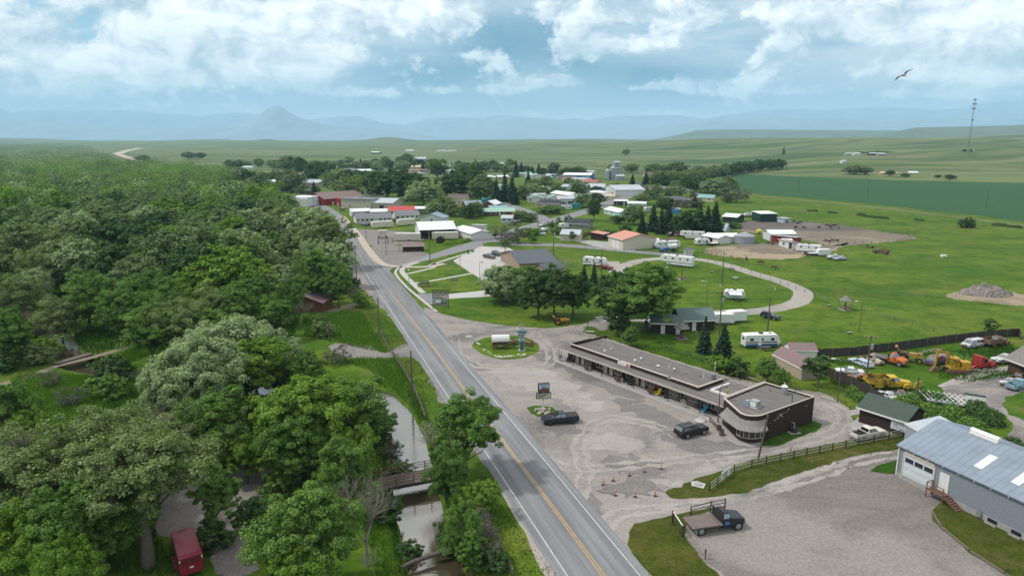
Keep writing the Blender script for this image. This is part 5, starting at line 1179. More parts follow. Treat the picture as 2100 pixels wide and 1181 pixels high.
# grain elevator
def elevator():
 x, y = P(1262,369); o = thing('grain_elevator', 'tall grey steel grain elevator with a stepped headhouse and silos', 'grain elevator', (x, y), .1)
 MB().box(-5.5,4.5,-4,5,0,13).build('tower', WC['steel'], o); MB().box(-2.5,4.0,-3,3.5,13,19).build('headhouse', WC['steel'], o)
 m = MB(); m.M = Matrix.Translation((-5.5,-4,0)); roof_mb(m, 'gable', 10, 9, 13, 1.2, .2); m.M = Matrix.Translation((-2.5,-3,0)); roof_mb(m, 'gable', 6.5, 6.5, 19, 1.0, .2); m.build('roof', RC['steel'], o)
 MB().tube((-8.8,0,0),(-8.8,0,10),3.2,3.2,18).tube((-8.8,0,10),(-8.8,0,12),3.3,.4,18).build('silo', STEEL, o)
 MB().box(-1.5,8,-9,-4,0,4.5).build('lean_to', WC['steel'], o); m = MB(); m.M = Matrix.Translation((-1.5,-9,0)); roof_mb(m, 'shed', 9.5, 5, 4.5, 1.6, .2); m.build('lean_to_roof', RC['steel'], o)
 MB().box(1.0,1.5,-4.1,-4,3,12).build('rust_chute', RUST, o); MB().bar((-8.8,-3,0),(-12.5,-5,2.5),.6).build('auger', STEEL, o)
 for k in range(2): MB().box(.2,1.0,-3.06,-3,15+k*2.2,16+k*2.2).build('window', GLASS, o)
elevator()
def cyl_thing(nm, lab, cat, u, v, r, h, m, cone=0, horiz=False, group=None):
 x, y = P(u, v); o = thing(nm, lab, cat, (x, y), .3, group)
 if horiz: MB().tube((-h/2,0,r+.25),(h/2,0,r+.25),r,r,16).ball((-h/2,0,r+.25),(r*.35,r,r),12,8).ball((h/2,0,r+.25),(r*.35,r,r),12,8).build('tank', m, o, True); MB().box(-h*.35,-h*.25,-r*.8,r*.8,0,.6).box(h*.25,h*.35,-r*.8,r*.8,0,.6).build('cradle', STEEL, o)
 else: MB().tube((0,0,0),(0,0,h),r,r,20).build('shell', m, o); MB().tube((0,0,h),(0,0,h+cone),r*1.05,.12,20).build('roof', m, o)
 return o
TEAL = mat('teal_tank_paint', (.03,.24,.26), .5); CREAMT = mat('white_tank', (.68,.69,.70), .5)
cyl_thing('grain_bin', 'round corrugated grain bin with a cone roof beside the ranch house', 'grain bin', 1526, 498, 4.2, 3.2, shader('corrugated_bin', lambda T, co: (T.mix(T.noise(T.stretch(co, .3, .3, 14), 1.0, 2), (.20,.22,.25), (.36,.38,.41)), .5)), 1.7)
cyl_thing('fuel_tank', 'white upright tank beside the blue warehouse, left one', 'tank', 1207, 363, 3.0, 7, CREAMT, .8, group='tanks by the warehouse')
cyl_thing('fuel_tank', 'white upright tank beside the blue warehouse, right one', 'tank', 1215, 363.5, 3.0, 7, CREAMT, .8, group='tanks by the warehouse')
cyl_thing('water_tank', 'bright teal barrel tank on the roof line of the skylight shop', 'tank', 996, 416, 1.8, 5, TEAL, 0, True)
cyl_thing('spray_tank', 'yellow round spray tank on a frame in the green paddock', 'tank', 1556, 480, 1.1, 1.6, mat('yellow_tank', (.60,.50,.06), .5), 0, True)
cyl_thing('propane_tank', 'white propane tank lying on the grass near the office', 'tank', 1112, 483, .6, 3.2, CREAMT, 0, True)
cyl_thing('culvert_arch', 'pale arched metal cover on the lawn beside the lane', 'culvert', 1116, 478.5, 1.3, 2.6, STEEL, 0, True)
# telecom mast
def mast():
 x, y = P(1985,311,24); z = ground_z(x, y); hh = 79; o = thing('radio_mast', 'thin dark lattice radio mast on the far hill', 'mast', (x, y, z), .2)
 lm = mat('mast_steel', (.10,.11,.12), .6); m = MB(); C3 = [Vector((cos(a), sin(a), 0))*1.25 for a in (0, 2.09, 4.19)]
 for c in C3: m.tube(c, c*.35+Vector((0,0,hh)), .13, .10, 5)
 for k in range(40):
  f, g = k/40, (k+1)/40
  for i in range(3): m.bar(C3[i]*(1-.65*f)+Vector((0,0,f*hh)), C3[(i+1)%3]*(1-.65*g)+Vector((0,0,g*hh)), .07)
 m.build('lattice', lm, o)
 for z_, r in ((hh-.5,1.6),(hh-7,2.4),(hh-14,2.4),(hh-31,1.1)):
  q = MB()
  for k in range(9): a = 2*pi*k/9; q.box(cos(a)*r-.35, cos(a)*r+.35, sin(a)*r-.35, sin(a)*r+.35, z_-.9, z_+.9)
  q.build('antenna_ring', lm, o)
 MB().box(-9,-5,-2,2,0,3).box(3,6,-3,0,0,2.6).build('equipment_hut', WC['brown'], o); MB().box(8,11,-1,2,0,2.6).build('cabinet', TRIM, o)
mast()
# far farmyard under the mast: pale sheds and machines
for i, (lab, u, v, w, k, z) in enumerate([('far pale grey shed on the hill farm, leftmost',1736,313,9,'steel',20),('far white trailer beside the pale grey shed',1752,314,8,'white',20),('far dark blue machine shed on the hill farm',1784,315,10,'dark',20),('far grey shed at the right end of the hill farm',1802,317,8,'grey',19),('tiny white hut alone below the hill farm',1728,328,4,'white',14)]):
 x, y = P(u, v, z); zz = ground_z(x, y); q = Vector((x, y)); house('farm_shed', lab, None, None, 8, 3.2, 'gable', 1.3, k if k in WC else 'white', 'steel', .3, frame=(q, w*1.4, 0), cat='shed', z0=zz)
# ---------------------------------------------------------------- vehicles
TYRE = mat('tyre_rubber', (.017,.017,.018), .85, var=.2); RIM = mat('wheel_rim', (.34,.34,.35), .35, .6, var=.1); RIMD = mat('dark_rim', (.035,.035,.037), .4, .5, var=.1)
CGLASS = mat('car_glass', (.012,.016,.02), .05, var=0, spec=1.0); LAMP = mat('headlight_glass', (.62,.64,.66), .15, var=0); TAIL = mat('tail_light', (.22,.012,.012), .25, var=0)
CHROME = mat('dull_chrome', (.45,.46,.47), .25, .9, var=.05); CGLASS.node_tree.nodes['Principled BSDF'].inputs['IOR'].default_value = 2.3
BEDLINER = mat('bed_liner', (.03,.03,.03), .8, var=.2)
def paint(name, col, rust=0.0, rough=.32):
 if name in MATS: return MATS[name]
 def fn(T, co):
  n = T.noise(co, 1.3, 6, .7); n2 = T.noise(co, 6, 4, .7); k = T.mix(T.m('MULTIPLY', n2, .22), col, [x*.6 for x in col])
  k = T.mix(T.sm(T.m('ADD', n, T.m('MULTIPLY', n2, .25)), .72-rust*.4, .84-rust*.4), k, (.13,.06,.03)) if rust else k
  return k, rough if not rust else T.m('ADD', T.m('MULTIPLY', n, .3), rough)
 m = shader(name, fn); m.node_tree.nodes['Principled BSDF'].inputs['Coat Weight'].default_value = .2 if not rust else .03
 m.node_tree.nodes['Principled BSDF'].inputs['Specular IOR Level'].default_value = .35; return m
VK = dict( # stations x, zlow, zbelt, halfwidth ; cab: base front, top front, top rear, base rear, z belt, z top ; wheels
 pickup=dict(st=[(2.95,.5,.92,.82),(2.85,.42,1.08,.94),(2.3,.38,1.17,.99),(1.2,.36,1.22,1.0),(-.75,.36,1.24,1.0)], cab=(1.25,.45,-.62,-.78,1.2,1.84), bed=(-.75,-2.85,1.22,1.0), w=(1.85,-1.75), r=.41, doors=2),
 suv=dict(st=[(2.65,.5,.95,.84),(2.55,.42,1.10,.95),(1.9,.38,1.18,1.0),(.9,.36,1.22,1.0),(-2.45,.38,1.2,1.0),(-2.62,.5,1.1,.95)], cab=(1.0,.25,-2.2,-2.55,1.18,1.86), w=(1.65,-1.5), r=.40, doors=3),
 sedan=dict(st=[(2.55,.42,.66,.80),(2.45,.34,.78,.92),(1.2,.30,.92,.96),(-1.2,.30,.95,.96),(-2.4,.34,.90,.92),(-2.55,.45,.80,.82)], cab=(1.0,.25,-.75,-1.5,.92,1.42), w=(1.55,-1.45), r=.34, doors=2),
 wagon=dict(st=[(2.6,.42,.72,.82),(2.5,.34,.88,.94),(1.2,.30,.96,.97),(-2.2,.30,.98,.97),(-2.6,.42,.86,.86)], cab=(1.0,.35,-2.0,-2.45,.95,1.50), w=(1.6,-1.5), r=.35, doors=3),
 van=dict(st=[(2.5,.5,.95,.85),(2.4,.42,1.1,.96),(1.8,.38,1.2,1.0),(-2.4,.38,1.25,1.0),(-2.5,.45,1.15,.96)], cab=(1.9,1.2,-2.3,-2.48,1.2,2.0), w=(1.6,-1.5), r=.37, doors=3),
 truck=dict(st=[(2.9,.65,1.05,.78),(2.8,.55,1.25,.92),(1.9,.5,1.42,.98),(1.3,.5,1.46,1.0),(.2,.5,1.48,1.0)], cab=(1.35,.95,.35,.22,1.45,2.1), w=(2.05,-2.2), r=.47, doors=1),
 classic=dict(st=[(2.6,.55,.85,.45),(2.5,.5,1.12,.50),(1.3,.48,1.25,.62),(.9,.42,1.25,.86),(-.6,.42,1.25,.88)], cab=(.95,.7,-.35,-.55,1.22,1.85), w=(1.95,-1.8), r=.43, doors=1, fender=True))
def vehicle(label, fr, rr, kind, col, cat, nm, group=None, rust=0, s=1.0, bed=None, bedcol=None, rim=None, cover=None, roofm=None, z=0, hoodm=None, sunk=0):
 """fr, rr: photo pixels on the ground below nose and tail."""
 a, b = Vector(P(*fr)), Vector(P(*rr)); c = (a+b)/2; d = a-b; K = VK[kind]
 o = thing(nm, label, cat, (c.x, c.y, z-sunk), atan2(d.y, d.x), group); o.scale = (s,)*3
 pm = paint('paint_'+'_'.join(f'{int(x*99)}' for x in col)+('_r%d' % int(rust*10) if rust else ''), col, rust)
 def ring(x, zl, zb, hw): return [(x,-hw*.86,zl),(x,-hw,zl+.16),(x,-hw,zb-.18),(x,-hw*.97,zb-.06),(x,-hw*.84,zb),(x,hw*.84,zb),(x,hw*.97,zb-.06),(x,hw,zb-.18),(x,hw,zl+.16),(x,hw*.86,zl)]
 m = MB().loft([ring(*q) for q in K['st']])
 body = m.build('body', pm, o, False)
 bf, tf, tr, br, zb, zt = K['cab']; hb = K['st'][-2][3]*.92; ht = hb*.80
 cr = MB().add([(bf,-hb,zb-.04),(bf,hb,zb-.04),(br,hb,zb-.04),(br,-hb,zb-.04),(tf,-ht,zt-.07),(tf,ht,zt-.07),(tr,ht,zt-.07),(tr,-ht,zt-.07),(tf-.12,-ht+.12,zt),(tf-.12,ht-.12,zt),(tr+.1,ht-.12,zt),(tr+.1,-ht+.12,zt)],
  [(8,11,10,9),(0,1,5,4),(1,2,6,5),(2,3,7,6),(3,0,4,7),(4,5,9,8),(5,6,10,9),(6,7,11,10),(7,4,8,11)]).build('cab', roofm or pm, o)
 def quad(p, q, r_, t, k0, k1, l0, l1, off):
  p, q, r_, t = map(Vector, (p, q, r_, t)); n = (q-p).cross(t-p).normalized()*off
  f = lambda u, v: (p*(1-u)+q*u)*(1-v)+(t*(1-u)+r_*u)*v+n
  return [f(k0, l0), f(k1, l0), f(k1, l1), f(k0, l1)]
 MB().add(quad((bf,-hb,zb),(bf,hb,zb),(tf,ht,zt-.07),(tf,-ht,zt-.07),.06,.94,.06,.94,.015),[(0,1,2,3)]).build('windscreen', CGLASS, cr)
 MB().add(quad((br,hb,zb),(br,-hb,zb),(tr,-ht,zt-.07),(tr,ht,zt-.07),.08,.92,.12,.9,.015),[(0,1,2,3)]).build('rear_window', CGLASS, cr)
 nd = K['doors']
 for sy in (-1, 1):
  for k in range(nd):
   k0, k1 = (k+.06)/nd, (k+.94)/nd
   v = quad((br,-hb,zb),(bf,-hb,zb),(tf,-ht,zt-.07),(tr,-ht,zt-.07),k0,k1,.08,.9,.015) if sy < 0 else quad((bf,hb,zb),(br,hb,zb),(tr,ht,zt-.07),(tf,ht,zt-.07),k0,k1,.08,.9,.015)
   MB().add(v, [(0,1,2,3)]).build('side_window', CGLASS, cr)
  hw = K['st'][2][3]; MB().box(bf-.25,bf-.05,sy*(hw+.02)-.01,sy*(hw+.18)+.01,zb-.02,zb+.16).build('mirror', pm if not rust else BLACK, o)
  x, zl, zz, h2 = K['st'][1]; MB().box(x-.02,x+.10,sy*h2*.78-.14,sy*h2*.78+.14,zz-.38,zz-.2).build('headlight', LAMP, o)
  xe = (K['bed'][1] if 'bed' in K else K['st'][-1][0]); MB().box(xe-.04,xe+.08,sy*.84-.08,sy*.84+.08,.85,1.1).build('tail_light', TAIL, o)
 x, zl, zz, h2 = K['st'][0]; MB().box(x-.06,x+.10,-h2-.05,h2+.05,zl-.04,zl+.16).build('bumper', CHROME if not rust else RUST, o); MB().box(x-.02,x+.05,-h2*.6,h2*.6,zl+.2,zz-.06).build('grille', BLACK, o)
 if 'bed' in K:
  x0, x1, zt2, hw = K['bed']; m = MB().box(x1,x0,-hw,-hw+.09,.45,zt2).box(x1,x0,hw-.09,hw,.45,zt2).box(x1,x1+.08,-hw+.09,hw-.09,.5,zt2-.02).box(x0-.07,x0,-hw+.09,hw-.09,.5,zt2); m.build('bed', pm, o)
  MB().box(x1+.08,x0-.07,-hw+.09,hw-.09,.62,.72).build('bed_floor', BEDLINER, o)
  if cover: MB().box(x1+.02,x0-.02,-hw+.05,hw-.05,zt2-.02,zt2+.06).build('bed_cover', BEDLINER, o)
  MB().box(x1-.14,x1,-hw*.9,hw*.9,.42,.62).build('rear_bumper', CHROME, o)
 elif kind in ('truck', 'classic'):
  m = MB().box(-3.1,.2,-.42,-.28,.55,.75).box(-3.1,.2,.28,.42,.55,.75); m.build('chassis', BLACK, o)
  bm = bedcol or WOOD
  if bed == 'flat': MB().box(-3.3,.1,-1.15,1.15,.92,1.06).build('flatbed', bm, o); MB().box(.1,.2,-1.1,1.1,1.0,2.0).build('headboard', BLACK, o)
  elif bed == 'box': MB().box(-3.2,.05,-1.05,1.05,.85,.97).box(-3.2,.05,-1.05,-.97,.97,1.7).box(-3.2,.05,.97,1.05,.97,1.7).box(-3.2,-3.12,-.97,.97,.97,1.7).box(-.05,.05,-.97,.97,.97,1.7).build('box_bed', bm, o); MB().box(-3.1,-.1,-.95,.95,.98,1.15).build('bed_load', mat('dark_soil', (.05,.04,.035), .95), o)
 if K.get('fender'):
  for xw in K['w']:
   for sy in (-1, 1):
    n = 8; pr = [(xw-cos(pi*i/n)*.62, .42+sin(pi*i/n)*.55) for i in range(n+1)]; MB().yprism(pr, sy*.55, sy*.95).build('fender', pm, o)
 for xw in K['w']:
  for sy in (-1, 1):
   hw = max(q[3] for q in K['st']); y = sy*(hw-.12); r = K['r']
   if kind not in ('classic',): MB().tube((xw,sy*(hw-.25),r+.03),(xw,sy*(hw+.006),r+.03),r*1.17,r*1.17,16).build('wheel_arch', BLACK, body)
   w = MB().tube((xw,y-sy*.13,r),(xw,y+sy*.145,r),r,r,16).build('wheel', TYRE, o); MB().tube((xw,y+sy*.145,r),(xw,y+sy*.16,r),r*.62,r*.55,12).build('rim', rim or RIM, w)
 return o
def rv(label, fr, rr, kind='travel', L=None, Wd=2.4, Hh=2.9, nm='travel_trailer', cat='trailer', stripe=(.03,.03,.035), stripe2=None, body=(.70,.71,.72), group=None, side=-1, awning=False, z=0, door=True, win=3, lower=None):
 """Trailer with nose at fr and tail at rr (ground pixels); side: the side that faces the camera."""
 a, b = Vector(P(*fr)), Vector(P(*rr)); d = a-b; L = L or d.length; c = (a+b)/2
 o = thing(nm, label, cat, (c.x, c.y, z), atan2(d.y, d.x), group); pm = paint('trailer_paint_%d_%d_%d' % tuple(int(x*99) for x in body), body, rough=.4)
 x1, x0, z0 = L/2, -L/2, .55
 if kind == 'travel': pr = [(x0,z0),(x1-.5,z0),(x1,z0+.7),(x1-.05,z0+1.1),(x1-.55,Hh-.15),(x1-.9,Hh),(x0+.2,Hh),(x0,Hh-.2)]
 elif kind == 'fifth': pr = [(x0,z0),(x1-2.7,z0),(x1-2.6,z0+.9),(x1-.3,z0+1.0),(x1,z0+1.4),(x1-.35,Hh-.15),(x1-.7,Hh),(x0+.15,Hh),(x0,Hh-.15)]
 elif kind == 'camper': pr = [(x0,z0+.35),(x0+.7,z0),(x1-1.0,z0),(x1-.1,z0+.55),(x1,z0+.9),(x1-.3,Hh-.2),(x1-.8,Hh),(x0+.5,Hh),(x0+.05,Hh-.5)]
 elif kind == 'classa': pr = [(x0,z0-.1),(x1-.2,z0-.1),(x1,z0+.9),(x1-.25,Hh-.2),(x1-.5,Hh),(x0+.1,Hh),(x0,Hh-.1)]
 else: pr = [(x0,z0),(x1-.25,z0),(x1,z0+.6),(x1,Hh-.5),(x1-.3,Hh),(x0+.05,Hh),(x0,Hh-.08)]
 bo = MB().yprism(pr, -Wd/2, Wd/2).build('body', pm, o)
 rp = MB().box(x0+.3,x1-1.1,-Wd/2+.08,Wd/2-.08,Hh,Hh+.05).build('roof', pm if kind == 'horse' else TRIM, o)
 if kind not in ('cargo', 'horse'):
  MB().box(-.5,.3,-.35,.35,Hh+.05,Hh+.33).build('roof_air_unit', BLACK, rp); MB().box(L*.22,L*.22+.45,-.2,.2,Hh+.05,Hh+.18).build('roof_vent', BLACK, rp)
 for sd in (-1, 1):
  y = sd*(Wd/2+.012); bx = lambda u0, u1, w0, w1, m, n, e=.012: MB().box(u0,u1,min(y-e*sd,y+e*sd),max(y-e*sd,y+e*sd),w0,w1).build(n, m, o)
  if kind not in ('cargo', 'horse'):
   for k in range(win):
    x = x0+L*(k+.6)/(win+.4); w = .55 if k % 2 else .8; bx(x-w/2, x+w/2, Hh-1.25, Hh-.65, GLASS, 'window')
   if stripe: bx(x0+.05, x1-(3.0 if kind == 'fifth' else .9), z0+.75, z0+.98, mat('stripe_%d_%d_%d' % tuple(int(v*99) for v in stripe), stripe, .5, var=0), 'stripe', .008)
   if stripe2: bx(x0+.05, x1-.6, z0+.03, z0+.5, mat('stripe_%d_%d_%d' % tuple(int(v*99) for v in stripe2), stripe2, .5, var=0), 'lower_stripe', .008)
   if door and sd == side: bx(x0+L*.36, x0+L*.36+.75, z0+.1, Hh-.45, TRIM, 'door', .02); MB().box(x0+L*.36+.05,x0+L*.36+.7,min(y,y+sd*.5),max(y,y+sd*.5),.2,.28).box(x0+L*.36+.05,x0+L*.36+.7,min(y,y+sd*.8),max(y,y+sd*.8),.02,.08).build('step', STEEL, o)
  elif kind == 'horse':
   for k in range(4): bx(x0+.3+k*.45*L/4, x0+.3+(k+.75)*.45*L/4, Hh-.75, Hh-.4, SHADE, 'vent_slot')
  ax = (-.45, .45) if L > 4.5 else (0,)
  for q in ax:
   xw = -L*.10+q; w = MB().tube((xw,sd*(Wd/2-.22),.36),(xw,sd*(Wd/2+.03),.36),.36,.36,14).build('wheel', TYRE, o); MB().tube((xw,sd*(Wd/2+.03),.36),(xw,sd*(Wd/2+.045),.36),.2,.18,10).build('rim', RIM, w)
 if kind == 'classa': MB().add([(x1+.01,-Wd*.44,z0+.95),(x1+.01,Wd*.44,z0+.95),(x1-.19,Wd*.44,Hh-.35),(x1-.19,-Wd*.44,Hh-.35)],[(0,1,2,3)]).build('windscreen', CGLASS, o)
 elif kind in ('travel', 'cargo', 'camper', 'horse'): MB().bar((x1-.3,-.6,.5),(x1+1.0,0,.48),.1).bar((x1-.3,.6,.5),(x1+1.0,0,.48),.1).tube((x1+.85,0,0),(x1+.85,0,.6),.05,.05,6).build('hitch', BLACK, o)
 if kind in ('travel', 'camper'): MB().box(x0-.012,x0+.01,-.5,.5,Hh-1.2,Hh-.6).build('rear_window', GLASS, o)
 if kind == 'horse':
  q = MB()
  for k in range(3): q.box(x0-.03,x0,-Wd/2+.15,Wd/2-.15,Hh-.42-k*.2,Hh-.36-k*.2)
  q.build('rear_slat', BLACK, o); d = MB().box(x0-.05,x0,-Wd/2+.1,Wd/2-.1,.6,Hh-1.0).build('rear_door', pm, o); MB().box(x0-.07,x0-.05,-.2,.2,1.25,1.42).build('number_plate', TRIM, d)
  for sy in (-1, 1): MB().box(x0-.06,x0,sy*Wd*.46-.06,sy*Wd*.46+.06,Hh-.5,Hh-.25).build('tail_light', TRIM, o); MB().box(-1.6,1.0,sy*(Wd/2+.02),sy*(Wd/2+.3),.55,.78).build('mudguard', pm, o)
 if awning:
  y = side*Wd/2; MB().add([(-L*.3,y,Hh-.2),(L*.34,y,Hh-.2),(L*.34,y+side*2.4,Hh-.7),(-L*.3,y+side*2.4,Hh-.7),(-L*.3,y,Hh-.16),(L*.34,y,Hh-.16),(L*.34,y+side*2.4,Hh-.66),(-L*.3,y+side*2.4,Hh-.66)],[(0,1,2,3),(7,6,5,4),(0,4,5,1),(1,5,6,2),(2,6,7,3),(3,7,4,0)]).build('awning', mat('pale_awning', (.60,.66,.72), .6), o)
  MB().bar((-L*.3,y+side*2.35,Hh-.7),(-L*.3,y+side*1.6,0),.06).bar((L*.34,y+side*2.35,Hh-.7),(L*.34,y+side*1.6,0),.06).build('awning_pole', STEEL, o)
 return o
BLK = (.016,.017,.020)
v = vehicle('black pickup with a bed cover parked by the road sign', (1113,869), (1184,863), 'pickup', (.020,.024,.032), 'pickup', 'pickup_truck', rim=RIMD, cover=True, s=1.02)
v = vehicle('shiny black estate wagon parked nose to the motel ramp', (1446,884), (1388,898), 'suv', (.008,.008,.010), 'car', 'large_car', s=1.03)
for yy_ in (-.7, .7): MB().box(-2.0,.1,yy_-.03,yy_+.03,1.88,1.93).build('roof_rail', CHROME, v)
v = vehicle('white and beige pickup parked beside the green roofed cabin', (1812,890), (1744,904), 'pickup', (.62,.58,.52), 'pickup', 'pickup_truck', s=1.0)
MB().box(-1.15,-.85,-.85,.85,.72,1.15).box(-1.8,-1.2,-.2,.4,.72,.95).build('tool_box', BLACK, v)
v = vehicle('dark blue flatbed lorry with a rusty deck parked by the gate', (1522,1074), (1412,1090), 'truck', (.012,.014,.022), 'flatbed lorry', 'flatbed_truck', bed='flat', bedcol=mat('rusty_deck', (.15,.115,.105), .75, var=.3, scale=1.4), s=1.12)
MB().box(-2.75,-2.7,-1.05,-.5,.25,.92).box(-2.75,-2.7,.5,1.05,.25,.92).build('mud_flap', STEEL, v); MB().box(.45,.95,-1.012,-1.0,.85,1.2).build('door_emblem', mat('blue_emblem', (.03,.16,.42), .5), v)
q = MB(); q.bar((.12,-1.0,1.0),(.12,-1.0,2.05),.07).bar((.12,1.0,1.0),(.12,1.0,2.05),.07).bar((.12,-1.0,2.05),(.12,1.0,2.05),.07); q.build('head_rack', BLACK, v)
vehicle('dark grey car with raised tailgate parked on the campground grass', (1596,657), (1563,650), 'suv', (.035,.037,.045), 'car', 'family_car', s=.92)
vehicle('red pickup parked beside the caravan near the fence', (1257,554), (1228,549), 'pickup', (.20,.015,.025), 'pickup', 'pickup_truck', s=.95)
vehicle('grey pickup with a ladder rack in the concrete parking', (1016,532), (991,527), 'pickup', (.10,.105,.11), 'pickup', 'pickup_truck')
vehicle('dark car parked beside the grey pickup at the brick office', (1029,527), (1009,522), 'suv', (.02,.021,.025), 'car', 'parked_car')
vehicle('white pickup with a black rear at the street corner', (1107,466), (1119,463), 'pickup', (.5,.5,.5), 'pickup', 'pickup_truck')
vehicle('dark car on the driveway by the red gabled roof', (1048,459), (1066,457), 'suv', (.03,.03,.035), 'car', 'parked_car')
vehicle('white car parked in front of the brown roofed hall', (673,417.5), (687,418), 'sedan', (.6,.6,.6), 'car', 'parked_car')
vehicle('dark car parked at the kerb on Main Street', (705,432), (699,430), 'suv', (.03,.03,.033), 'car', 'parked_car')
vehicle('white car beside the tall white store', (636,421), (642,424), 'sedan', (.6,.6,.6), 'car', 'parked_car'); vehicle('white car closer to the far end of Main Street', (632,412), (636,415), 'sedan', (.55,.55,.55), 'car', 'parked_car')
vehicle('blue car parked in front of the long white house', (741,463), (756,461), 'sedan', (.03,.05,.12), 'car', 'parked_car'); vehicle('dark pickup parked in front of the long white house', (749,464), (763,461), 'pickup', (.07,.05,.045), 'pickup', 'pickup_truck')
vehicle('dark car between the long white house and the cream trailer', (808,455), (813,451), 'suv', (.03,.03,.03), 'car', 'parked_car')
vehicle('pale car in the doorway of the long grey roofed garage', (775,426), (785,425), 'sedan', (.4,.41,.42), 'car', 'parked_car')
vehicle('black pickup beside the red one at the mobile home', (1368,485), (1385,482), 'pickup', BLK, 'pickup', 'pickup_truck'); vehicle('bright red pickup beside the fifth wheel trailer', (1384,486), (1398,482), 'pickup', (.28,.02,.03), 'pickup', 'pickup_truck')
# campground trailers
rv('white caravan with a blue lower band and a picnic table in front', (1594,710), (1524,712), 'travel', 8.0, Hh=3.0, stripe2=(.02,.09,.26), nm='travel_trailer', cat='caravan')
rv('large white fifth wheel trailer with slide outs on the campground lawn', (1352,541), (1424,549), 'fifth', 12.2, Hh=3.7, stripe=(.10,.085,.075), cat='caravan', win=4, nm='fifth_wheel_trailer')
rv('white caravan with dark stripes behind the young spruces', (1245,547), (1196,543), 'travel', 8.5, Hh=3.1, stripe=(.09,.06,.05), cat='caravan')
rv('small white caravan with an awning out on the loop lawn', (1490,613), (1520,614), 'camper', 5.6, Hh=2.7, stripe=None, awning=True, side=1, cat='caravan', nm='small_caravan')
rv('plain white box trailer behind the shower house pole', (1468,664), (1497,664), 'cargo', 4.8, Hh=2.7, cat='trailer', nm='cargo_trailer')
rv('taller white cargo trailer right of the plain box trailer', (1494,661), (1522,659), 'cargo', 4.8, Hh=2.9, cat='trailer', nm='cargo_trailer')
# homestead trailers
rv('white fifth wheel trailer beside the ranch carport', (1398,489), (1440,491), 'fifth', 11, Hh=3.5, stripe=(.35,.35,.36), cat='caravan', nm='fifth_wheel_trailer')
rv('white camper van beside the ranch house drive', (1452,502), (1427,503), 'camper', 6.2, Hh=2.8, stripe=(.03,.03,.03), cat='caravan', nm='small_caravan')
rv('long white caravan behind the blue tank truck', (1340,510), (1394,508), 'travel', 11, Hh=3.0, stripe=None, cat='caravan', win=4)
rv('long white old caravan in the corral, wheels hidden by a dark flatbed', (1632,515), (1682,519), 'travel', 9.5, Hh=3.1, stripe=None, cat='caravan')
rv('white enclosed trailer in the field in front of the old caravan', (1676,525), (1700,525), 'cargo', 4.8, Hh=2.7, cat='trailer', nm='cargo_trailer')
rv('white camper beside the teal container', (1171,430), (1153,430), 'camper', 7, Hh=2.8, stripe=(.3,.05,.04), cat='caravan', nm='small_caravan')
rv('white camper in front of the dark blue roofed low house', (1168,468), (1150,469), 'camper', 6.5, Hh=2.7, stripe=None, cat='caravan', nm='small_caravan')
rv('white caravan behind the small spruces left of the blue tarp', (1338,434), (1318,436), 'travel', 7.5, Hh=3, cat='caravan'); rv('pale caravan right of the blue tarp behind the spruces', (1372,435), (1392,437), 'travel', 8, Hh=3, stripe=(.4,.2,.18), cat='caravan')
rv('old white camper trailer under the cottonwoods by the highway', (706,602), (716,588), 'camper', 4.5, Hh=2.5, stripe=None, cat='caravan', nm='small_caravan')
rv('dark red horse trailer parked in the shade at the bottom edge', (375,1118), (398,1192), 'horse', 6.2, Wd=2.3, Hh=2.6, body=(.24,.018,.036), cat='horse trailer', nm='horse_trailer')
for lab, a, b in (('cream storage trailer in front of the long white house', (762,469), (805,466)), ('cream storage trailer behind the pole barn', (815,464), (850,461)), ('long cream storage trailer behind the brown shelter', (808,494), (863,494)), ('long cream storage trailer behind the brown privy hut', (886,492), (940,491))):
 o = rv(lab, a, b, 'cargo', Hh=3.4, body=(.60,.56,.46), cat='trailer', nm='storage_trailer', group='cream storage trailers')
# tank truck
v = vehicle('blue cabbed tank truck beside the long white caravan', (1346,518), (1394,515), 'truck', (.02,.07,.22), 'tank truck', 'tank_truck', s=1.25); MB().tube((-3.2,0,1.75),(.0,0,1.75),.85,.85,16).build('tank', CREAMT, v, False)
# corral machines
v = vehicle('white cattle truck beside the dark green shed', (1519,446), (1548,444), 'truck', (.6,.6,.6), 'truck', 'cattle_truck', bed='box', bedcol=TRIM, s=1.3)
vehicle('white pickup towing nothing, parked by the enclosed trailer', (1698,531), (1727,531), 'pickup', (.6,.62,.64), 'pickup', 'pickup_truck')
vehicle('pale blue car in front of the white pickup in the field', (1708,534), (1737,533), 'sedan', (.35,.45,.55), 'car', 'old_car', rust=.2)
v = vehicle('dark red grain truck abandoned at the field corner', (1789,518), (1821,522), 'truck', (.13,.03,.03), 'truck', 'grain_truck', bed='box', bedcol=RUST, rust=.6)
# salvage yard
v = vehicle('orange flatbed truck in the salvage yard', (1851,751), (1795,738), 'truck', (.55,.14,.025), 'truck', 'flatbed_truck', bed='flat', bedcol=WOOD, rust=.15, s=1.12)
vehicle('two tone blue and white station wagon in the salvage yard', (1746,741), (1785,756), 'wagon', (.42,.52,.58), 'old car', 'old_station_wagon', rust=.15, sunk=.12)
vehicle('cream hooded old truck body behind the blue wagon', (1802,748), (1772,736), 'classic', (.45,.38,.31), 'old truck', 'old_truck', rust=.35, sunk=.2)
vehicle('long white sedan in the weeds of the salvage yard', (1713,763), (1771,768), 'sedan', (.58,.62,.63), 'old car', 'old_sedan', sunk=.1, rust=.05)
vehicle('rust red and brown sedan below the white one in the salvage yard', (1737,777), (1795,782), 'sedan', (.30,.15,.10), 'old car', 'old_sedan', rust=.45, sunk=.1, roofm=paint('faded_orange_roof', (.42,.19,.12), .3))
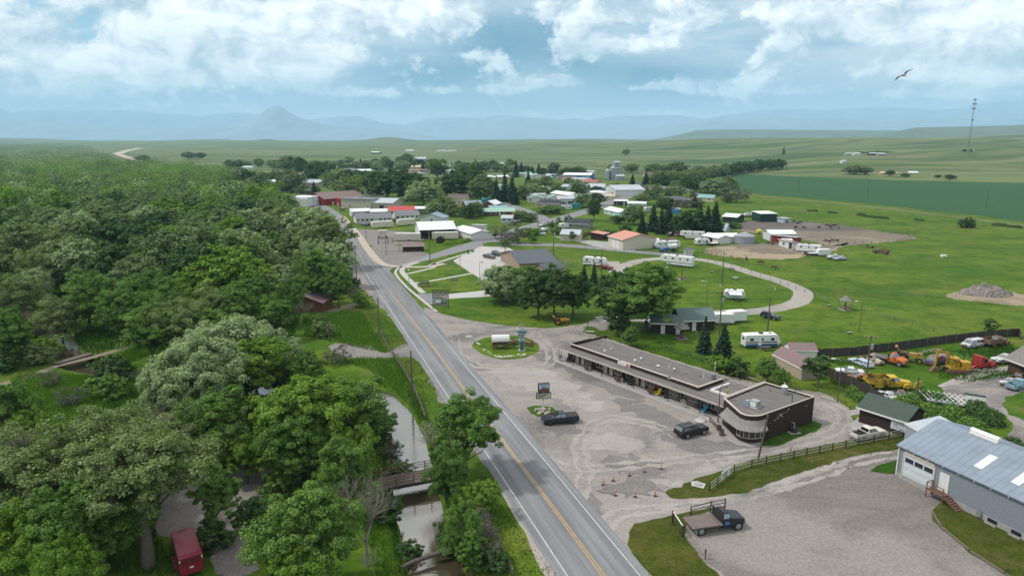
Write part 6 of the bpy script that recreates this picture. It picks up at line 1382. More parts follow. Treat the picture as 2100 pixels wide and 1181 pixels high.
v = vehicle('yellow dump truck with a box bed in the salvage yard', (1862,797), (1787,795), 'classic', (.56,.38,.02), 'dump truck', 'dump_truck', bed='box', bedcol=paint('yellow_box', (.50,.33,.03), .35), rust=.12, s=1.35)
MB().bar((2.5,-1.2,.9),(4.6,1.0,.5),.12,.7).build('snow_plough', paint('yellow_plough', (.55,.37,.03), .2), v)
vehicle('pale blue sedan with a rusty roof beside the bushes', (1880,817), (1822,812), 'sedan', (.30,.44,.50), 'old car', 'old_sedan', rust=.3, sunk=.15, roofm=paint('rust_roof', (.28,.14,.10), .5))
vehicle('small white hatch half hidden left of the rusty roofed sedan', (1806,808), (1830,818), 'sedan', (.55,.58,.6), 'old car', 'old_sedan', rust=.1, s=.8, sunk=.2)
vehicle('brown and blue van nose forward beside the yellow digger', (1900,750), (1938,742), 'van', (.04,.06,.16), 'van', 'old_van', rust=.25, sunk=.1, roofm=paint('tan_roof_rust', (.32,.20,.15), .4))
v = vehicle('red cabbed truck chassis right of the yellow digger', (2030,752), (1985,757), 'classic', (.33,.035,.03), 'old truck', 'old_truck', rust=.15, s=1.25, sunk=.1); MB().box(-.6,-.05,-.85,.85,1.2,2.2).build('sleeper', paint('paint_33_3_3_r1', (.33,.035,.03), .1), v)
vehicle('white old van with small windows near the plank fence', (1977,714), (2010,709), 'van', (.56,.57,.58), 'van', 'old_van', rust=.2, sunk=.1)
v = vehicle('rusty truck with an open load bed by the plank fence corner', (2066,704), (2018,712), 'classic', (.22,.15,.11), 'old truck', 'old_truck', bed='box', bedcol=RUST, rust=.6, s=1.2, sunk=.1)
vehicle('white off road truck beside the log barn', (2044,745), (2078,742), 'pickup', (.55,.56,.55), 'old truck', 'old_truck', rust=.2)
vehicle('light blue and white old pickup on the gravel drive', (2110,790), (2068,801), 'pickup', (.20,.36,.44), 'pickup', 'old_pickup', rust=.08)
vehicle('small white pickup cab beside the light blue pickup', (2057,791), (2082,786), 'pickup', (.55,.55,.54), 'old truck', 'old_truck', rust=.3, s=.7)
vehicle('rusty pickup parked behind the light blue pickup', (2095,776), (2082,783), 'pickup', (.25,.16,.12), 'old truck', 'old_truck', rust=.6, s=.8)
YEL = paint('digger_yellow', (.52,.30,.02), .15)
def digger():
 x, y = P(1957,763); o = thing('excavator', 'old yellow crawler excavator with a raised boom in tall weeds', 'excavator', (x, y), R(-6))
 for sy in (-1, 1):
  t = MB().box(-2.0,2.0,sy*1.1-.25,sy*1.1+.25,.05,.75).build('track', RUST, o)
  for k in range(12): MB().box(-1.95+k*.33,-1.75+k*.33,sy*1.1-.28,sy*1.1+.28,.75,.82).build('track_plate', RUST, t) if k % 2 else None
 MB().box(-1.3,2.2,-1.0,1.0,.85,1.15).build('turntable', YEL, o); MB().box(.7,2.4,-.95,.95,1.15,2.35).build('engine_cover', YEL, o)
 c = MB()
 for px_, py_ in ((-1.2,-.9),(.2,-.9),(-1.2,.9),(.2,.9)): c.bar((px_,py_,1.15),(px_,py_,3.0),.14)
 c.box(-1.3,.3,-1.0,1.0,2.95,3.08).box(-1.25,.25,-.95,-.85,1.15,1.9).box(.15,.25,-.85,.85,1.15,2.4); c.build('cab_frame', YEL, o)
 MB().bar((-.9,0,1.3),(-1.6,0,3.9),.35,.4).bar((-1.6,0,3.9),(-3.6,0,4.4),.3,.35).build('boom', YEL, o); MB().bar((-3.5,0,4.5),(-3.8,0,1.0),.28,.32).build('dipper', YEL, o); MB().bar((-.2,0,3.0),(-2.9,0,4.6),.14).build('ram', BLACK, o)
 MB().yprism([(-4.6,.1),(-3.6,0),(-3.3,.9),(-3.9,1.1)], -.5, .5).build('bucket', RUST, o); MB().tube((1.6,.3,2.35),(1.6,.3,3.5),.07,.07,6).build('exhaust', BLACK, o)
digger()
def tractor(lab, u, v, rz, m, s=1.0):
 x, y = P(u, v); o = thing('tractor', lab, 'tractor', (x, y), rz); o.scale = (s,)*3
 MB().box(.2,1.9,-.35,.35,.75,1.45).build('hood', m, o); MB().box(-1.0,.2,-.45,.45,.6,1.1).box(-.9,-.2,-.3,.3,1.1,1.5).build('seat_deck', RUST, o); MB().tube((1.2,.0,1.45),(1.2,0,2.0),.05,.05,6).build('exhaust', BLACK, o)
 for xx, r in ((-.7,.75),(1.5,.45)):
  for sy in (-1, 1): w = MB().tube((xx,sy*.55,r),(xx,sy*.95,r),r,r,14).build('wheel', TYRE, o); MB().tube((xx,sy*.95,r),(xx,sy*.97,r),r*.5,r*.5,10).build('rim', m, w)
 MB().bar((-.9,-.5,1.2),(-1.6,-.6,2.1),.12).bar((-.9,.5,1.2),(-1.6,.6,2.1),.12).bar((-1.6,-.6,2.1),(-1.6,.6,2.1),.3).build('lift_frame', m, o)
tractor('yellow tractor with a lifted frame behind the orange truck', 1860, 741, R(-25), paint('tractor_yellow', (.42,.29,.06), .3), 1.35)
tractor('yellow garden tractor parked under the trees by the drive', 1148, 665, R(10), paint('mower_yellow', (.55,.29,.01)), 1.0)
tractor('orange tractor beside the grain bin', 1507, 496, R(80), paint('tractor_orange', (.5,.10,.03)), 1.1)
for lab, u, v, rz in (('dark farm implement in the straw below the barn', 1580, 501, .3), ('dark harrow frame in the corral, left of the wagon', 1697, 496, .1), ('dark implement with tines in the corral, right of the harrow', 1712, 494, .8), ('heap of old machinery frames at the field corner', 1784, 508, .2)):
 x, y = P(u, v); o = thing('farm_implement', lab, 'implement', (x, y), rz); q = MB()
 for k in range(5): q.bar((-2+k,-1.2,.5),(-2+k,1.2,.5),.12).bar((-2+k,-1.2,.5),(-2+k+.2,-1.4,0),.08).bar((-2+k,1.2,.5),(-2+k+.2,1.3,0),.08)
 q.bar((-2.4,0,.55),(2.6,0,.55),.16); q.build('frame', RUST, o)
 for sy in (-1, 1): MB().tube((0,sy*1.3,.5),(0,sy*1.5,.5),.5,.5,12).build('wheel', TYRE, o)
o = rv('dark flatbed trailer in front of the long old caravan', (1655,524), (1678,524), 'cargo', 6, Hh=1.0, body=(.05,.045,.04), cat='trailer', nm='flatbed_trailer')
o = rv('dark low utility trailer behind the white camper van', (1452,504), (1472,503), 'cargo', 5, Hh=1.1, body=(.08,.06,.05), cat='trailer', nm='flatbed_trailer')
# teal container, tarps
for nm, lab, u, v, sx, sy, sz, m, cat in (('storage_container','teal storage container beside the dark blue roofed house',1178,428,7,3,3.2,TEAL,'container'),('storage_container','small teal box beside the white camper',1150,433,3,2.2,2.2,TEAL,'container'),('tarpaulin_stack','stack covered with a bright blue tarp behind the spruces',1384,438,5,3,2.4,mat('blue_tarp', (.06,.24,.50), .6),'tarp'),('canvas_heap','white sheeted heap in the pasture',1241+694,527,1.8,1.4,.8,TRIM,'sheeted heap')):
 x, y = P(u, v); o = thing(nm, lab, cat, (x, y), .15); MB().box(-sx/2,sx/2,-sy/2,sy/2,.08,sz).build('shell', m, o); q = MB()
 for k in range(int(sx/.8)): q.box(-sx/2+.3+k*.8,-sx/2+.42+k*.8,-sy/2-.04,-sy/2,.15,sz-.1)
 q.box(-sx/2-.02,sx/2+.02,-sy/2-.05,sy/2+.02,sz,sz+.06); q.build('rib', m, o)
x, y = P(794-9,489); o = thing('tower_box', 'small tan box room on stilts behind the bell frame', 'stilt room', (x, y), .1); MB().box(-1.8,1.8,-1.5,1.5,1.6,3.6).build('room', WC['cream'], o); MB().box(-2,2,-1.7,1.7,3.6,3.75).build('roof', TRIMB, o)
for a in ((-1.6,-1.3),(1.6,-1.3),(-1.6,1.3),(1.6,1.3)): MB().box(a[0]-.1,a[0]+.1,a[1]-.1,a[1]+.1,0,1.6).build('leg', WOOD, o)
# ---------------------------------------------------------------- street furniture
def upole(lab, u, v, hh=9.5, arms=1, can=0, rz=None, lean=0, m=None, group='utility poles', lamp=0, z=0):
 x, y = P(u, v, z); o = thing('utility_pole', lab, 'utility pole', (x, y, z), R(-19) if rz is None else rz, group)
 MB().tube((0,0,-.3),(lean,0,hh),.17,.11,8,0).build('pole', m or POLEW, o)
 for k in range(arms):
  a = MB().bar((lean-1.25,0,hh-.35-k*.9),(lean+1.25,0,hh-.35-k*.9),.10,.13).build('crossarm', POLEW, o); q = MB()
  for t in (-1.1,-.45,.45,1.1): q.tube((lean+t,0,hh-.28-k*.9),(lean+t,0,hh-.05-k*.9),.045,.03,6)
  q.build('insulator', TRIM, a)
 for k in range(can): MB().tube((lean*.8+.32,-.15+.5*k,hh-2.6),(lean*.8+.32,-.15+.5*k,hh-1.6),.26,.26,10).build('transformer', STEEL, o)
 if lamp:
  q = MB().tube((lean,0,hh-.5),(lean+lamp,0,hh-.1),.05,.04,6); q.build('lamp_arm', STEEL, o); MB().box(lean+lamp-.1,lean+lamp+.5,-.14,.14,hh-.2,hh-.03).build('lamp_head', TRIM, o)
 return o
for a in [('dark pole by the plank fence above the creek tree',846,828,9.6,0),('dark pole with a white box beside the grass clearing',778,688,9.2,0),('pole with a wide crossarm beside the highway bend',731,571,11,1),('pole at the street corner of the office lawn',882,541,10,0),('thin grey pole left of the lone round bush in the clearing',675,700,7,0),
          ('pole with a transformer at the motel sheds',1776,782,9,1,1),('pole with crossarm between the shower house and the small caravan',1475,687,10.5,1,1),('pole behind the young spruces by the caravan',1233,572,10,0),('pole standing in the loop lawn with a guy wire',1481,580,10,0),('pole in front of the blue banded caravan',1574,681,8.5,0),
          ('pole with crossarm behind the brick office',1135,528,11,1,2),('pole behind the concrete parking with a red flag',1036,515,10,0),('bare pole beside the fire hall fence',1389,521,8.5,0),('pole at the street fork by the white pickup',1103,473,10,0),('pole with crossarms in front of the big round tree mass',818,416,10,1),('pole behind the red roof',806,412,8,0),
          ('pole right of the pole barn yard',902,444,9,0),('pole on the side street verge',974,452,8.5,0),('pole at the far bend of Main Street',644,432,11,0),('dark pole in the crop field, left one',1637,393,13,0),('dark pole in the crop field, middle one',1779,406,13,0),('dark pole in the crop field, right one',2022,428,14,1),('pole at the crop field edge beside the bare tree',1511,383,10,0),
          ('pole among the trees right of the round tree',1157,408,9,0),('pole between the mint cottage and the trailer home',1257,412,9,1),('leaning pole behind the curved cafe front',1553,946,7.2,0),('pole beside the gravel road east of the dump truck',1878,822,4.5,0)]:
 upole(a[0], a[1], a[2], a[3], a[4], a[5] if len(a) > 5 else 0, lean=.9 if 'leaning' in a[0] else 0)
def slamp(lab, u, v, hh, arm=1.2, rz=0, m=None, kind='cobra'):
 x, y = P(u, v); o = thing('street_lamp', lab, 'street lamp', (x, y), rz, 'street lamps'); MB().tube((0,0,0),(0,0,hh),.11,.07,8).build('pole', m or POLEW, o)
 if kind == 'cobra': MB().tube((0,0,hh-.1),(-arm*.5,0,hh+.35),.05,.05,6).tube((-arm*.5,0,hh+.35),(-arm,0,hh+.4),.05,.05,6).build('arm', STEEL, o); MB().box(-arm-.55,-arm+.05,-.16,.16,hh+.30,hh+.46).build('lamp_head', TRIM, o)
 elif kind == 'square': MB().box(0,1.0,-.06,.06,hh-.1,hh).build('arm', STEEL, o); MB().box(.55,1.25,-.2,.2,hh-.14,hh+.04).build('lamp_head', BLACK, o); MB().box(-.3,.3,-.3,.3,0,.9).build('base', CONC, o)
 elif kind == 'hook':
  q = MB(); pts = [(0,0,hh)]+[(.55-.55*cos(t), 0, hh+.55*sin(t)) for t in (.5,1.0,1.57,2.2,2.8,3.14)]
  for a, b in zip(pts[:-1], pts[1:]): q.tube(a, b, .05, .05, 6)
  q.build('arm', WOODD, o); MB().tube((1.1,0,hh-.9),(1.1,0,hh-.1),.14,.24,10).build('lantern', mat('yellow_lantern', (.38,.33,.07), .5), o)
 elif kind == 'globe': MB().ball((0,0,hh+.22),.28,10,8).build('globe', CREAMT, o); MB().box(-.25,.25,-.25,.25,0,.5).build('base', CONC, o)
slamp('campground lamp on a tall post beside the shingled shelter', 1762, 681, 7.2); slamp('campground lamp left of the small caravan', 1449, 627, 6.6); slamp('grey lamp post behind the rounded willow at the parking', 984, 575, 6.0, kind='square', m=STEEL, rz=.3)
slamp('lamp post at the end of the concrete parking walkway', 944, 558, 6.6, kind='none', m=STEEL); slamp('hooked lamp post with a yellow lantern at the cafe door', 1472, 868, 6.0, kind='hook', rz=-.3); slamp('lamp on a post beside the salvage yard fence', 1717, 825, 7.6); slamp('thin white lamp standard on the verge of the walkway', 839, 592, 5.6, kind='globe', m=STEEL)
slamp('lamp standard at the corner of the vacant lot', 792, 524, 8.0, kind='none', m=BLACK); slamp('lamp standard beside Main Street near the yellow sign', 751, 488, 8, kind='none', m=BLACK)
# ---- fences
def fence(name, lab, pts, ph, rails, m, mr=None, gap=2.4, pw=.14, rw=.12, rt=.05, wire=False, cat='fence', world=False, slats=None, step=None):
 w = list(pts) if world else [P(*p) for p in pts]; q = resample(w, gap, False); o = thing(name, lab, cat, (*q[0], 0))
 x0, y0 = q[0]; me = None
 if len(q) > 95:
  mm = MB()
  for x, y in q: mm.box(x-x0-pw/2,x-x0+pw/2,y-y0-pw/2,y-y0+pw/2,-.2,ph)
  tag(mm.build('posts', m, o), kind='stuff')
 else:
  for x, y in q:
   if me is None: p = MB().box(-pw/2,pw/2,-pw/2,pw/2,-.2,ph).build('post', m, o); me = p.data
   else: p = link('post', me, o)
   p.location = (x-x0, y-y0, 0)
 for z in rails:
  r = MB()
  for (xa, ya), (xb, yb) in zip(q[:-1], q[1:]): r.bar((xa-x0,ya-y0,z),(xb-x0,yb-y0,z), rt, rw)
  r.build('wire' if wire else 'rail', mr or m, o)
 if slats:
  r = MB(); rg = random.Random(2); s2 = resample(w, slats, False)
  for (xa, ya), (xb, yb) in zip(s2[:-1], s2[1:]): t = rg.uniform(-.10, .06); r.bar((xa-x0,ya-y0,(ph+t)/2),(xa-x0+(xb-xa)*.93,ya-y0+(yb-ya)*.93,(ph+t)/2), .04, ph+t)
  r.build('plank_panel', mr or m, o)
 return o
fence('rail_fence', 'three rail plank fence along the grass strip behind the motel yard', [(1455,1007),(1471,996),(1505,969),(1541,958),(1600,945),(1680,929),(1760,913),(1852,895)], 1.25, (.35,.78,1.15), WOODD, mat('pale_green_rail', (.30,.30,.235), .85, var=.2), 2.3)
fence('rail_fence', 'weathered rail fence along the verge left of the highway', [(775,682),(790,705),(800,722),(820,752),(838,782),(852,808),(864,838),(872,862)], 1.15, (.4,.75,1.1), WOOD, WOOD, 2.2)
fence('rail_fence', 'weathered rail fence on the creek bank at the bottom edge', [(975,1035),(990,1065),(1012,1105),(1030,1140),(1052,1185)], 1.15, (.4,.75,1.1), WOOD, WOOD, 2.2)
o = fence('plank_fence', 'long dark plank fence between the campground and the salvage yard', [(1672,733),(1740,730),(1840,718),(1940,704),(2040,692),(2088,690),(2092,696)], 1.9, (), WOOD, WOODD, 2.6, slats=.42)
fence('plank_fence', 'dark plank fence running down to the green roofed cabin', [(1690,768),(1712,779),(1745,792),(1785,812),(1810,830)], 1.9, (), WOOD, WOODD, 2.6, slats=.42)
CHL = mat('galvanised_wire', (.16,.18,.18), .5, .3, var=.1)
fence('chain_fence', 'wire fence along the lane behind the campground', [(1010,508),(1060,507),(1130,510),(1200,514),(1280,519),(1360,522),(1410,527),(1440,531)], 1.8, (.1,.6,1.2,1.75), CHL, CHL, 3.4, .07, .03, .03, True)
fence('chain_fence', 'wire fence running from the lane down behind the brick office', [(1098,513),(1130,528),(1165,543),(1200,556)], 1.8, (.1,.4,.8,1.2,1.75), CHL, CHL, 3.0, .07, .03, .03, True)
fence('wire_fence', 'wire fence with thin posts between the campground and the pasture', [(1440,531),(1480,545),(1540,562),(1600,582),(1650,600),(1720,625),(1800,648),(1870,668),(1960,692),(2020,706)], 1.2, (.4,.8,1.15), WOOD, CHL, 4.2, .1, .025, .025, True)
fence('wire_fence', 'corral fence along the dark mud and the pasture', [(1480,462),(1560,451),(1640,456),(1720,463),(1800,474),(1876,487),(1838,497),(1770,500),(1700,503)], 1.4, (.4,.8,1.3), WOOD, CHL, 3.5, .12, .04, .03, True)
fence('wire_fence', 'thin fence at the near edge of the straw yard', [(1420,515),(1450,520),(1500,531)], 1.5, (.5,1.0,1.4), WOOD, CHL, 2.4, .12, .05, .03, True)
fence('wire_fence', 'field fence on the dry verge of the crop', [(1480,404),(1600,414),(1750,430),(1900,446),(2100,472)], 1.2, (.5,1.1), WOOD, CHL, 8, .1, .025, .025, True)
fence('wire_fence', 'fence line across the pasture toward the right edge', [(1640,588),(1760,600),(1900,610),(2020,608),(2160,604)], 1.2, (.5,1.1), WOOD, CHL, 6, .09, .025, .025, True)
fence('board_fence', 'brown board fence behind the pale garage', [(1185,493),(1200,485),(1222,478)], 1.7, (), WOODB, WOODB, 2.5, slats=.3)
fence('yard_fence', 'dark rail fence in front of the storage yard', [(775,501),(820,499),(870,497),(905,497)], 1.5, (.5,1.0,1.4), WOODD, WOODD, 3, .1, .05, .04)
q = fence('pipe_gate', 'dark pipe fence behind the blue flatbed lorry', [(1416,1062),(1457,1052),(1486,1046)], 1.6, (.55,1.05,1.5), BLACK, BLACK, 2.6, .12, .07, .06)
q = fence('mesh_gate', 'open mesh gate panel left of the blue flatbed lorry', [(1380,1072),(1399,1101)], 1.5, (.15,.45,.75,1.05), WOODD, BLACK, 3.2, .14, .03, .03); MB().bar((0,0,1.45),(*[b-a for a, b in zip(P(1380,1072), P(1399,1101))],1.45),.09,.12).build('top_rail', TRIM, q)
for lab, u, v, hh, red in (('dark marker post with a red top left of the mesh gate',1378,1076,1.9,1),('short dark red post behind the grass strip fence',1620,938,1.5,1),('lone dark post at the gravel edge below the lorry',1446,1146,1.2,0),('short dark post by the drive at the motel corner',1205,672,1.2,0)):
 x, y = P(u, v); o = thing('marker_post', lab, 'post', (x, y)); MB().tube((0,0,-.1),(0,0,hh),.06,.06,8).build('shaft', WOODD, o); MB().tube((0,0,hh*.7),(0,0,hh+.02),.085,.085,8).build('cap', mat('red_cap', (.34,.045,.03), .6) if red else WOODD, o)
# orange delineators round the wet patch
DO = mat('delineator_orange', (.62,.075,.035), .5, var=.05); WHT = mat('reflective_white', (.70,.70,.68), .5, var=.05); proto = None
for lab, u, v in (('orange delineator post, left end of the ring on the wet gravel',1237,995),('orange delineator post, second from the left in the back row',1258,986),('orange delineator post in the middle of the back row',1291,976),('orange delineator post, second from the right in the back row',1322,968),('orange delineator post, far right end of the back row',1356,962),('orange delineator post, left one of the front row',1262,1016),('orange delineator post, middle one of the front row',1303,1019),('orange delineator post, right one of the front row',1344,1017)):
 x, y = P(u, v)
 if proto is None:
  proto = thing('delineator_post', lab, 'delineator', (x, y), 0, 'orange posts round the wet patch'); MB().tube((0,0,.06),(0,0,1.1),.055,.05,10).build('tube', DO, proto); MB().box(-.24,.24,-.24,.24,0,.07).build('base', BLACK, proto)
  for z in (.72,.92): MB().tube((0,0,z),(0,0,z+.08),.06,.06,10).build('reflective_band', WHT, proto)
 else: dup(proto, (x, y), .3, lab)
sheet('wet_gravel', [(1230,1000),(1262,985),(1310,978),(1360,985),(1340,1000),(1300,1016),(1262,1018),(1238,1012)], .062, shader('wet_gravel', gravel_fn((.17,.152,.142), (.11,.10,.095), (.235,.21,.2), R(20))), jit=1.3, step=.6)
sheet('pale_gravel_patch', [(1338,990),(1362,984),(1398,988),(1380,998),(1345,1000)], .066, GR_LT, jit=1.0, step=.6)
o = tag(sheet('concrete_lid', [(1417,988),(1430,987),(1447,993),(1443,1003),(1418,997)], .11, CONC, smooth=False, jit=.02, kind=None), 'square concrete lid with a round cover in the grass strip', 'well lid'); x, y = P(1432,994); MB().tube((x,y,.11),(x,y,.22),.55,.5,14).build('round_cover', CONC_G, o)
for lab, u, v in (('small round metal cover on the gravel beyond the road sign', 1095,766),('small round cover at the left end of the gravel lot', 962,690)):
 x, y = P(u, v); o = thing('manhole_cover', lab, 'manhole', (x, y)); MB().tube((0,0,.02),(0,0,.06),.9,.9,16).build('collar', CONC_G, o); MB().tube((0,0,.06),(0,0,.09),.45,.45,14).build('lid', STEEL, o)
# ---- signs
def roadsign():
 x, y = P(1114.5,846); o = thing('road_sign', 'roadside sign with a picture panel over a letter board on a white post', 'sign', (x, y), R(9)); MB().tube((0,0,0),(0,0,5.2),.14,.11,10).build('post', TRIM, o)
 p = MB().box(-.95,.95,-.22,.22,3.75,5.25).build('picture_cabinet', BLACK, o); MB().box(-.82,.82,-.235,-.22,3.87,5.13).build('picture_face', mat('sign_sky', (.42,.53,.62), .5, var=.1), p)
 MB().box(-.82,.82,-.24,-.235,3.87,4.28).build('red_ground', mat('brick_red', (.22,.055,.045), .6, var=.3, scale=5), p); q = MB()
 for k in range(8): q.box(-.5+k*.15,-.38+k*.15,-.245,-.235,4.25,4.4+.12*((k*7) % 3))
 q.build('town_outline', SHADE, p); MB().box(-.45,-.4,-.25,-.24,4.75,4.95).build('letter_stroke', BLACK, p)
 text(p, 'MOTEL', (.05,-.245,4.82), .34, BLACK, align='CENTER'); text(p, 'CAFE', (.05,-.245,4.52), .28, BLACK, align='CENTER')
 b = MB().box(-1.25,1.25,-.2,.2,2.55,3.6).build('letter_board', BLACK, o); MB().box(-1.15,1.15,-.215,-.2,2.65,3.5).build('board_face', mat('letter_face', (.52,.48,.38), .5, var=.05), b)
 for i, (n, ln) in enumerate(((12, .07), (9, .1), (6, .1))):
  q = MB(); rg = random.Random(i)
  for k in range(n): xx = -.95+k*.15; q.box(xx, xx+rg.uniform(.06, .12), -.225, -.215, 3.22-i*.24, 3.40-i*.24)
  q.build('letter_row', BLACK, b)
 rg = random.Random(6)
 for k in range(16):
  a = rg.uniform(0, 6.28); r = rg.uniform(.4, 1.5); xx, yy = x+cos(a)*r, y+sin(a)*r*.8; oo = thing('landscape_rock', ['pale boulder','grey boulder','pink boulder','tan boulder'][k % 4]+' at the foot of the roadside sign', 'rock', (xx, yy), a, 'rocks at the sign foot')
  oo['label'] = 'rough boulder piled at the foot of the roadside sign'; MB().ball((0,0,.22),(rg.uniform(.25,.45),rg.uniform(.25,.4),rg.uniform(.25,.42)),7,5,0,.22,k).build('stone', mat('pale_boulder', (.36,.32,.28), .9, var=.3, scale=3), oo)
roadsign()
def wheel_mb(q, c, r, ax, t=.07, n=12, mi=0):
 """Spoked wagon wheel about axis ax ('x' or 'y')."""
 f = (lambda a, k=1.: (c[0]+cos(a)*r*k, c[1], c[2]+sin(a)*r*k)) if ax == 'y' else (lambda a, k=1.: (c[0], c[1]+cos(a)*r*k, c[2]+sin(a)*r*k))
 for i in range(n*2): q.bar(f(pi*i/n), f(pi*(i+1)/n), t, t, mi)
 for i in range(n): q.bar(c, f(2*pi*i/n, .96), t*.6, t*.6, mi)
 e = Vector((0, .14, 0)) if ax == 'y' else Vector((.14, 0, 0)); q.tube(Vector(c)-e, Vector(c)+e, r*.16, r*.16, 8, mi)
def motel_sign():
 x, y = P(1070,719); o = thing('motel_sign', 'tall teal motel sign with a wagon wheel on top, on the grass island', 'sign', (x, y), R(6)); TL = mat('sign_teal', (.022,.11,.135), .5, var=.15); PB = mat('sign_pale_blue', (.27,.36,.38), .5, var=.1)
 MB().box(-.75,.75,-.5,.5,0,.2).build('base', CONC, o); MB().box(-.38,.38,-.28,.28,.2,2.2).build('pedestal', TL, o); MB().box(-.48,-.38,-.3,.3,.2,2.2).box(.38,.48,-.3,.3,.2,2.2).build('pale_edge', PB, o); MB().box(-.75,.75,-.36,.36,2.2,2.55).build('shelf', PB, o)
 MB().yprism([(-.42,2.55),(.42,2.55),(.6,3.5),(-.6,3.5)],-.22,.22).build('lower_panel', mat('sign_grey_blue', (.22,.27,.30), .5, var=.2), o); MB().box(-.4,.4,-.24,-.22,2.65,2.95).build('white_panel', PB, o)
 MB().yprism([(-.8,3.5),(.8,3.5),(1.05,4.35),(-1.05,4.35)],-.22,.22).build('word_panel', TL, o); MB().yprism([(-1.05,4.35),(1.05,4.35),(1.2,4.8),(-1.2,4.8)],-.3,.3).build('top_panel', PB, o)
 text(o, 'Motel', (0,-.235,3.62), .78, TRIM, align='CENTER', ext=.02)
 q = MB(); wheel_mb(q, (0,0,5.45), .62, 'y', .09); q.build('wagon_wheel', mat('pale_wheel', (.36,.33,.28), .8), o)
motel_sign()
def plains_sign():
 x, y = P(904,634); o = thing('welcome_sign', 'tall timber framed sign with a mountain picture on the lawn edge', 'sign', (x, y), R(4))
 for xx in (-2.05,2.05): MB().box(xx-.1,xx+.1,-.1,.1,0,5.2).build('post', WOODD, o)
 MB().box(-2.7,2.7,-.08,.08,5.2,5.38).build('crossbeam', WOODD, o)
 lt = MB().box(-1.75,1.75,-.05,.05,4.15,4.95).build('name_board', WOOD, o); text(lt, 'VALLEY WEST', (0,-.06,4.38), .46, TRIM, align='CENTER')
 for z in (3.75,3.35): MB().box(-1.95,1.95,-.06,.06,z,z+.28).build('plank', mat('mossy_plank', (.17,.18,.11), .9), o)
 MB().box(-1.9,1.9,-.08,.08,3.0,3.2).build('plank', WOODD, o)
 b = MB().box(-1.75,1.75,-.07,.07,.9,2.85).build('picture_board', WOOD, o); MB().box(-1.6,1.6,-.09,-.07,1.05,2.75).build('painted_field', mat('painted_green', (.19,.25,.19), .7, var=.2), b)
 MB().add([(-1.5,-.1,1.75),(-.1,-.1,1.75),(.2,-.1,2.7),(-1.5,-.1,2.6)],[(0,1,2,3)]).build('painted_wagon_cover', mat('painted_white', (.60,.66,.68), .7), b); MB().box(-1.4,-.2,-.1,-.09,1.5,1.75).box(.2,.7,-.1,-.09,1.45,1.8).box(.95,1.4,-.1,-.09,1.5,1.85).build('painted_team', SHADE, b)
plains_sign()
x, y = P(870,588); o = thing('park_sign', 'low dark timber sign on a planter at the walkway', 'sign', (x, y), R(5))
for xx in (-1.5,1.5): MB().box(xx-.1,xx+.1,-.1,.1,0,2.0).build('post', WOODD, o)
MB().box(-1.4,1.4,-.06,.06,.9,1.15).box(-1.4,1.4,-.06,.06,1.55,1.8).build('board', WOODD, o); MB().box(-1.2,1.2,-.08,-.06,1.18,1.5).build('picture_strip', mat('sign_green', (.16,.20,.15), .8), o); MB().box(-2.0,2.0,-.45,.45,0,.35).build('planter', WOODB, o)
o = thing('fence_board', 'white notice board fixed to the bent end of the rail fence', 'sign', (*P(1480,984), 0), 0); a, b = Vector(P(1477,989)), Vector(P(1505,969)); o.location = (a.x, a.y, 0); o.rotation_euler.z = atan2((b-a).y, (b-a).x)
MB().box(.1,2.4,-.12,-.07,.35,1.45).build('board', TRIM, o); q = MB(); rg = random.Random(9)
for r_, (n, z) in enumerate(((11,1.1),(8,.85),(6,.62))):
 for k in range(n): q.box(.35+k*.17,.45+k*.17+rg.uniform(0,.04),-.13,-.12,z,z+.14)
q.build('lettering_rows', mat('board_ink', (.17,.21,.24), .7), o)
x, y = P(738,462); o = thing('warning_sign', 'yellow diamond road sign beside Main Street', 'road sign', (x, y), R(-20)); MB().tube((0,0,0),(0,0,2.6),.05,.05,6).build('post', STEEL, o); MB().add([(0,-.06,1.8),(.65,-.06,2.45),(0,-.06,3.1),(-.65,-.06,2.45),(0,-.03,1.8),(.65,-.03,2.45),(0,-.03,3.1),(-.65,-.03,2.45)],[(0,1,2,3),(7,6,5,4),(0,4,5,1),(1,5,6,2),(2,6,7,3),(3,7,4,0)]).build('plate', mat('sign_yellow', (.70,.33,.01), .5), o)
x, y = P(1165.5,663); o = thing('small_sign', 'small white notice under the trees beside the garden tractor', 'sign', (x, y), 0); MB().tube((0,0,0),(0,0,1.1),.04,.04,6).build('post', WOOD, o); MB().box(-.35,.35,-.05,-.02,.75,1.3).build('plate', TRIMB, o)
# ---- bell frame at the storage yard, visitor bits
x, y = P(786,501); o = thing('bell_frame', 'dark timber gate frame with a bell in front of the storage yard', 'gate frame', (x, y), .05)
for xx in (-2,2): MB().box(xx-.12,xx+.12,-.12,.12,0,3.0).build('post', WOODD, o)
MB().box(-2.5,2.5,-.1,.1,3.0,3.2).build('crossbeam', WOODD, o); MB().tube((-.6,0,2.3),(-.6,0,2.95),.3,.12,10).build('bell', BLACK, o)
x, y = P(960,520); o = thing('litter_bin', 'dark blue bin at the end of the upper walkway', 'bin', (x, y), 0); MB().tube((0,0,0),(0,0,1.3),.35,.35,10).build('drum', mat('navy_paint', (.03,.05,.10), .5), o); MB().tube((0,0,1.3),(0,0,1.5),.38,.2,10).build('lid', BLACK, o)
for lab, u, v in (('dark stone drinking trough on the office lawn, upper one', 917, 541),('dark stone drinking trough on the office lawn, lower one', 932, 575)):
 x, y = P(u, v); o = thing('stone_grate', lab, 'drain', (x, y), .2); MB().box(-1.2,1.2,-.6,.6,0,.3).build('slab', mat('dark_stone', (.11,.10,.09), .9, var=.3), o); MB().box(-.8,.8,-.3,.3,.3,.36).build('grate', BLACK, o)
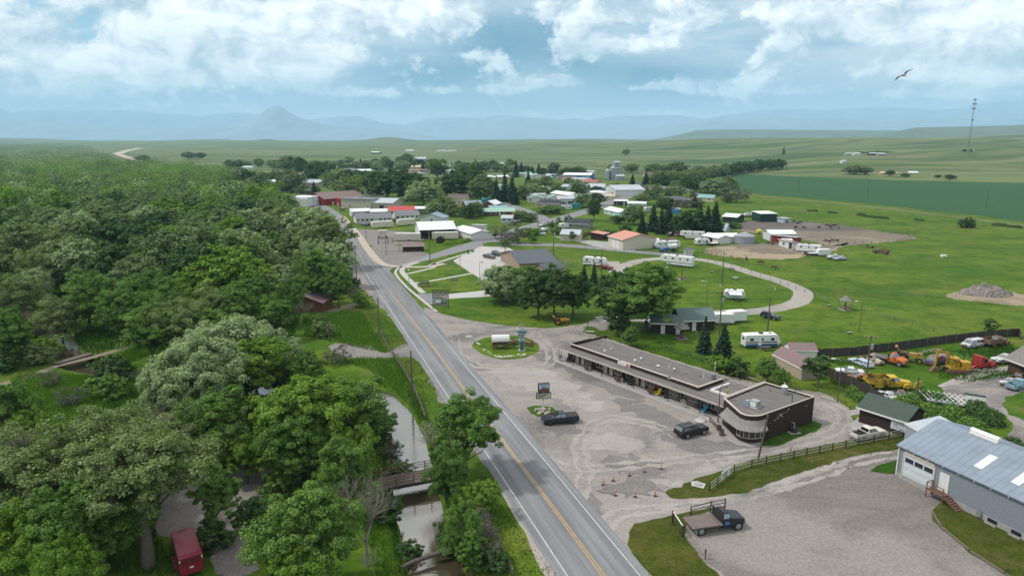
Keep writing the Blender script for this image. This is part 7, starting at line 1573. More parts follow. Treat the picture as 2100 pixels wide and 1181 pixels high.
# ---- wagons on the grass island
def wagon():
 x, y = P(1026,714); o = thing('covered_wagon', 'old covered wagon with a white canvas top on the grass island', 'wagon', (x, y), R(6)); q = MB().box(-1.7,1.7,-.7,.7,.95,1.1)
 q.add([(-1.7,-.7,1.1),(1.7,-.7,1.1),(1.7,-.85,1.75),(-1.7,-.85,1.75),(-1.7,-.65,1.1),(1.7,-.65,1.1),(1.7,-.8,1.75),(-1.7,-.8,1.75)],[(0,1,2,3),(7,6,5,4),(3,2,6,7)]).add([(-1.7,.7,1.1),(1.7,.7,1.1),(1.7,.85,1.75),(-1.7,.85,1.75),(-1.7,.65,1.1),(1.7,.65,1.1),(1.7,.8,1.75),(-1.7,.8,1.75)],[(3,2,1,0),(4,5,6,7),(7,6,2,3)]).box(-1.75,-1.7,-.8,.8,1.0,1.75).box(1.7,1.75,-.8,.8,1.0,1.75); q.build('box', WOODB, o)
 st = MB()
 for k in range(9): st.box(-1.6+k*.4,-1.52+k*.4,-.93,-.86,1.0,1.78)
 st.build('stave', WOODD, o); n = 10; R_ = [[(xx, cos(pi*i/n)*.92, 1.75+sin(pi*i/n)*1.35*(1 if abs(xx) < 1.8 else .97)) for i in range(n+1)] for xx in (-1.95,-1.0,-.1,.9,1.95)]
 cv = MB()
 for k, r in enumerate(R_[:-1]): cv.add([*r, *R_[k+1]], [(i,i+1,n+2+i,n+1+i) for i in range(n)])
 cv.build('canvas_top', mat('canvas_white', (.66,.66,.64), .85, var=.06), o)
 for xx in (-1.15,1.15):
  for sy in (-.98,.98): q = MB(); wheel_mb(q, (xx,sy,.55), .55, 'y', .08); q.build('wheel', WOODB, o)
 MB().tube((-1.15,-.98,.55),(-1.15,.98,.55),.06,.06,6).tube((1.15,-.98,.55),(1.15,.98,.55),.06,.06,6).bar((1.7,0,.8),(3.4,.2,.35),.1).build('axle_and_pole', WOODD, o)
wagon()
for lab, u, v, rz in (('rusty buggy chassis left of the motel sign', 1060, 705, .4),('rusty hay rake right of the motel sign', 1083, 709, -.5),('small wagon frame behind the covered wagon', 1046, 707, .1)):
 x, y = P(u, v); o = thing('old_buggy', lab, 'old cart', (x, y), rz); MB().bar((-1.2,0,.55),(1.2,0,.55),.12).bar((-.8,-.5,.7),(-.8,.5,.7),.1).bar((.8,-.5,.7),(.8,.5,.7),.1).box(-.7,.7,-.45,.45,.75,.9).build('frame', RUST, o)
 for xx in (-.8,.8):
  for sy in (-.6,.6): q = MB(); wheel_mb(q, (xx,sy,.5), .5, 'y', .06, 8); q.build('wheel', RUST, o)
rg = random.Random(12)
for k, (u, v) in enumerate([(979,705),(983,707),(993,719),(1002,723),(1007,726),(1015,731),(1019,733),(1024,733),(1029,734),(1035,733),(1042,732),(1047,732),(1053,731),(1063,729),(1069,730),(1075,729)]):
 x, y = P(u, v); o = thing('border_stone', 'white border stone along the lower rim of the grass island', 'stone', (x, y), 0, 'border stones'); s = rg.uniform(.16,.34); MB().ball((0,0,s*.6),(s*1.3,s,s*.8),7,5,0,.2,k).build('stone', mat('white_stone', (.58,.56,.52), .9, var=.15), o)
# ---- porch furniture of the motel
for lab, u in (('wagon wheel leaning on a rail at the left end of the motel porch',1149),('large wagon wheel on the porch before the second door pair',1203),('large wagon wheel on the porch left of the grey bin',1266),('large wagon wheel left of the yellow chair on the porch',1334),('white wagon wheel planter beside the bay window',1401)):
 x = along(MOTEL_A, MEX, MEY, .1, .7, u); o = thing('wagon_wheel', lab, 'wagon wheel', mp(x, .1, .12), MRZ, 'wagon wheels on the porch'); q = MB(); wheel_mb(q, (0,0,.72), .7 if u != 1401 else .6, 'y', .07); q.build('rim_and_spokes', WOODB if u != 1401 else mat('pale_wheel', (.36,.33,.28), .8), o)
 if u in (1203,1266,1334): MB().box(-1.0,-.2,.2,.8,.3,.85).build('planter', WOODD, o)
 if u == 1149: MB().bar((-.5,0,2.4),(-.12,0,.7),.06).bar((.5,0,2.4),(.12,0,.7),.06).build('strut', WOODD, o)
def chair(lab, u, m, y=.9):
 x = along(MOTEL_A, MEX, MEY, y, .5, u); o = thing('porch_chair', lab, 'chair', mp(x, y, .12), MRZ); MB().box(-.35,.35,-.35,.3,.36,.42).build('seat', m, o); MB().add([(-.33,.25,.4),(.33,.25,.4),(.38,.6,1.15),(-.38,.6,1.15),(-.33,.31,.4),(.33,.31,.4),(.38,.66,1.15),(-.38,.66,1.15)],[(0,1,2,3),(7,6,5,4),(0,4,5,1),(1,5,6,2),(2,6,7,3),(3,7,4,0)]).build('backrest', m, o)
 for sx in (-.38,.38): MB().box(sx-.06,sx+.06,-.4,.35,.62,.68).build('armrest', m, o)
 for sx in (-.33,.33):
  for yy in (-.32,.26): MB().box(sx-.04,sx+.04,yy-.04,yy+.04,0,.62).build('leg', m, o)
chair('bright yellow slatted chair on the motel porch', 1349, mat('chair_yellow', (.60,.42,.01), .5)); chair('turquoise chair beside the cafe entrance', 1443, mat('chair_blue', (.02,.22,.32), .5)); chair('dark chair at the left end of the motel porch', 1163, WOODD); chair('dark chair under the left porch window', 1168, WOODD, 1.2)
chair('dark chair on the porch between the third window pair', 1287, WOODD); chair('dark chair right of the other one on the porch', 1293, WOODD); chair('dark bench seat right of the yellow chair', 1362, WOODD); chair('dark chair left of the turquoise chair', 1431, WOODD, 1.3)
for lab, u, v, m in (('grey bin by the second wagon wheel', 1210, 0, STEEL),('grey bin by the third wagon wheel', 1276, 0, STEEL)):
 x = along(MOTEL_A, MEX, MEY, .9, .5, u); o = thing('litter_bin', lab, 'bin', mp(x, .9, .12), MRZ); MB().tube((0,0,0),(0,0,.9),.26,.28,10).build('drum', m, o); MB().tube((0,0,.9),(0,0,1.0),.3,.2,10).build('lid', BLACK, o)
for lab, x_, y_ in (('half barrel planter nearest the cafe corner', 43.0, -4.3),('half barrel planter by the cafe window', 41.5, -2.9)):
 o = thing('barrel_planter', lab, 'planter', mp(x_, y_, .14)); MB().tube((0,0,0),(0,0,.6),.36,.45,12).build('barrel', WOOD, o); MB().tube((0,0,.55),(0,0,.62),.40,.40,12).build('soil', SHADE, o)
o = thing('hanging_basket', 'red flower basket hanging above the yellow chair', 'flower basket', mp(along(MOTEL_A, MEX, MEY, .6, 2, 1350), .6, 0)); MB().ball((0,0,2.05),(.3,.3,.22),8,6,0,.3,3).build('flowers', mat('red_flowers', (.35,.03,.03), .8, var=.4, scale=9), o); MB().tube((0,0,2.2),(0,0,2.7),.01,.01,4).build('hanger', BLACK, o)
o = thing('flower_pot', 'red flowers in the bay window by the cafe', 'flower pot', mp(along(MOTEL_A, MEX, MEY, 1.3, 2.2, 1421), 1.3, 0)); MB().ball((0,0,2.3),(.26,.22,.2),8,6,0,.3,5).build('flowers', mat('bright_red_flowers', (.55,.02,.02), .8), o); MB().tube((0,0,2.3),(0,0,2.72),.01,.01,4).build('hanger', BLACK, o)
x, y = P(1628,886); o = thing('wishing_well', 'small dark well with a pump handle on the grass behind the cafe', 'well', (x, y), .2); MB().tube((0,0,0),(0,0,.8),.6,.6,12).build('barrel', WOODD, o); MB().bar((0,0,.8),(0,0,1.5),.1).bar((0,0,1.5),(-.5,0,1.75),.08).build('pump_handle', TRIMB, o); MB().box(-1.0,.8,-.8,.6,0,.1).build('slab', CONC_G, o)
# ---- campground furniture
def ptable(lab, u, v, rz, m=None):
 x, y = P(u, v); o = thing('picnic_table', lab, 'picnic table', (x, y), rz, 'picnic tables'); m = m or mat('grey_table', (.42,.42,.40), .8); MB().box(-.95,.95,-.38,.38,.72,.78).build('tabletop', m, o)
 for sy in (-.75,.75): MB().box(-.95,.95,sy-.14,sy+.14,.42,.47).build('bench', m, o)
 for sx in (-.7,.7): MB().bar((sx,-.75,0),(sx,-.25,.72),.07).bar((sx,.75,0),(sx,.25,.72),.07).bar((sx,-.8,.4),(sx,.8,.4),.07).build('leg_frame', WOODD, o)
for a in (('picnic table on the loop lawn near the fifth wheel',1365,552,.2),('picnic table right of the guyed pole',1508,573,.1),('picnic table in front of the blue banded caravan',1571,718,.1,WOOD),('picnic table under the small caravan awning',1517,614,.2,WOOD),('picnic table at the edge of the loop road',1500,554,.1,WOODB)): ptable(*a)
def shelter(lab, u, v, roofz=3.0, rr=1.7, closed=True, slab=True):
 x, y = P(u, v); o = thing('picnic_shelter', lab, 'shelter', (x, y), .2); MB().tube((0,0,0),(0,0,roofz),.16,.14,8).build('post', mat('red_brown_post', (.12,.03,.022), .8), o)
 if closed:
  n = 8; q = MB()
  for a_, b_, z0, z1 in ((rr,rr*.45,roofz-.4,roofz+.35),(rr*.45,.1,roofz+.35,roofz+.95)): q.tube((0,0,z0),(0,0,z1),a_,b_,n)
  q.build('roof', RC['wood'], o); MB().tube((0,0,roofz+.9),(0,0,roofz+1.2),.12,.06,6).build('finial', WOOD, o)
 MB().box(-1.3,1.3,-1.3,1.3,0,.14).build('slab', CONC_G, o); MB().box(-1.0,1.0,-1.0,1.0,.7,.78).build('tabletop', WOODB, o)
 for sy in (-1.2,1.2): MB().box(-1.0,1.0,sy-.14,sy+.14,.4,.46).build('bench', WOODB, o)
shelter('shingled umbrella shelter with a table on the open lawn', 1733, 635); shelter('dark umbrella shelter beside the brown shower house', 1397, 694, 3.0, 1.9); shelter('red post on a stepped slab in the loop lawn', 1398, 572, 3.2, 1, False)
for lab, u, v in (('black fire ring by the lamp on the lawn',1742,684),('black fire ring left of the shingled shelter',1699,628),('black grill near the guyed pole',1460,559),('black grill beside the fifth wheel',1429,544)):
 x, y = P(u, v); o = thing('fire_ring', lab, 'fire ring', (x, y)); MB().tube((0,0,0),(0,0,.3),.5,.5,12).build('ring', BLACK, o); MB().box(-.5,.5,-.3,.3,.3,.34).build('grate', STEEL, o)
for lab, u, v in (('white hookup post on the loop lawn right of the guyed pole',1477,588),('white hookup post left of the loop road bend',1589,595),('white hookup post beside the fire ring',1363,578)):
 x, y = P(u, v); o = thing('hookup_post', lab, 'hookup post', (x, y), 0, 'hookup posts'); MB().box(-.12,.12,-.1,.1,0,1.0).build('pedestal', TRIM, o); MB().box(-.16,.16,-.14,.14,.7,1.05).build('socket_box', STEEL, o)
x, y = P(1210,683); o = thing('white_bench', 'pale bench box behind the far end of the motel', 'bench', (x, y), -.3); MB().box(-1.0,1.0,-.3,.3,.4,.5).build('seat', CONC, o); MB().box(-.9,-.7,-.25,.25,0,.4).box(.7,.9,-.25,.25,0,.4).build('foot', CONC_G, o)
# ---- rubble mound, logs, bridges
def mound(name, lab, u, v, rx, ry, h, m, seed=0, cat='mound'):
 x, y = P(u, v); n, k = 36, 26; V = []
 for j in range(k):
  for i in range(n):
   a, b = i/(n-1)*2-1, j/(k-1)*2-1; d = max(0, 1-(a*a+b*b)); nz = noise.fractal((a*3+seed, b*3, seed), .8, 2.1, 4); V.append((a*rx*(1+.1*nz), b*ry*(1+.1*nz), -.05+d**.8*h*(.65+.8*abs(nz))))
 ix = np.arange(n*k).reshape(k, n); f = np.stack([ix[:-1,:-1], ix[:-1,1:], ix[1:,1:], ix[1:,:-1]], 2).reshape(-1, 4); o = tag(link(name, np_mesh(name, np.array(V), f, m, True), None, (x, y, 0)), lab, cat); return o
mound('rubble_mound', 'grey rubble mound in the pasture at the right edge', 2020, 603, 7.5, 5, 2.8, shader('rubble', lambda T, co: (T.mix(T.sm(T.noise(co, 1.6, 6, .75), .35, .65), (.10,.088,.078), (.27,.24,.215)), .95)))
sheet('bare_earth', [(1942,605),(1985,596),(2040,594),(2100,604),(2200,618),(2200,630),(2080,626),(2010,618),(1960,614)], .03, STRAW, jit=.8)
def bridge(name, lab, a, b, w, m, rail, z=.25):
 A, B = Vector(P(*a)), Vector(P(*b)); d = B-A; o = thing(name, lab, 'bridge', (A.x, A.y, 0), atan2(d.y, d.x)); L = d.length; dk = MB()
 n = int(w/.35)
 for k in range(n): dk.box(0, L, -w/2+k*w/n, -w/2+(k+.93)*w/n, z-.06, z)
 dk.build('deck', m, o)
 for sy in (-w/2+.1, w/2-.1): MB().box(0, L, sy-.12, sy+.12, z-.45, z-.06).build('beam', WOODD, o)
 for x in (.3, L-.3): MB().box(x-.25,x+.25,-w/2-.1,w/2+.1,-2.2,z-.45).build('abutment', SHADE, o)
 if rail:
  for sy in (-w/2, w/2):
   k = max(2, int(L/2.3))
   for i in range(k+1): MB().box(L*i/k-.06,L*i/k+.06,sy-.06,sy+.06,z-.4,z+1.2).build('rail_post', RUST, o)
   for zz in (.5,.85,1.2): MB().box(0, L, sy-.03, sy+.03, z+zz-.05, z+zz+.03).build('rail', RUST, o)
 return o
bridge('plank_bridge', 'wooden plank bridge with rusty rails over the creek', (772,998), (912,972), 3.2, WOOD, True, .45)
bridge('footbridge', 'low plank footbridge over the brown backwater', (112,748), (186,727), 1.6, WOOD, False, .3)
LOG = MB(); rg = random.Random(3); pts = [Vector((*P(u, v, z), z)) for u, v, z in ((804,1172,-.6),(845,1152,-.5),(885,1138,-.4),(925,1124,-.1),(960,1122,.3),(1000,1135,.3))]
for k, (a, b) in enumerate(zip(pts[:-1], pts[1:])): LOG.tube(a, b, .18+k*.05, .23+k*.05, 8)
for k in range(14): p = pts[2].lerp(pts[4], rg.random()); LOG.tube(p, p+Vector((rg.uniform(-.8,.8), rg.uniform(-.8,.3), rg.uniform(-.5,1.0))), .05, .015, 4)
o = thing('fallen_log', 'fallen bleached tree trunk lying across the creek', 'log', pts[0]); LOG.M = None; lo = LOG.build('trunk', WOOD, o); lo.matrix_parent_inverse = Matrix.Translation(-pts[0])
x, y = P(492,952); o = thing('timber_stack', 'stack of yellow planks at the end of the gravel clearing', 'timber stack', (x, y), R(20))
for r_ in range(4):
 for c in range(3): MB().box(-1.2,1.2,-.6+c*.4,-.25+c*.4,.1+r_*.28,.32+r_*.28).build('plank', mat('fresh_plank', (.42,.22,.07), .8, var=.2), o)
x, y = P(425,955); o = thing('timber_stack', 'second plank stack half hidden under the spreading cottonwood', 'timber stack', (x, y), R(30)); [MB().box(-1.6,1.6,-.5+c*.36,-.2+c*.36,.1,.4).build('plank', mat('fresh_plank', (.42,.22,.07)), o) for c in range(3)]
x, y = P(2005,697);
for lab, u, v in (('bleached branches and planks heaped along the plank fence', 1915, 722),('grey scrap boards lying in the weeds by the red truck chassis', 2010, 762)):
 x, y = P(u, v); o = thing('scrap_heap', lab, 'scrap heap', (x, y)); rg = random.Random(u); hp = MB()
 for k in range(16): a = rg.uniform(0, 3.1); c = Vector((rg.uniform(-2.6,2.6), rg.uniform(-.8,.8), rg.uniform(.1,.6))); hp.bar(c-Vector((cos(a),sin(a)*.4,rg.uniform(-.2,.2))), c+Vector((cos(a),sin(a)*.4,rg.uniform(-.1,.2))), .1, .08)
 hp.build('board_heap', BARK_P, o)
x, y = P(1945,836); o = thing('canopy_frame', 'white lattice canopy half buried in the dark bushes', 'canopy frame', (x, y), R(-28)); q = MB()
for k in range(9):
 for s_ in (1, -1): q.bar((-3.2+k*.8,-1.6,1.5),(-3.2+(k+s_*2)*.8,1.6,2.1),.07)
q.build('lattice', TRIM, o); MB().box(-3.4,3.6,-1.7,1.7,1.25,1.4).build('sheet', mat('grey_sheet', (.30,.31,.33), .7), o); MB().box(2.2,5.2,1.0,2.0,.2,2.5).build('cabinet', BLACK, o); MB().box(2.2,5.2,.95,1.0,1.7,2.4).build('white_panel', TRIM, o)
for lab, a, b in (('long pale log lying behind the motel, left one',(1501,765),(1573,787)),('long pale log lying behind the cafe',(1672,811),(1712,825))):
 A, B = P(*a), P(*b); o = thing('edging_log', lab, 'log', (*A, 0)); MB().tube((0,0,.15),(B[0]-A[0],B[1]-A[1],.15),.14,.12,8).build('trunk', BARK_P, o)
# timber kerb of the shop lawn
w = [P(*p) for p in ((1912,1052),(1930,1082),(1990,1131),(2062,1178),(2120,1220))]; o = thing('timber_edging', 'weathered timber edging round the workshop lawn', 'edging', (*w[0], 0)); q = MB()
for a, b in zip(w[:-1], w[1:]):
 m_ = max(1, int(hypot(b[0]-a[0], b[1]-a[1])/2.4))
 for k in range(m_): A, B = [(a[0]+(b[0]-a[0])*t-w[0][0], a[1]+(b[1]-a[1])*t-w[0][1]) for t in (k/m_, (k+.96)/m_)]; q.bar((*A,.1),(*B,.12),.22,.22)
q.build('timber', WOOD, o)
# ---------------------------------------------------------------- animals, person, gull
def skin_obj(name, pts, edges, m, parent, sub=1):
 bm = bmesh.new(); ly = bm.verts.layers.skin.verify(); vs = [bm.verts.new(p[:3]) for p in pts]
 for v_, p in zip(vs, pts): v_[ly].radius = (p[3], p[4] if len(p) > 4 else p[3])
 vs[0][ly].use_root = True
 for i, j in edges: bm.edges.new((vs[i], vs[j]))
 me = bpy.data.meshes.new(name); bm.to_mesh(me); bm.free(); me.materials.append(m); o = bpy.data.objects.new(name, me); COL.objects.link(o); o.parent = parent
 o.modifiers.new('skin', 'SKIN').use_smooth_shade = True; s_ = o.modifiers.new('sub', 'SUBSURF'); s_.levels = s_.render_levels = sub; return o
def quadruped(nm, lab, cat, u, v, rz, m, s=1.0, graze=True, group=None):
 x, y = P(u, v); o = thing(nm, lab, cat, (x, y), rz, group); o.scale = (s,)*3; hz = .55 if graze else 1.75; hx = 1.35 if graze else 1.25
 pts = [(0,0,1.12,.34,.30),(.5,0,1.12,.33,.28),(.85,0,1.25,.2,.22),(hx-.15,0,(hz+1.3)/2,.15,.17),(hx,0,hz,.12,.14),(hx+.32,0,hz-.18,.08,.09),(-.6,0,1.14,.32,.27),(-.85,0,1.1,.14,.16),(-.98,0,.6,.04,.04)]
 ed = [(0,1),(1,2),(2,3),(3,4),(4,5),(0,6),(6,7),(7,8)]
 for sx, base in ((.5,1),(-.65,6)):
  for sy in (-.17,.17):
   i = len(pts); pts += [(sx+(.02 if sx > 0 else .08),sy,.78,.12),(sx+(.03 if sx > 0 else -.10),sy,.42,.065),(sx+.03,sy,.03,.055)]; ed += [(base,i),(i,i+1),(i+1,i+2)]
 skin_obj('body', pts, ed, m, o)
 for sy in (-.1,.1): MB().add([(hx-.02,sy*.6,hz+.1),(hx-.1,sy*.6,hz+.1),(hx-.06,sy*1.5,hz+.26)],[(0,1,2)]).tube((hx-.06,sy*.7,hz+.08),(hx-.08,sy*1.4,hz+.25),.04,.01,5).build('ear', m, o)
 return o
HB = mat('bay_horse_coat', (.085,.035,.02), .7, var=.3, scale=1.5); HP = mat('palomino_coat', (.40,.23,.13), .7, var=.2, scale=1.5); HK = mat('black_coat', (.014,.013,.013), .6, var=.2)
quadruped('horse', 'bay horse standing with its head low in the pasture, left one', 'horse', 1561, 542, 2.7, HB, 1.05); quadruped('horse', 'bay horse grazing nearest the campground road', 'horse', 1587, 553, -.7, HB, 1.05); quadruped('horse', 'palomino horse grazing beside the straw yard fence', 'horse', 1511, 534, .2, HP, 1.0); quadruped('horse', 'black and white horse standing behind the bay ones', 'horse', 1531, 535, 1.5, HK, 1.0, False)
for i, (u, v, rz) in enumerate([(1631,469,.2),(1649,470,2.8),(1679,469,.4),(1720,470,1.2),(1703,467,.1),(1697,465,3.0),(1711,465,.2),(1705,471,2.9),(1628,457,.3),(1642,459,2.7),(1635,461,.0),(1614,457,.8)]):
 quadruped('cow', ['black cow alone at the left of the dry corral','black cow second from the left in the dry corral','black cow in the middle of the dry corral','black cow at the right end of the herd','black cow at the feeder, front one','black cow at the feeder, left one','black cow at the feeder, back one','black calf lying in front of the feeder','black cow in the mud, left of the mud group','black cow in the mud, right of the mud group','black cow in the mud, front of the mud group','black cow near the pale hut in the mud'][i], 'cow', u, v, rz, HK, .95 if i != 7 else .6, i % 3 != 1, 'black cattle in the corral')
def person():
 x, y = P(1427,691); o = thing('person', 'person in a blue top and pale jeans walking on the lawn by the shower house', 'person', (x, y), 1.2)
 skin = mat('skin', (.42,.26,.19), .6, var=.05); pts = [(0,0,.95,.16,.12),(0,0,1.2,.16,.11),(0,0,1.42,.15,.10),(0,0,1.54,.06,.06),(0,.01,1.66,.10,.11),(0,0,1.74,.08,.09)]
 ed = [(0,1),(1,2),(2,3),(3,4),(4,5)]
 for s_ in (-1, 1):
  i = len(pts); pts += [(s_*.21,0,1.40,.065),(s_*.26,s_*.06,1.12,.05),(s_*.25,s_*.16,.88,.04),(s_*.25,s_*.18,.78,.035)]; ed += [(2,i),(i,i+1),(i+1,i+2),(i+2,i+3)]
  i = len(pts); pts += [(s_*.10,-s_*.04,.85,.10),(s_*.11,-s_*.10,.48,.07),(s_*.11,-s_*.20,.08,.05),(s_*.11,-s_*.20+.14,.04,.045)]; ed += [(0,i),(i,i+1),(i+1,i+2),(i+2,i+3)]
 skin_obj('body', pts, ed, skin, o); bl = mat('blue_shirt', (.02,.08,.45), .8); jn = mat('faded_jeans', (.16,.22,.36), .85)
 skin_obj('shirt', [(0,0,.97,.19,.145),(0,0,1.2,.185,.135),(0,0,1.44,.175,.12),(.22,0,1.41,.085),(.265,.06,1.12,.07),(-.22,0,1.41,.085),(-.265,-.06,1.12,.07)], [(0,1),(1,2),(2,3),(3,4),(2,5),(5,6)], bl, o)
 skin_obj('jeans', [(0,0,.97,.175,.135),(.10,-.04,.82,.12),(.11,-.10,.48,.088),(.11,-.19,.14,.07),(-.10,.04,.82,.12),(-.11,.10,.48,.088),(-.11,.19,.14,.07)], [(0,1),(1,2),(2,3),(0,4),(4,5),(5,6)], jn, o)
 MB().ball((0,-.015,1.73),(.105,.12,.10),10,8).build('hair', mat('brown_hair', (.06,.035,.02), .8), o)
person()
def gull():
 # hangs in the air beyond the motel, wings spread and banked
 dist = 60.; x = xat(1838, dist); z = zat(dist, 155); o = thing('gull', 'brown and white gull gliding in the sky above the hills', 'bird', (x, dist, z)); o.rotation_euler = (R(8), R(-31), R(10))
 gw = mat('gull_body', (.27,.26,.25), .8, var=.2, scale=6); gd = mat('gull_wing', (.045,.042,.04), .8, var=.3, scale=6)
 skin_obj('body', [(0,0,0,.10,.09),(0,.16,.0,.07,.07),(0,.27,.02,.055,.05),(0,.36,.0,.012,.012),(0,-.2,-.01,.06,.05),(0,-.36,-.02,.07,.012)], [(0,1),(1,2),(2,3),(0,4),(4,5)], gw, o)
 for s_ in (-1, 1):
  w = [(.06,.12,.03),(.45,.20,.12),(.95,-.02,.06)]; tr = [(.06,-.10,.03),(.42,-.06,.11),(.95,-.05,.06)]
  V = [(s_*a,b,c) for a,b,c in w]+[(s_*a,b,c) for a,b,c in tr]+[(s_*a,b,c-.02) for a,b,c in w]+[(s_*a,b,c-.012) for a,b,c in tr]
  MB().add(V, [(0,1,4,3),(1,2,5,4),(9,10,7,6),(10,11,8,7),(0,6,7,1),(1,7,8,2),(3,4,10,9),(4,5,11,10)]).build('wing', gd, o)
gull()
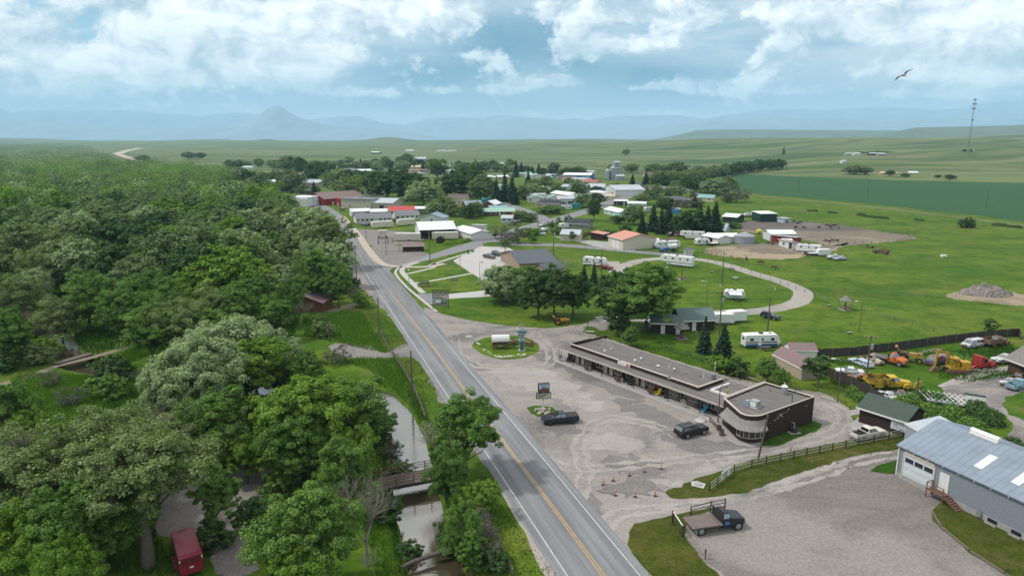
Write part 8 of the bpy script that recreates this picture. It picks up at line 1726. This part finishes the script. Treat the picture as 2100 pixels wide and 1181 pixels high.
# ---------------------------------------------------------------- trees of the town and the farms
TT = 'trees of the town'
for a in [
 ('near','tall cottonwood behind the brick office, left of the three in front',1052,546,10,1.05),('silver','rounded pale willow in front of the brick office parking',1035,546,10.5,1.25),('near','round cottonwood touching the brick office roof',1085,545,9,.9),
 ('ash','dark round tree, left of the row beside the garden tractor',1104,556,12.5,.85),('ash','dark tall tree in the middle of the row by the garden tractor',1138,548,13.5,.8),('ash','dark tree, right of the row by the garden tractor',1178,558,12,.72),
 ('ash','big spreading cottonwood in front of the shower house, left half of the crown',1272,556,14.5,.9),('near','big spreading cottonwood in front of the shower house, right half of the crown',1330,548,16,1.12),('ash','dark lower tree behind the motel end by the big cottonwood',1268,630,7,.9),('near','leafy young tree between the motel end and the shower house',1295,672,4.5,.9),
 ('spruce','young spruce behind the brick office trees, left one',1198,546,7,.9),('spruce','young spruce behind the brick office trees, right one',1219,542,8,.8),
 ('spruce','thin loose spruce behind the motel, left of the full one',1448,652,8.0,.75),('spruce','full green spruce behind the motel roof',1487,668,8.2,1.0),
 ('shrub','rounded bush at the foot of the full spruce',1486,732,3.0,1.1),('shrub','rounded bush right of the spruces behind the motel',1514,738,3.2,1.0),('near','leafy bush tree left of the barn shaped shed',1577,735,5.0,.9),('near','leafy bush behind the motel, right of the dark one',1603,758,4.0,.9),('pine','dark pine beside the barn shaped shed',1683,722,7,1.3),
 ('pine','small round topped pine beyond the plank fence',2032,651,4.5,1.2),
 ('middark','huge dark tree mass in the middle of town, left part',790,345,24,.95),('middark','huge dark tree mass in the middle of town, middle part',825,348,23,1.0),('middark','huge dark tree mass in the middle of town, right part',848,354,21,.85),('middark','large dark tree left of the dark mass beside the hall',765,352,20,.85),
 ('midsilver','big pale round willow in front of the dark tree mass',868,368,18,1.05),('middark','dark tree mass behind the two storey house, left part',932,348,22,.95),('middark','dark tree mass behind the two storey house, middle part',960,340,24,.9),('mid','dark tree mass behind the two storey house, right part',988,358,20,.8),
 ('midolive','grey green willow in front of the two storey house',910,405,11,1.0),('midsilver','pale willow beside the two storey house',893,412,9,.9),('midolive','bushy willow right of the pale ones by the road',930,420,7,1.0),('mid','low leafy tree left of the log house',953,428,5,1.1),
 ('spruce','tall dark spruce in the spruce group, left one',1017,370,17,.9),('spruce','tall dark spruce in the spruce group, second',1035,358,20,.9),('spruce','tall dark spruce in the spruce group, third',1050,362,19,.9),('spruce','shorter dark spruce in the spruce group, front one',1057,385,12,1.0),('mid','leafy tree beside the spruce group',1072,380,11,.9),
 ('spruce','dark spruce on the far edge of town, alone left of the round tree',813,325,16,.9),('mid','tall round tree alone on the far edge of town',834,314,22,.8),('middark','round dark tree in front of the tan school',897,333,18,1.0),('mid','leafy tree right of the school wing',947,334,14,1.0),
 ('spruce','far spruce behind the school wing, left one',971,336,16,.9),('spruce','far spruce behind the school wing, middle one',980,334,17,.9),('spruce','far spruce behind the school wing, right one',987,338,14,.9),('mid','leafy tree in front of the tan ranch house',1020,334,13,1.1),('spruce','far tall spruce pair by the ranch house, left one',1058,331,19,.9),('spruce','far tall spruce pair by the ranch house, right one',1069,334,16,1.0),
 ('spruce','dark spruce in front of the white camper like house',1083,349,17,.8),('spruce','far spruce left of the blue warehouse',1105,336,14,1.1),('mid','leafy tree beside the far spruce by the warehouse',1137,333,12,1.2),
 ('mid','round dark leafed tree between the white houses',1188,369,14,.85),('mid','leafy tree behind the tan garage',1168,365,10,.9),('middark','dark bushy tree in front of the white hipped roof',1222,395,9,1.0),('mid','leafy tree left of the peach house',1197,398,9,1.1),('midolive','leafy tree between the street and the peach house',1215,408,7,1.1),
 ('mid','leafy trees along the street behind the long tan house',1120,362,11,1.1),('mid','leafy tree beside the long tan house',1095,368,11,1.0),('midolive','olive tree in front of the spruces at the white roof',1145,375,10,1.0),
 ('ash','tall dark lone tree beside the street on the lawn',1219,408,12.5,.6),('shrub','dark reddish bush in front of the dark blue roofed house',1126,422,5,2.2),('twiggy','pale grey bush tree at the side street bend',1038,458,9,1.1),('mid','green base of the grey bush tree at the bend',1035,488,4,.8),
 ('shrub','dark clipped bush on the lawn beside the lane',1080,468,3.6,2.2),('sapling','small round tree on the lane lawn',1091,479,4.6,1.4),('pine','small conifer in front of the pale garage',1173,473,5.2,1.0),('shrub','round bush beside the pale garage camper',1142,466,3.4,1.1),
 ('mid','leafy tree by the corner house with dark bushes',1070,432,6,1.3),('mid','dark leafy bush beside the red gabled roof',1088,437,5,1.2),('sapling','young tree along the street, left of three',1130,452,5,1.0),('sapling','young tree along the street, middle of three',1145,446,5,1.0),('sapling','young tree along the street, right of three',1165,440,6,1.0),
 ('middark','dark hedge tree left of the spruces at the mobile home',1266,442,4.5,1.4),('middark','dark shrub tree behind the fire hall',1283,462,4.5,1.2),('mid','leafy tree right of the mint cottage',1300,423,10,.9),
 ('spruce','dark spruce at the mobile home, first from the left',1318,441,11,1.0),('spruce','dark spruce at the mobile home, second',1341,422,13,1.0),('spruce','dark spruce at the mobile home, third',1358,430,12,.9),('spruce','dark spruce at the mobile home, tall fourth',1373,418,14,.95),
 ('ash','broad bright green tree beside the ranch trailer',1418,428,13,1.1),('ash','green tree joined to the broad one by the ranch',1400,438,11,.9),('spruce','tall dark spruce right of the broad tree, left one',1437,420,14,1.0),('spruce','tall dark spruce right of the broad tree, middle one',1453,425,14,1.0),('spruce','tall dark spruce right of the broad tree, right one',1469,419,16,1.05),
 ('shrub','dark clipped hedge bush behind the ranch house',1500,458,2.6,2.4),('sapling','little round tree on the ranch paddock lawn',1518,459,3.6,1.0),('shrub','green bush left of the fire hall',1246,470,3.5,1.6),('shrub','bush on the bank behind the board fence',1230,474,3.0,1.5),
 ('twiggy','bare grey tree at the crop field corner',1512,384,11,1.2),('middark','dark bush beside the bare grey tree',1493,402,5,1.3),('midolive','grey bush tree by the blue green roof',1430,406,6,1.4),('twiggy','grey bush in front of the dark board house',1378,409,5,2.0),('twiggy','second grey bush in front of the blue green roof',1410,411,5,1.6),
 ('mid','leafy tree left of the dark board house, left one',1373,383,9,1.0),('mid','leafy tree left of the dark board house, right one',1391,381,9,1.0),('mid','round tree at the dark hedge by the tiny trailer',1349,381,8,1.0),('mid','leafy tree beside the gambrel barn',1335,388,6,1.4),('midolive','olive tree behind the peach house',1317,398,7,1.3),
 ('mid','lone dark round tree on the far range land',1284,307,17,.8),('spruce','lone dark conifer beyond the shelterbelt',1607,313,16,.7),
 ('mid','round tree by the tan farm buildings, left one',1744,341,11,1.2),('mid','round tree by the tan farm buildings, second',1758,340,12,1.2),('mid','round tree by the tan farm buildings, third',1775,342,11,1.2),('middark','dark round bush in front of the tan farm buildings',1826,350,7,1.3),('middark','dark bush at the field top, left one',1857,356,5,1.6),('middark','dark bush at the field top, middle one',1949,358,6,1.6),('middark','dark bush at the field top, right one',1924,359,4,1.6),
 ('shrub','dark bush alone in the pasture near the crop verge',1986,449,4.6,1.2),
 ('mid','round tree left of the pale metal roof shop',530,358,13,1.1),('middark','dark round tree beside the hipped roof house',480,362,13,1.2),('midsilver','round willow right of the hipped roof house',533,362,11,1.0),('mid','round tree behind the round willow',565,350,13,1.0),('mid','broad tree behind the long blue roofed house',600,354,14,1.1),
 ('mid','tall tree with an open crown on the far side of town',590,318,24,.9),('middark','tall dark narrow tree beside the open crowned one',613,322,23,.6),('middark','dark broad tree right of the narrow one',645,331,21,1.0),('mid','round tree beside the pale blue gable',687,355,17,.9),('midolive','olive round tree right of the arched shelter',710,364,17,1.0),('midbright','yellow green tree behind the dark tree mass',735,358,11,1.0),('mid','leafy tree at the left end of the far town',470,328,14,1.0),('midbright','yellow green poplar left of the tall open tree',568,329,14,.8),
 ('spruce','dark spruce on Main Street beside the brown hall',643,374,14,1.0),('spruce','small dark spruce left of the hall spruce',599,377,8,1.0),('mid','bush tree right of the tall white store',620,380,9,1.1),('middark','purple brown tree behind the blue roofed house',585,370,8,1.0),
 ('mid','round tree on the far plain left, by the gravel road',292,318,14,1.6),('mid','broad far tree right of the gravel road',385,312,15,1.6),('middark','far tree right of the broad one on the plain',410,313,14,1.5),('mid','far tree group behind the warehouse, left one',1260,338,10,1.4),('mid','far tree group behind the warehouse, middle one',1295,336,12,1.4),('mid','far tree group right of the elevator, left one',1340,335,14,1.3),('mid','far tree group right of the elevator, right one',1390,332,16,1.3),('midolive','far olive tree right of the elevator',1365,338,12,1.4),
]: tree(*a[:5], a[5]*(1.25 if a[0][:3] == 'mid' else 1.1), group=TT, cat='shrub' if a[0] in ('shrub', 'twiggy') else 'tree')
# the many other trees and houses of the town, row by row
IR = random.Random(77); CN = dict(mid='green', middark='dark green', midolive='olive', midsilver='pale grey green', midbright='yellow green', spruce='pointed dark')
def infill(rows, what):
 for nm_, pts, n in rows:
  for i in range(n):
   t = (i+.5)/n*(len(pts)-1); k_ = min(int(t), len(pts)-2); f = t-k_; u = pts[k_][0]*(1-f)+pts[k_+1][0]*f+IR.uniform(-5, 5); v = pts[k_][1]*(1-f)+pts[k_+1][1]*f+IR.uniform(-2.5, 2.5)
   if what == 't':
    x, y = P(u, v)
    if any(hypot(x-q[0], y-q[1]) < 5 for q in ALLT): continue
    k = IR.choices(list(CN), (5, 5, 3, 2, 1, 2))[0]; tree(k, f'{CN[k]} tree, {nth(i+1)} from left in the row {nm_}', u, v, IR.uniform(9, 16) if pts[0][1] < 380 else IR.uniform(6, 10), 1.25, base=True, group=TT)
   else:
    rc, wc = IR.choice((('white','white'),('steel','cream'),('slate','tan'),('bronze','cream'),('grey','white'),('brown','peach'),('dark','pale'),('pgreen','white'),('steel','grey')))
    a = P(u, v); L = IR.uniform(9, 15); house('house', f'{wc} house with {rc.replace("pgreen", "pale green")} roof, {nth(i+1)} in the row {nm_}', None, None, IR.uniform(7, 9), 2.8, 'gable' if IR.random() < .7 else 'gabley', 1.7, wc, rc, .4, f='wdw', r='w', frame=(Vector(a), L, IR.uniform(-.25, .35)))
infill([('before the far plain', [(640,352),(800,350),(930,350),(1000,352)], 32), ('behind Main Street', [(470,372),(560,376),(700,372),(790,376)], 26), ('at the wood side of town', [(455,392),(540,396),(600,392),(650,396)], 11), ('left of the elevator', [(1030,356),(1130,362),(1190,366)], 11), ('along the right street', [(1075,398),(1150,404),(1260,398),(1340,392)], 8),
   ('behind the log house', [(880,398),(960,404),(1070,410)], 7), ('around the mobile homes', [(1290,440),(1330,446),(1400,430),(1440,425)], 3), ('near the crop barns', [(1290,378),(1360,388),(1440,394),(1490,402)], 10), ('at the far edge of town', [(480,346),(640,340),(820,338),(1060,342)], 22), ('behind the storage yard', [(880,436),(930,446),(985,446)], 6)], 't')
infill([('behind the big dark trees', [(770,362),(900,356),(980,360)], 15), ('behind Main Street', [(500,382),(600,380),(690,378)], 13), ('left of the elevator', [(1040,360),(1130,368),(1190,376)], 12), ('along the right street', [(1070,412),(1140,416),(1230,412)], 7), ('near the crop barns', [(1300,384),(1360,398),(1400,396)], 6), ('at the far edge of town', [(680,347),(780,343),(960,346),(1060,345)], 18)], 'h')
# shelterbelt running to the crop field, far to near
SB = [P(u, v) for u, v in ((1375,380),(1420,372),(1465,364),(1510,357),(1555,352),(1592,350))]; sb = resample(SB, 17, False)
for i, (x, y) in enumerate(sb):
 tree('middark' if i > len(sb)*.55 else 'midolive', f'{"dark" if i > len(sb)*.55 else "olive"} tree of the shelterbelt, number {i+1} from its left end', 0, 0, TR.uniform(13, 17) if i > len(sb)*.5 else TR.uniform(9, 13), 1.25, xy=(x+TR.uniform(-4, 4), y+TR.uniform(-5, 5)), group='trees of the shelterbelt')
 tree('mid', f'rear row tree of the shelterbelt, number {i+1} from its left end', 0, 0, TR.uniform(10, 15), 1.25, xy=(x+TR.uniform(-4, 4), y+22+TR.uniform(-4, 4)), group='trees of the shelterbelt')
def hedge(name, lab, pts, w, h, m, n=None, leaf=.4, z=None):
 """A clipped or wild hedge: one leafy mass along a line."""
 rng = np.random.default_rng(int(pts[0][0])); wv = [P(*p) for p in pts]; q = resample(wv, w*.55, False); C, N = [], []; z0 = z or 0
 for x, y in q:
  k = n or int(260*w*h); g = rng.normal(0, 1, (k, 3)); g /= np.linalg.norm(g, axis=1)[:, None]; g[:, 2] = np.abs(g[:, 2]); r = rng.uniform(.7, 1.05, k)[:, None]; s = rng.uniform(.7, 1.15)
  zb = ground_z(x, y) if z else 0; C.append(np.array((x, y, zb))+g*r*np.array((w*.6, w*.6, h*s))); N.append(g+np.array((0, 0, .4)))
 V, Fc = leaves(np.concatenate(C), np.concatenate(N), rng, leaf); o = thing(name, lab, 'hedge', (0, 0, 0)); link('foliage', np_mesh(name, V, Fc, m), o); return o
hedge('hedge', 'low hedge running along the lawn behind the motel', [(1362,712),(1385,722),(1420,730),(1462,748)], 1.5, 1.0, L_COT, leaf=.3)
hedge('thicket', 'wild dark bushes beside the metal workshop, left part', [(1860,838),(1905,850),(1950,862),(1990,880)], 4.0, 2.6, L_COT, n=1500, leaf=.36)
hedge('thicket', 'wild dark bushes beside the metal workshop, rear part', [(1890,825),(1950,838),(2000,850),(2030,868)], 3.6, 2.4, L_DRK, n=1500, leaf=.36)
hedge('thicket', 'wild dark bushes at the right edge beyond the workshop', [(2075,915),(2110,925)], 2.5, 1.4, L_DRK, n=1000, leaf=.36)
hedge('thicket', 'leafy bushes along the plank fence at the green roofed cabin', [(1748,812),(1765,822)], 2.2, 2.0, L_COT, n=900, leaf=.33)
hedge('hedge', 'dark hedge left of the dark board house', [(1316,408),(1362,411)], 4, 3, L_DRK, n=300, leaf=.7)
hedge('hedge', 'green bank of weeds along the side street', [(915,502),(940,499),(965,492),(985,484)], 3, 1.3, L_BRI, n=700, leaf=.45)
hedge('hedge', 'dark far hedge at the tan farm buildings', [(1790,347),(1850,348),(1900,349),(1935,352)], 9, 3.6, L_DRK, n=220, leaf=1.6)
hedge('hedge', 'long dark hedge on the slope below the radio mast', [(1760,327),(1800,325),(1850,327),(1890,330),(1940,334)], 8, 3.2, L_DRK, n=220, leaf=1.6, z=1)
for i, (a, b) in enumerate((((1660,433),(1672,434)),((1702,437),(1712,438)),((1762,442),(1772,443)),((1776,445),(1794,447)),((1798,447),(1818,449)),((1880,452),(1890,453)),((2040,462),(2060,464)),((2070,466),(2090,468)))):
 hedge('verge_bush', ['dark low bush on the crop verge, leftmost','dark low bush on the crop verge, second from the left','dark low bush on the crop verge, third','long low bush on the crop verge, fourth','long dark bush right of the fourth one','small dark bush on the verge in the middle','dark bush on the verge near the right edge','last dark bush on the verge at the right edge'][i], [a, b], 2.6, 1.4, L_DRK, n=420, leaf=.5)
# tall weeds and meadow grass: tufts nobody could count
def tufts(name, polys, dens, hh, cols, seed, wide=.05, keep=None):
 rng = np.random.default_rng(seed); B = []
 for poly in polys:
  w = [P(*p) for p in poly]; xs_, ys_ = [p[0] for p in w], [p[1] for p in w]; area = (max(xs_)-min(xs_))*(max(ys_)-min(ys_)); n = int(area*dens)
  X = rng.uniform(min(xs_), max(xs_), n); Y = rng.uniform(min(ys_), max(ys_), n); c = np.zeros(n, bool)
  for i in range(len(w)):
   (x0, y0), (x1, y1) = w[i], w[i-1]; k = ((y0 > Y) != (y1 > Y)) & (X < (x1-x0)*(Y-y0)/(y1-y0+1e-9)+x0); c ^= k
  B.append(np.stack([X[c], Y[c]], 1))
 B = np.concatenate(B); Z = terrain(B[:, 0].copy(), B[:, 1].copy()); ok = Z > -1.0; B, Z = B[ok], Z[ok]; n = len(B)
 pn = np.array([noise.noise((x*.13, y*.13, seed)) for x, y in B])*.5+np.array([noise.noise((x*.6, y*.6, seed)) for x, y in B])*.4
 a = rng.uniform(0, 6.28, n); h = hh*rng.uniform(.45, 1.2, n)*(1+pn*.9); wd = wide*rng.uniform(.7, 1.6, n); ln = rng.uniform(.1, .5, n)*h; la = rng.uniform(0, 6.28, n)
 p0 = np.stack([B[:, 0]-np.cos(a)*wd, B[:, 1]-np.sin(a)*wd, Z-.02], 1); p1 = np.stack([B[:, 0]+np.cos(a)*wd, B[:, 1]+np.sin(a)*wd, Z-.02], 1); p2 = np.stack([B[:, 0]+np.cos(la)*ln, B[:, 1]+np.sin(la)*ln, Z+h], 1)
 V = np.stack([p0, p1, p2], 1).reshape(-1, 3); tag(link(name, np_mesh(name, V, np.arange(3*n).reshape(n, 3), cols)), kind='stuff')
LG1 = leaf_mat('long_grass', (.080,.190,.018), (.088,.20,.02), (.135,.235,.036)); LG2 = leaf_mat('lush_weeds', (.035,.105,.014), (.04,.112,.018), (.065,.14,.03)); LG3 = leaf_mat('dry_grass', (.085,.105,.028), (.095,.115,.032), (.16,.15,.07))
tufts('tall_meadow_grass', [[(700,740),(745,734),(800,737),(812,730),(850,800),(868,850),(840,850),(812,835),(790,800),(760,760)], [(620,650),(660,640),(742,640),(775,690),(798,724),(740,715),(680,700),(625,690)], [(20,780),(60,765),(180,770),(300,800),(300,830),(230,850),(150,900),(60,850)], [(850,1181),(770,1181),(745,1060),(790,1020),(815,1060),(835,1110)], [(190,745),(330,695),(340,720),(260,745),(330,800),(250,790)]], 26, .75, LG1, 3, .045)
tufts('undergrowth', [[(770,800),(798,850),(803,930),(820,1010),(833,1100),(850,1181),(820,1181),(800,1080),(780,1000),(765,900)], [(835,800),(858,860),(893,930),(912,1020),(940,1110),(970,1110),(935,1020),(910,930),(880,860),(850,810)], [(-60,600),(330,600),(620,640),(600,700),(340,690),(180,730),(130,690),(60,700),(-60,700)], [(250,790),(480,800),(620,760),(700,800),(760,900),(700,1000),(560,960),(440,965),(330,1000),(320,1100),(420,1181),(-60,1181),(-60,880),(150,900)]], 9, .8, LG2, 9, .07)
tufts('verge_grass', [[(800,722),(850,735),(905,800),(880,830),(866,838),(830,765)], [(742,640),(770,628),(828,690),(840,708),(800,722),(778,690)], [(985,1020),(1010,1010),(1060,1080),(1150,1190),(1040,1190),(1010,1110)]], 14, .28, LG3, 4, .05)
tufts('salvage_yard_weeds', [[(1705,772),(1800,790),(1890,815),(1900,826),(1820,832),(1760,805),(1700,785)], [(1925,752),(2080,762),(2075,775),(1990,784),(1925,775)], [(1700,738),(1900,726),(2080,706),(2085,725),(1990,735),(1960,722),(1880,733),(1860,726),(1790,745),(1720,750)], [(2010,720),(2090,712),(2090,735),(2030,740)]], 16, .5, LG2, 5, .06)
tufts('lawn_edge_grass', [[(1290,1085),(1340,1064),(1400,1056),(1405,1090),(1430,1140),(1475,1185),(1325,1185),(1296,1130)], [(1366,1014),(1480,966),(1600,930),(1850,893),(1855,918),(1700,952),(1500,1014)], [(1915,1055),(1950,1020),(2090,1095),(2100,1181),(2066,1178),(1990,1130)]], 30, .16, LG3, 6, .05)
tufts('lawn_edge_grass', [[(1160,680),(1240,700),(1330,730),(1500,778),(1660,812),(1700,812),(1745,845),(1755,835),(1700,800),(1560,765),(1400,725),(1250,685)]], 12, .22, LG3, 7, .05)
# far wood along the valley, reading as one mass; and the dark treeline
def farwood(name, poly, gap, hh, mats_, seed, pr=(0, 1)):
 rg = random.Random(seed); w = [P(*p) for p in poly]; rng = np.random.default_rng(seed); C, N = [], []; xs_ = [p[0] for p in w]; y = min(p[1] for p in w); yM = max(p[1] for p in w); cnt = 0
 while y < yM:
  g = gap*(y/600)**.8; x = min(xs_)
  while x < max(xs_):
   a, b = x+rg.uniform(-.4, .4)*g, y+rg.uniform(-.4, .4)*g; x += g
   cl = noise.noise((a*.012, b*.012, 8.))*.9+rg.random()*.9; pk = min(.999, max(0, .05+cl))
   if not inside(a, b, w) or not pr[0] <= pk < pr[1] or (gap < 20 and noise.noise((a*.02, b*.02, 5.)) > .42): continue
   h = hh*rg.uniform(.55, 1.45); r = g*rg.uniform(.5, .75); k = 420 if y < 620 else 160 if y < 1100 else 70; cnt += 1
   for lob in range(6):
    q = rng.normal(0, 1, (k//5, 3)); q /= np.linalg.norm(q, axis=1)[:, None]; q[:, 2] = np.abs(q[:, 2])*1.1-.25; off = np.array((rg.uniform(-.5, .5)*r, rg.uniform(-.5, .5)*r, rg.uniform(-.1, .2)*h))
    C.append(np.array((a, b, h*.48))+off+q*np.array((r*.62, r*.62, h*.45))); N.append(q+np.array((0, 0, .4)))
  y += g*.9
 V, Fc = leaves(np.concatenate(C), np.concatenate(N), rng, 1.35 if hh > 8 else 1.0); tag(link(name, np_mesh(name, V, Fc, mats_)), kind='stuff'); print(name, cnt)
FW = [(-260,470),(-60,458),(300,458),(545,456),(585,446),(540,428),(480,412),(380,412),(440,402),(480,390),(470,365),(400,352),(330,345),(250,338),(215,322),(180,306),(140,300),(-200,300)]
for lf, pr in ((L_MID, (0, .42)), (L_DRK, (.42, .62)), (L_OLI, (.62, .76)), (L_SIL, (.76, .86)), (L_BRI, (.86, 1))): farwood('far_wood', FW, 15, 13, lf, 21, pr)
farwood('far_wood', [(250,400),(330,392),(420,395),(480,378),(440,362),(380,352),(330,352),(290,372)], 21, 13, L_BRI, 22)
farwood('far_wood', [(-200,372),(-60,352),(100,356),(220,352),(240,362),(150,376),(40,372)], 28, 13, L_BRI, 23)
farwood('far_treeline', [(-300,304),(200,304),(205,298),(100,295),(-300,295)], 40, 13, L_DRK, 24)
farwood('far_treeline', [(462,304),(560,304),(565,301),(470,301)], 70, 13, L_DRK, 25)
farwood('far_treeline', [(1140,346),(1250,350),(1400,356),(1420,350),(1300,343),(1150,339)], 26, 7, L_OLI, 26)
farwood('far_treeline', [(235,318),(300,318),(360,316),(360,312),(240,312)], 60, 10, L_DRK, 27)
strip('gravel_track', [(240,316),(265,324),(288,331)], 9, .1, SAND, step=20); strip('gravel_track', [(240,316),(262,309),(295,303)], 14, .12, SAND, step=20)
print('trees', len(ALLT))
HAZE = 7e-5
# ---------------------------------------------------------------- haze
hb = MB().box(-27000, 27000, -5000, 24500, -26, 1400)
m = bpy.data.materials.new('haze_air'); m.use_nodes = True; T = NT(m.node_tree); T.n.clear()
vol = T.node('ShaderNodeVolumePrincipled'); vol.inputs['Color'].default_value = (.50, .78, 1.0, 1); vol.inputs['Density'].default_value = HAZE
vol.inputs['Anisotropy'].default_value = .0
out = T.node('ShaderNodeOutputMaterial'); T.l.new(vol.outputs[0], out.inputs['Volume'])
tag(hb.build('haze', m), kind='stuff')
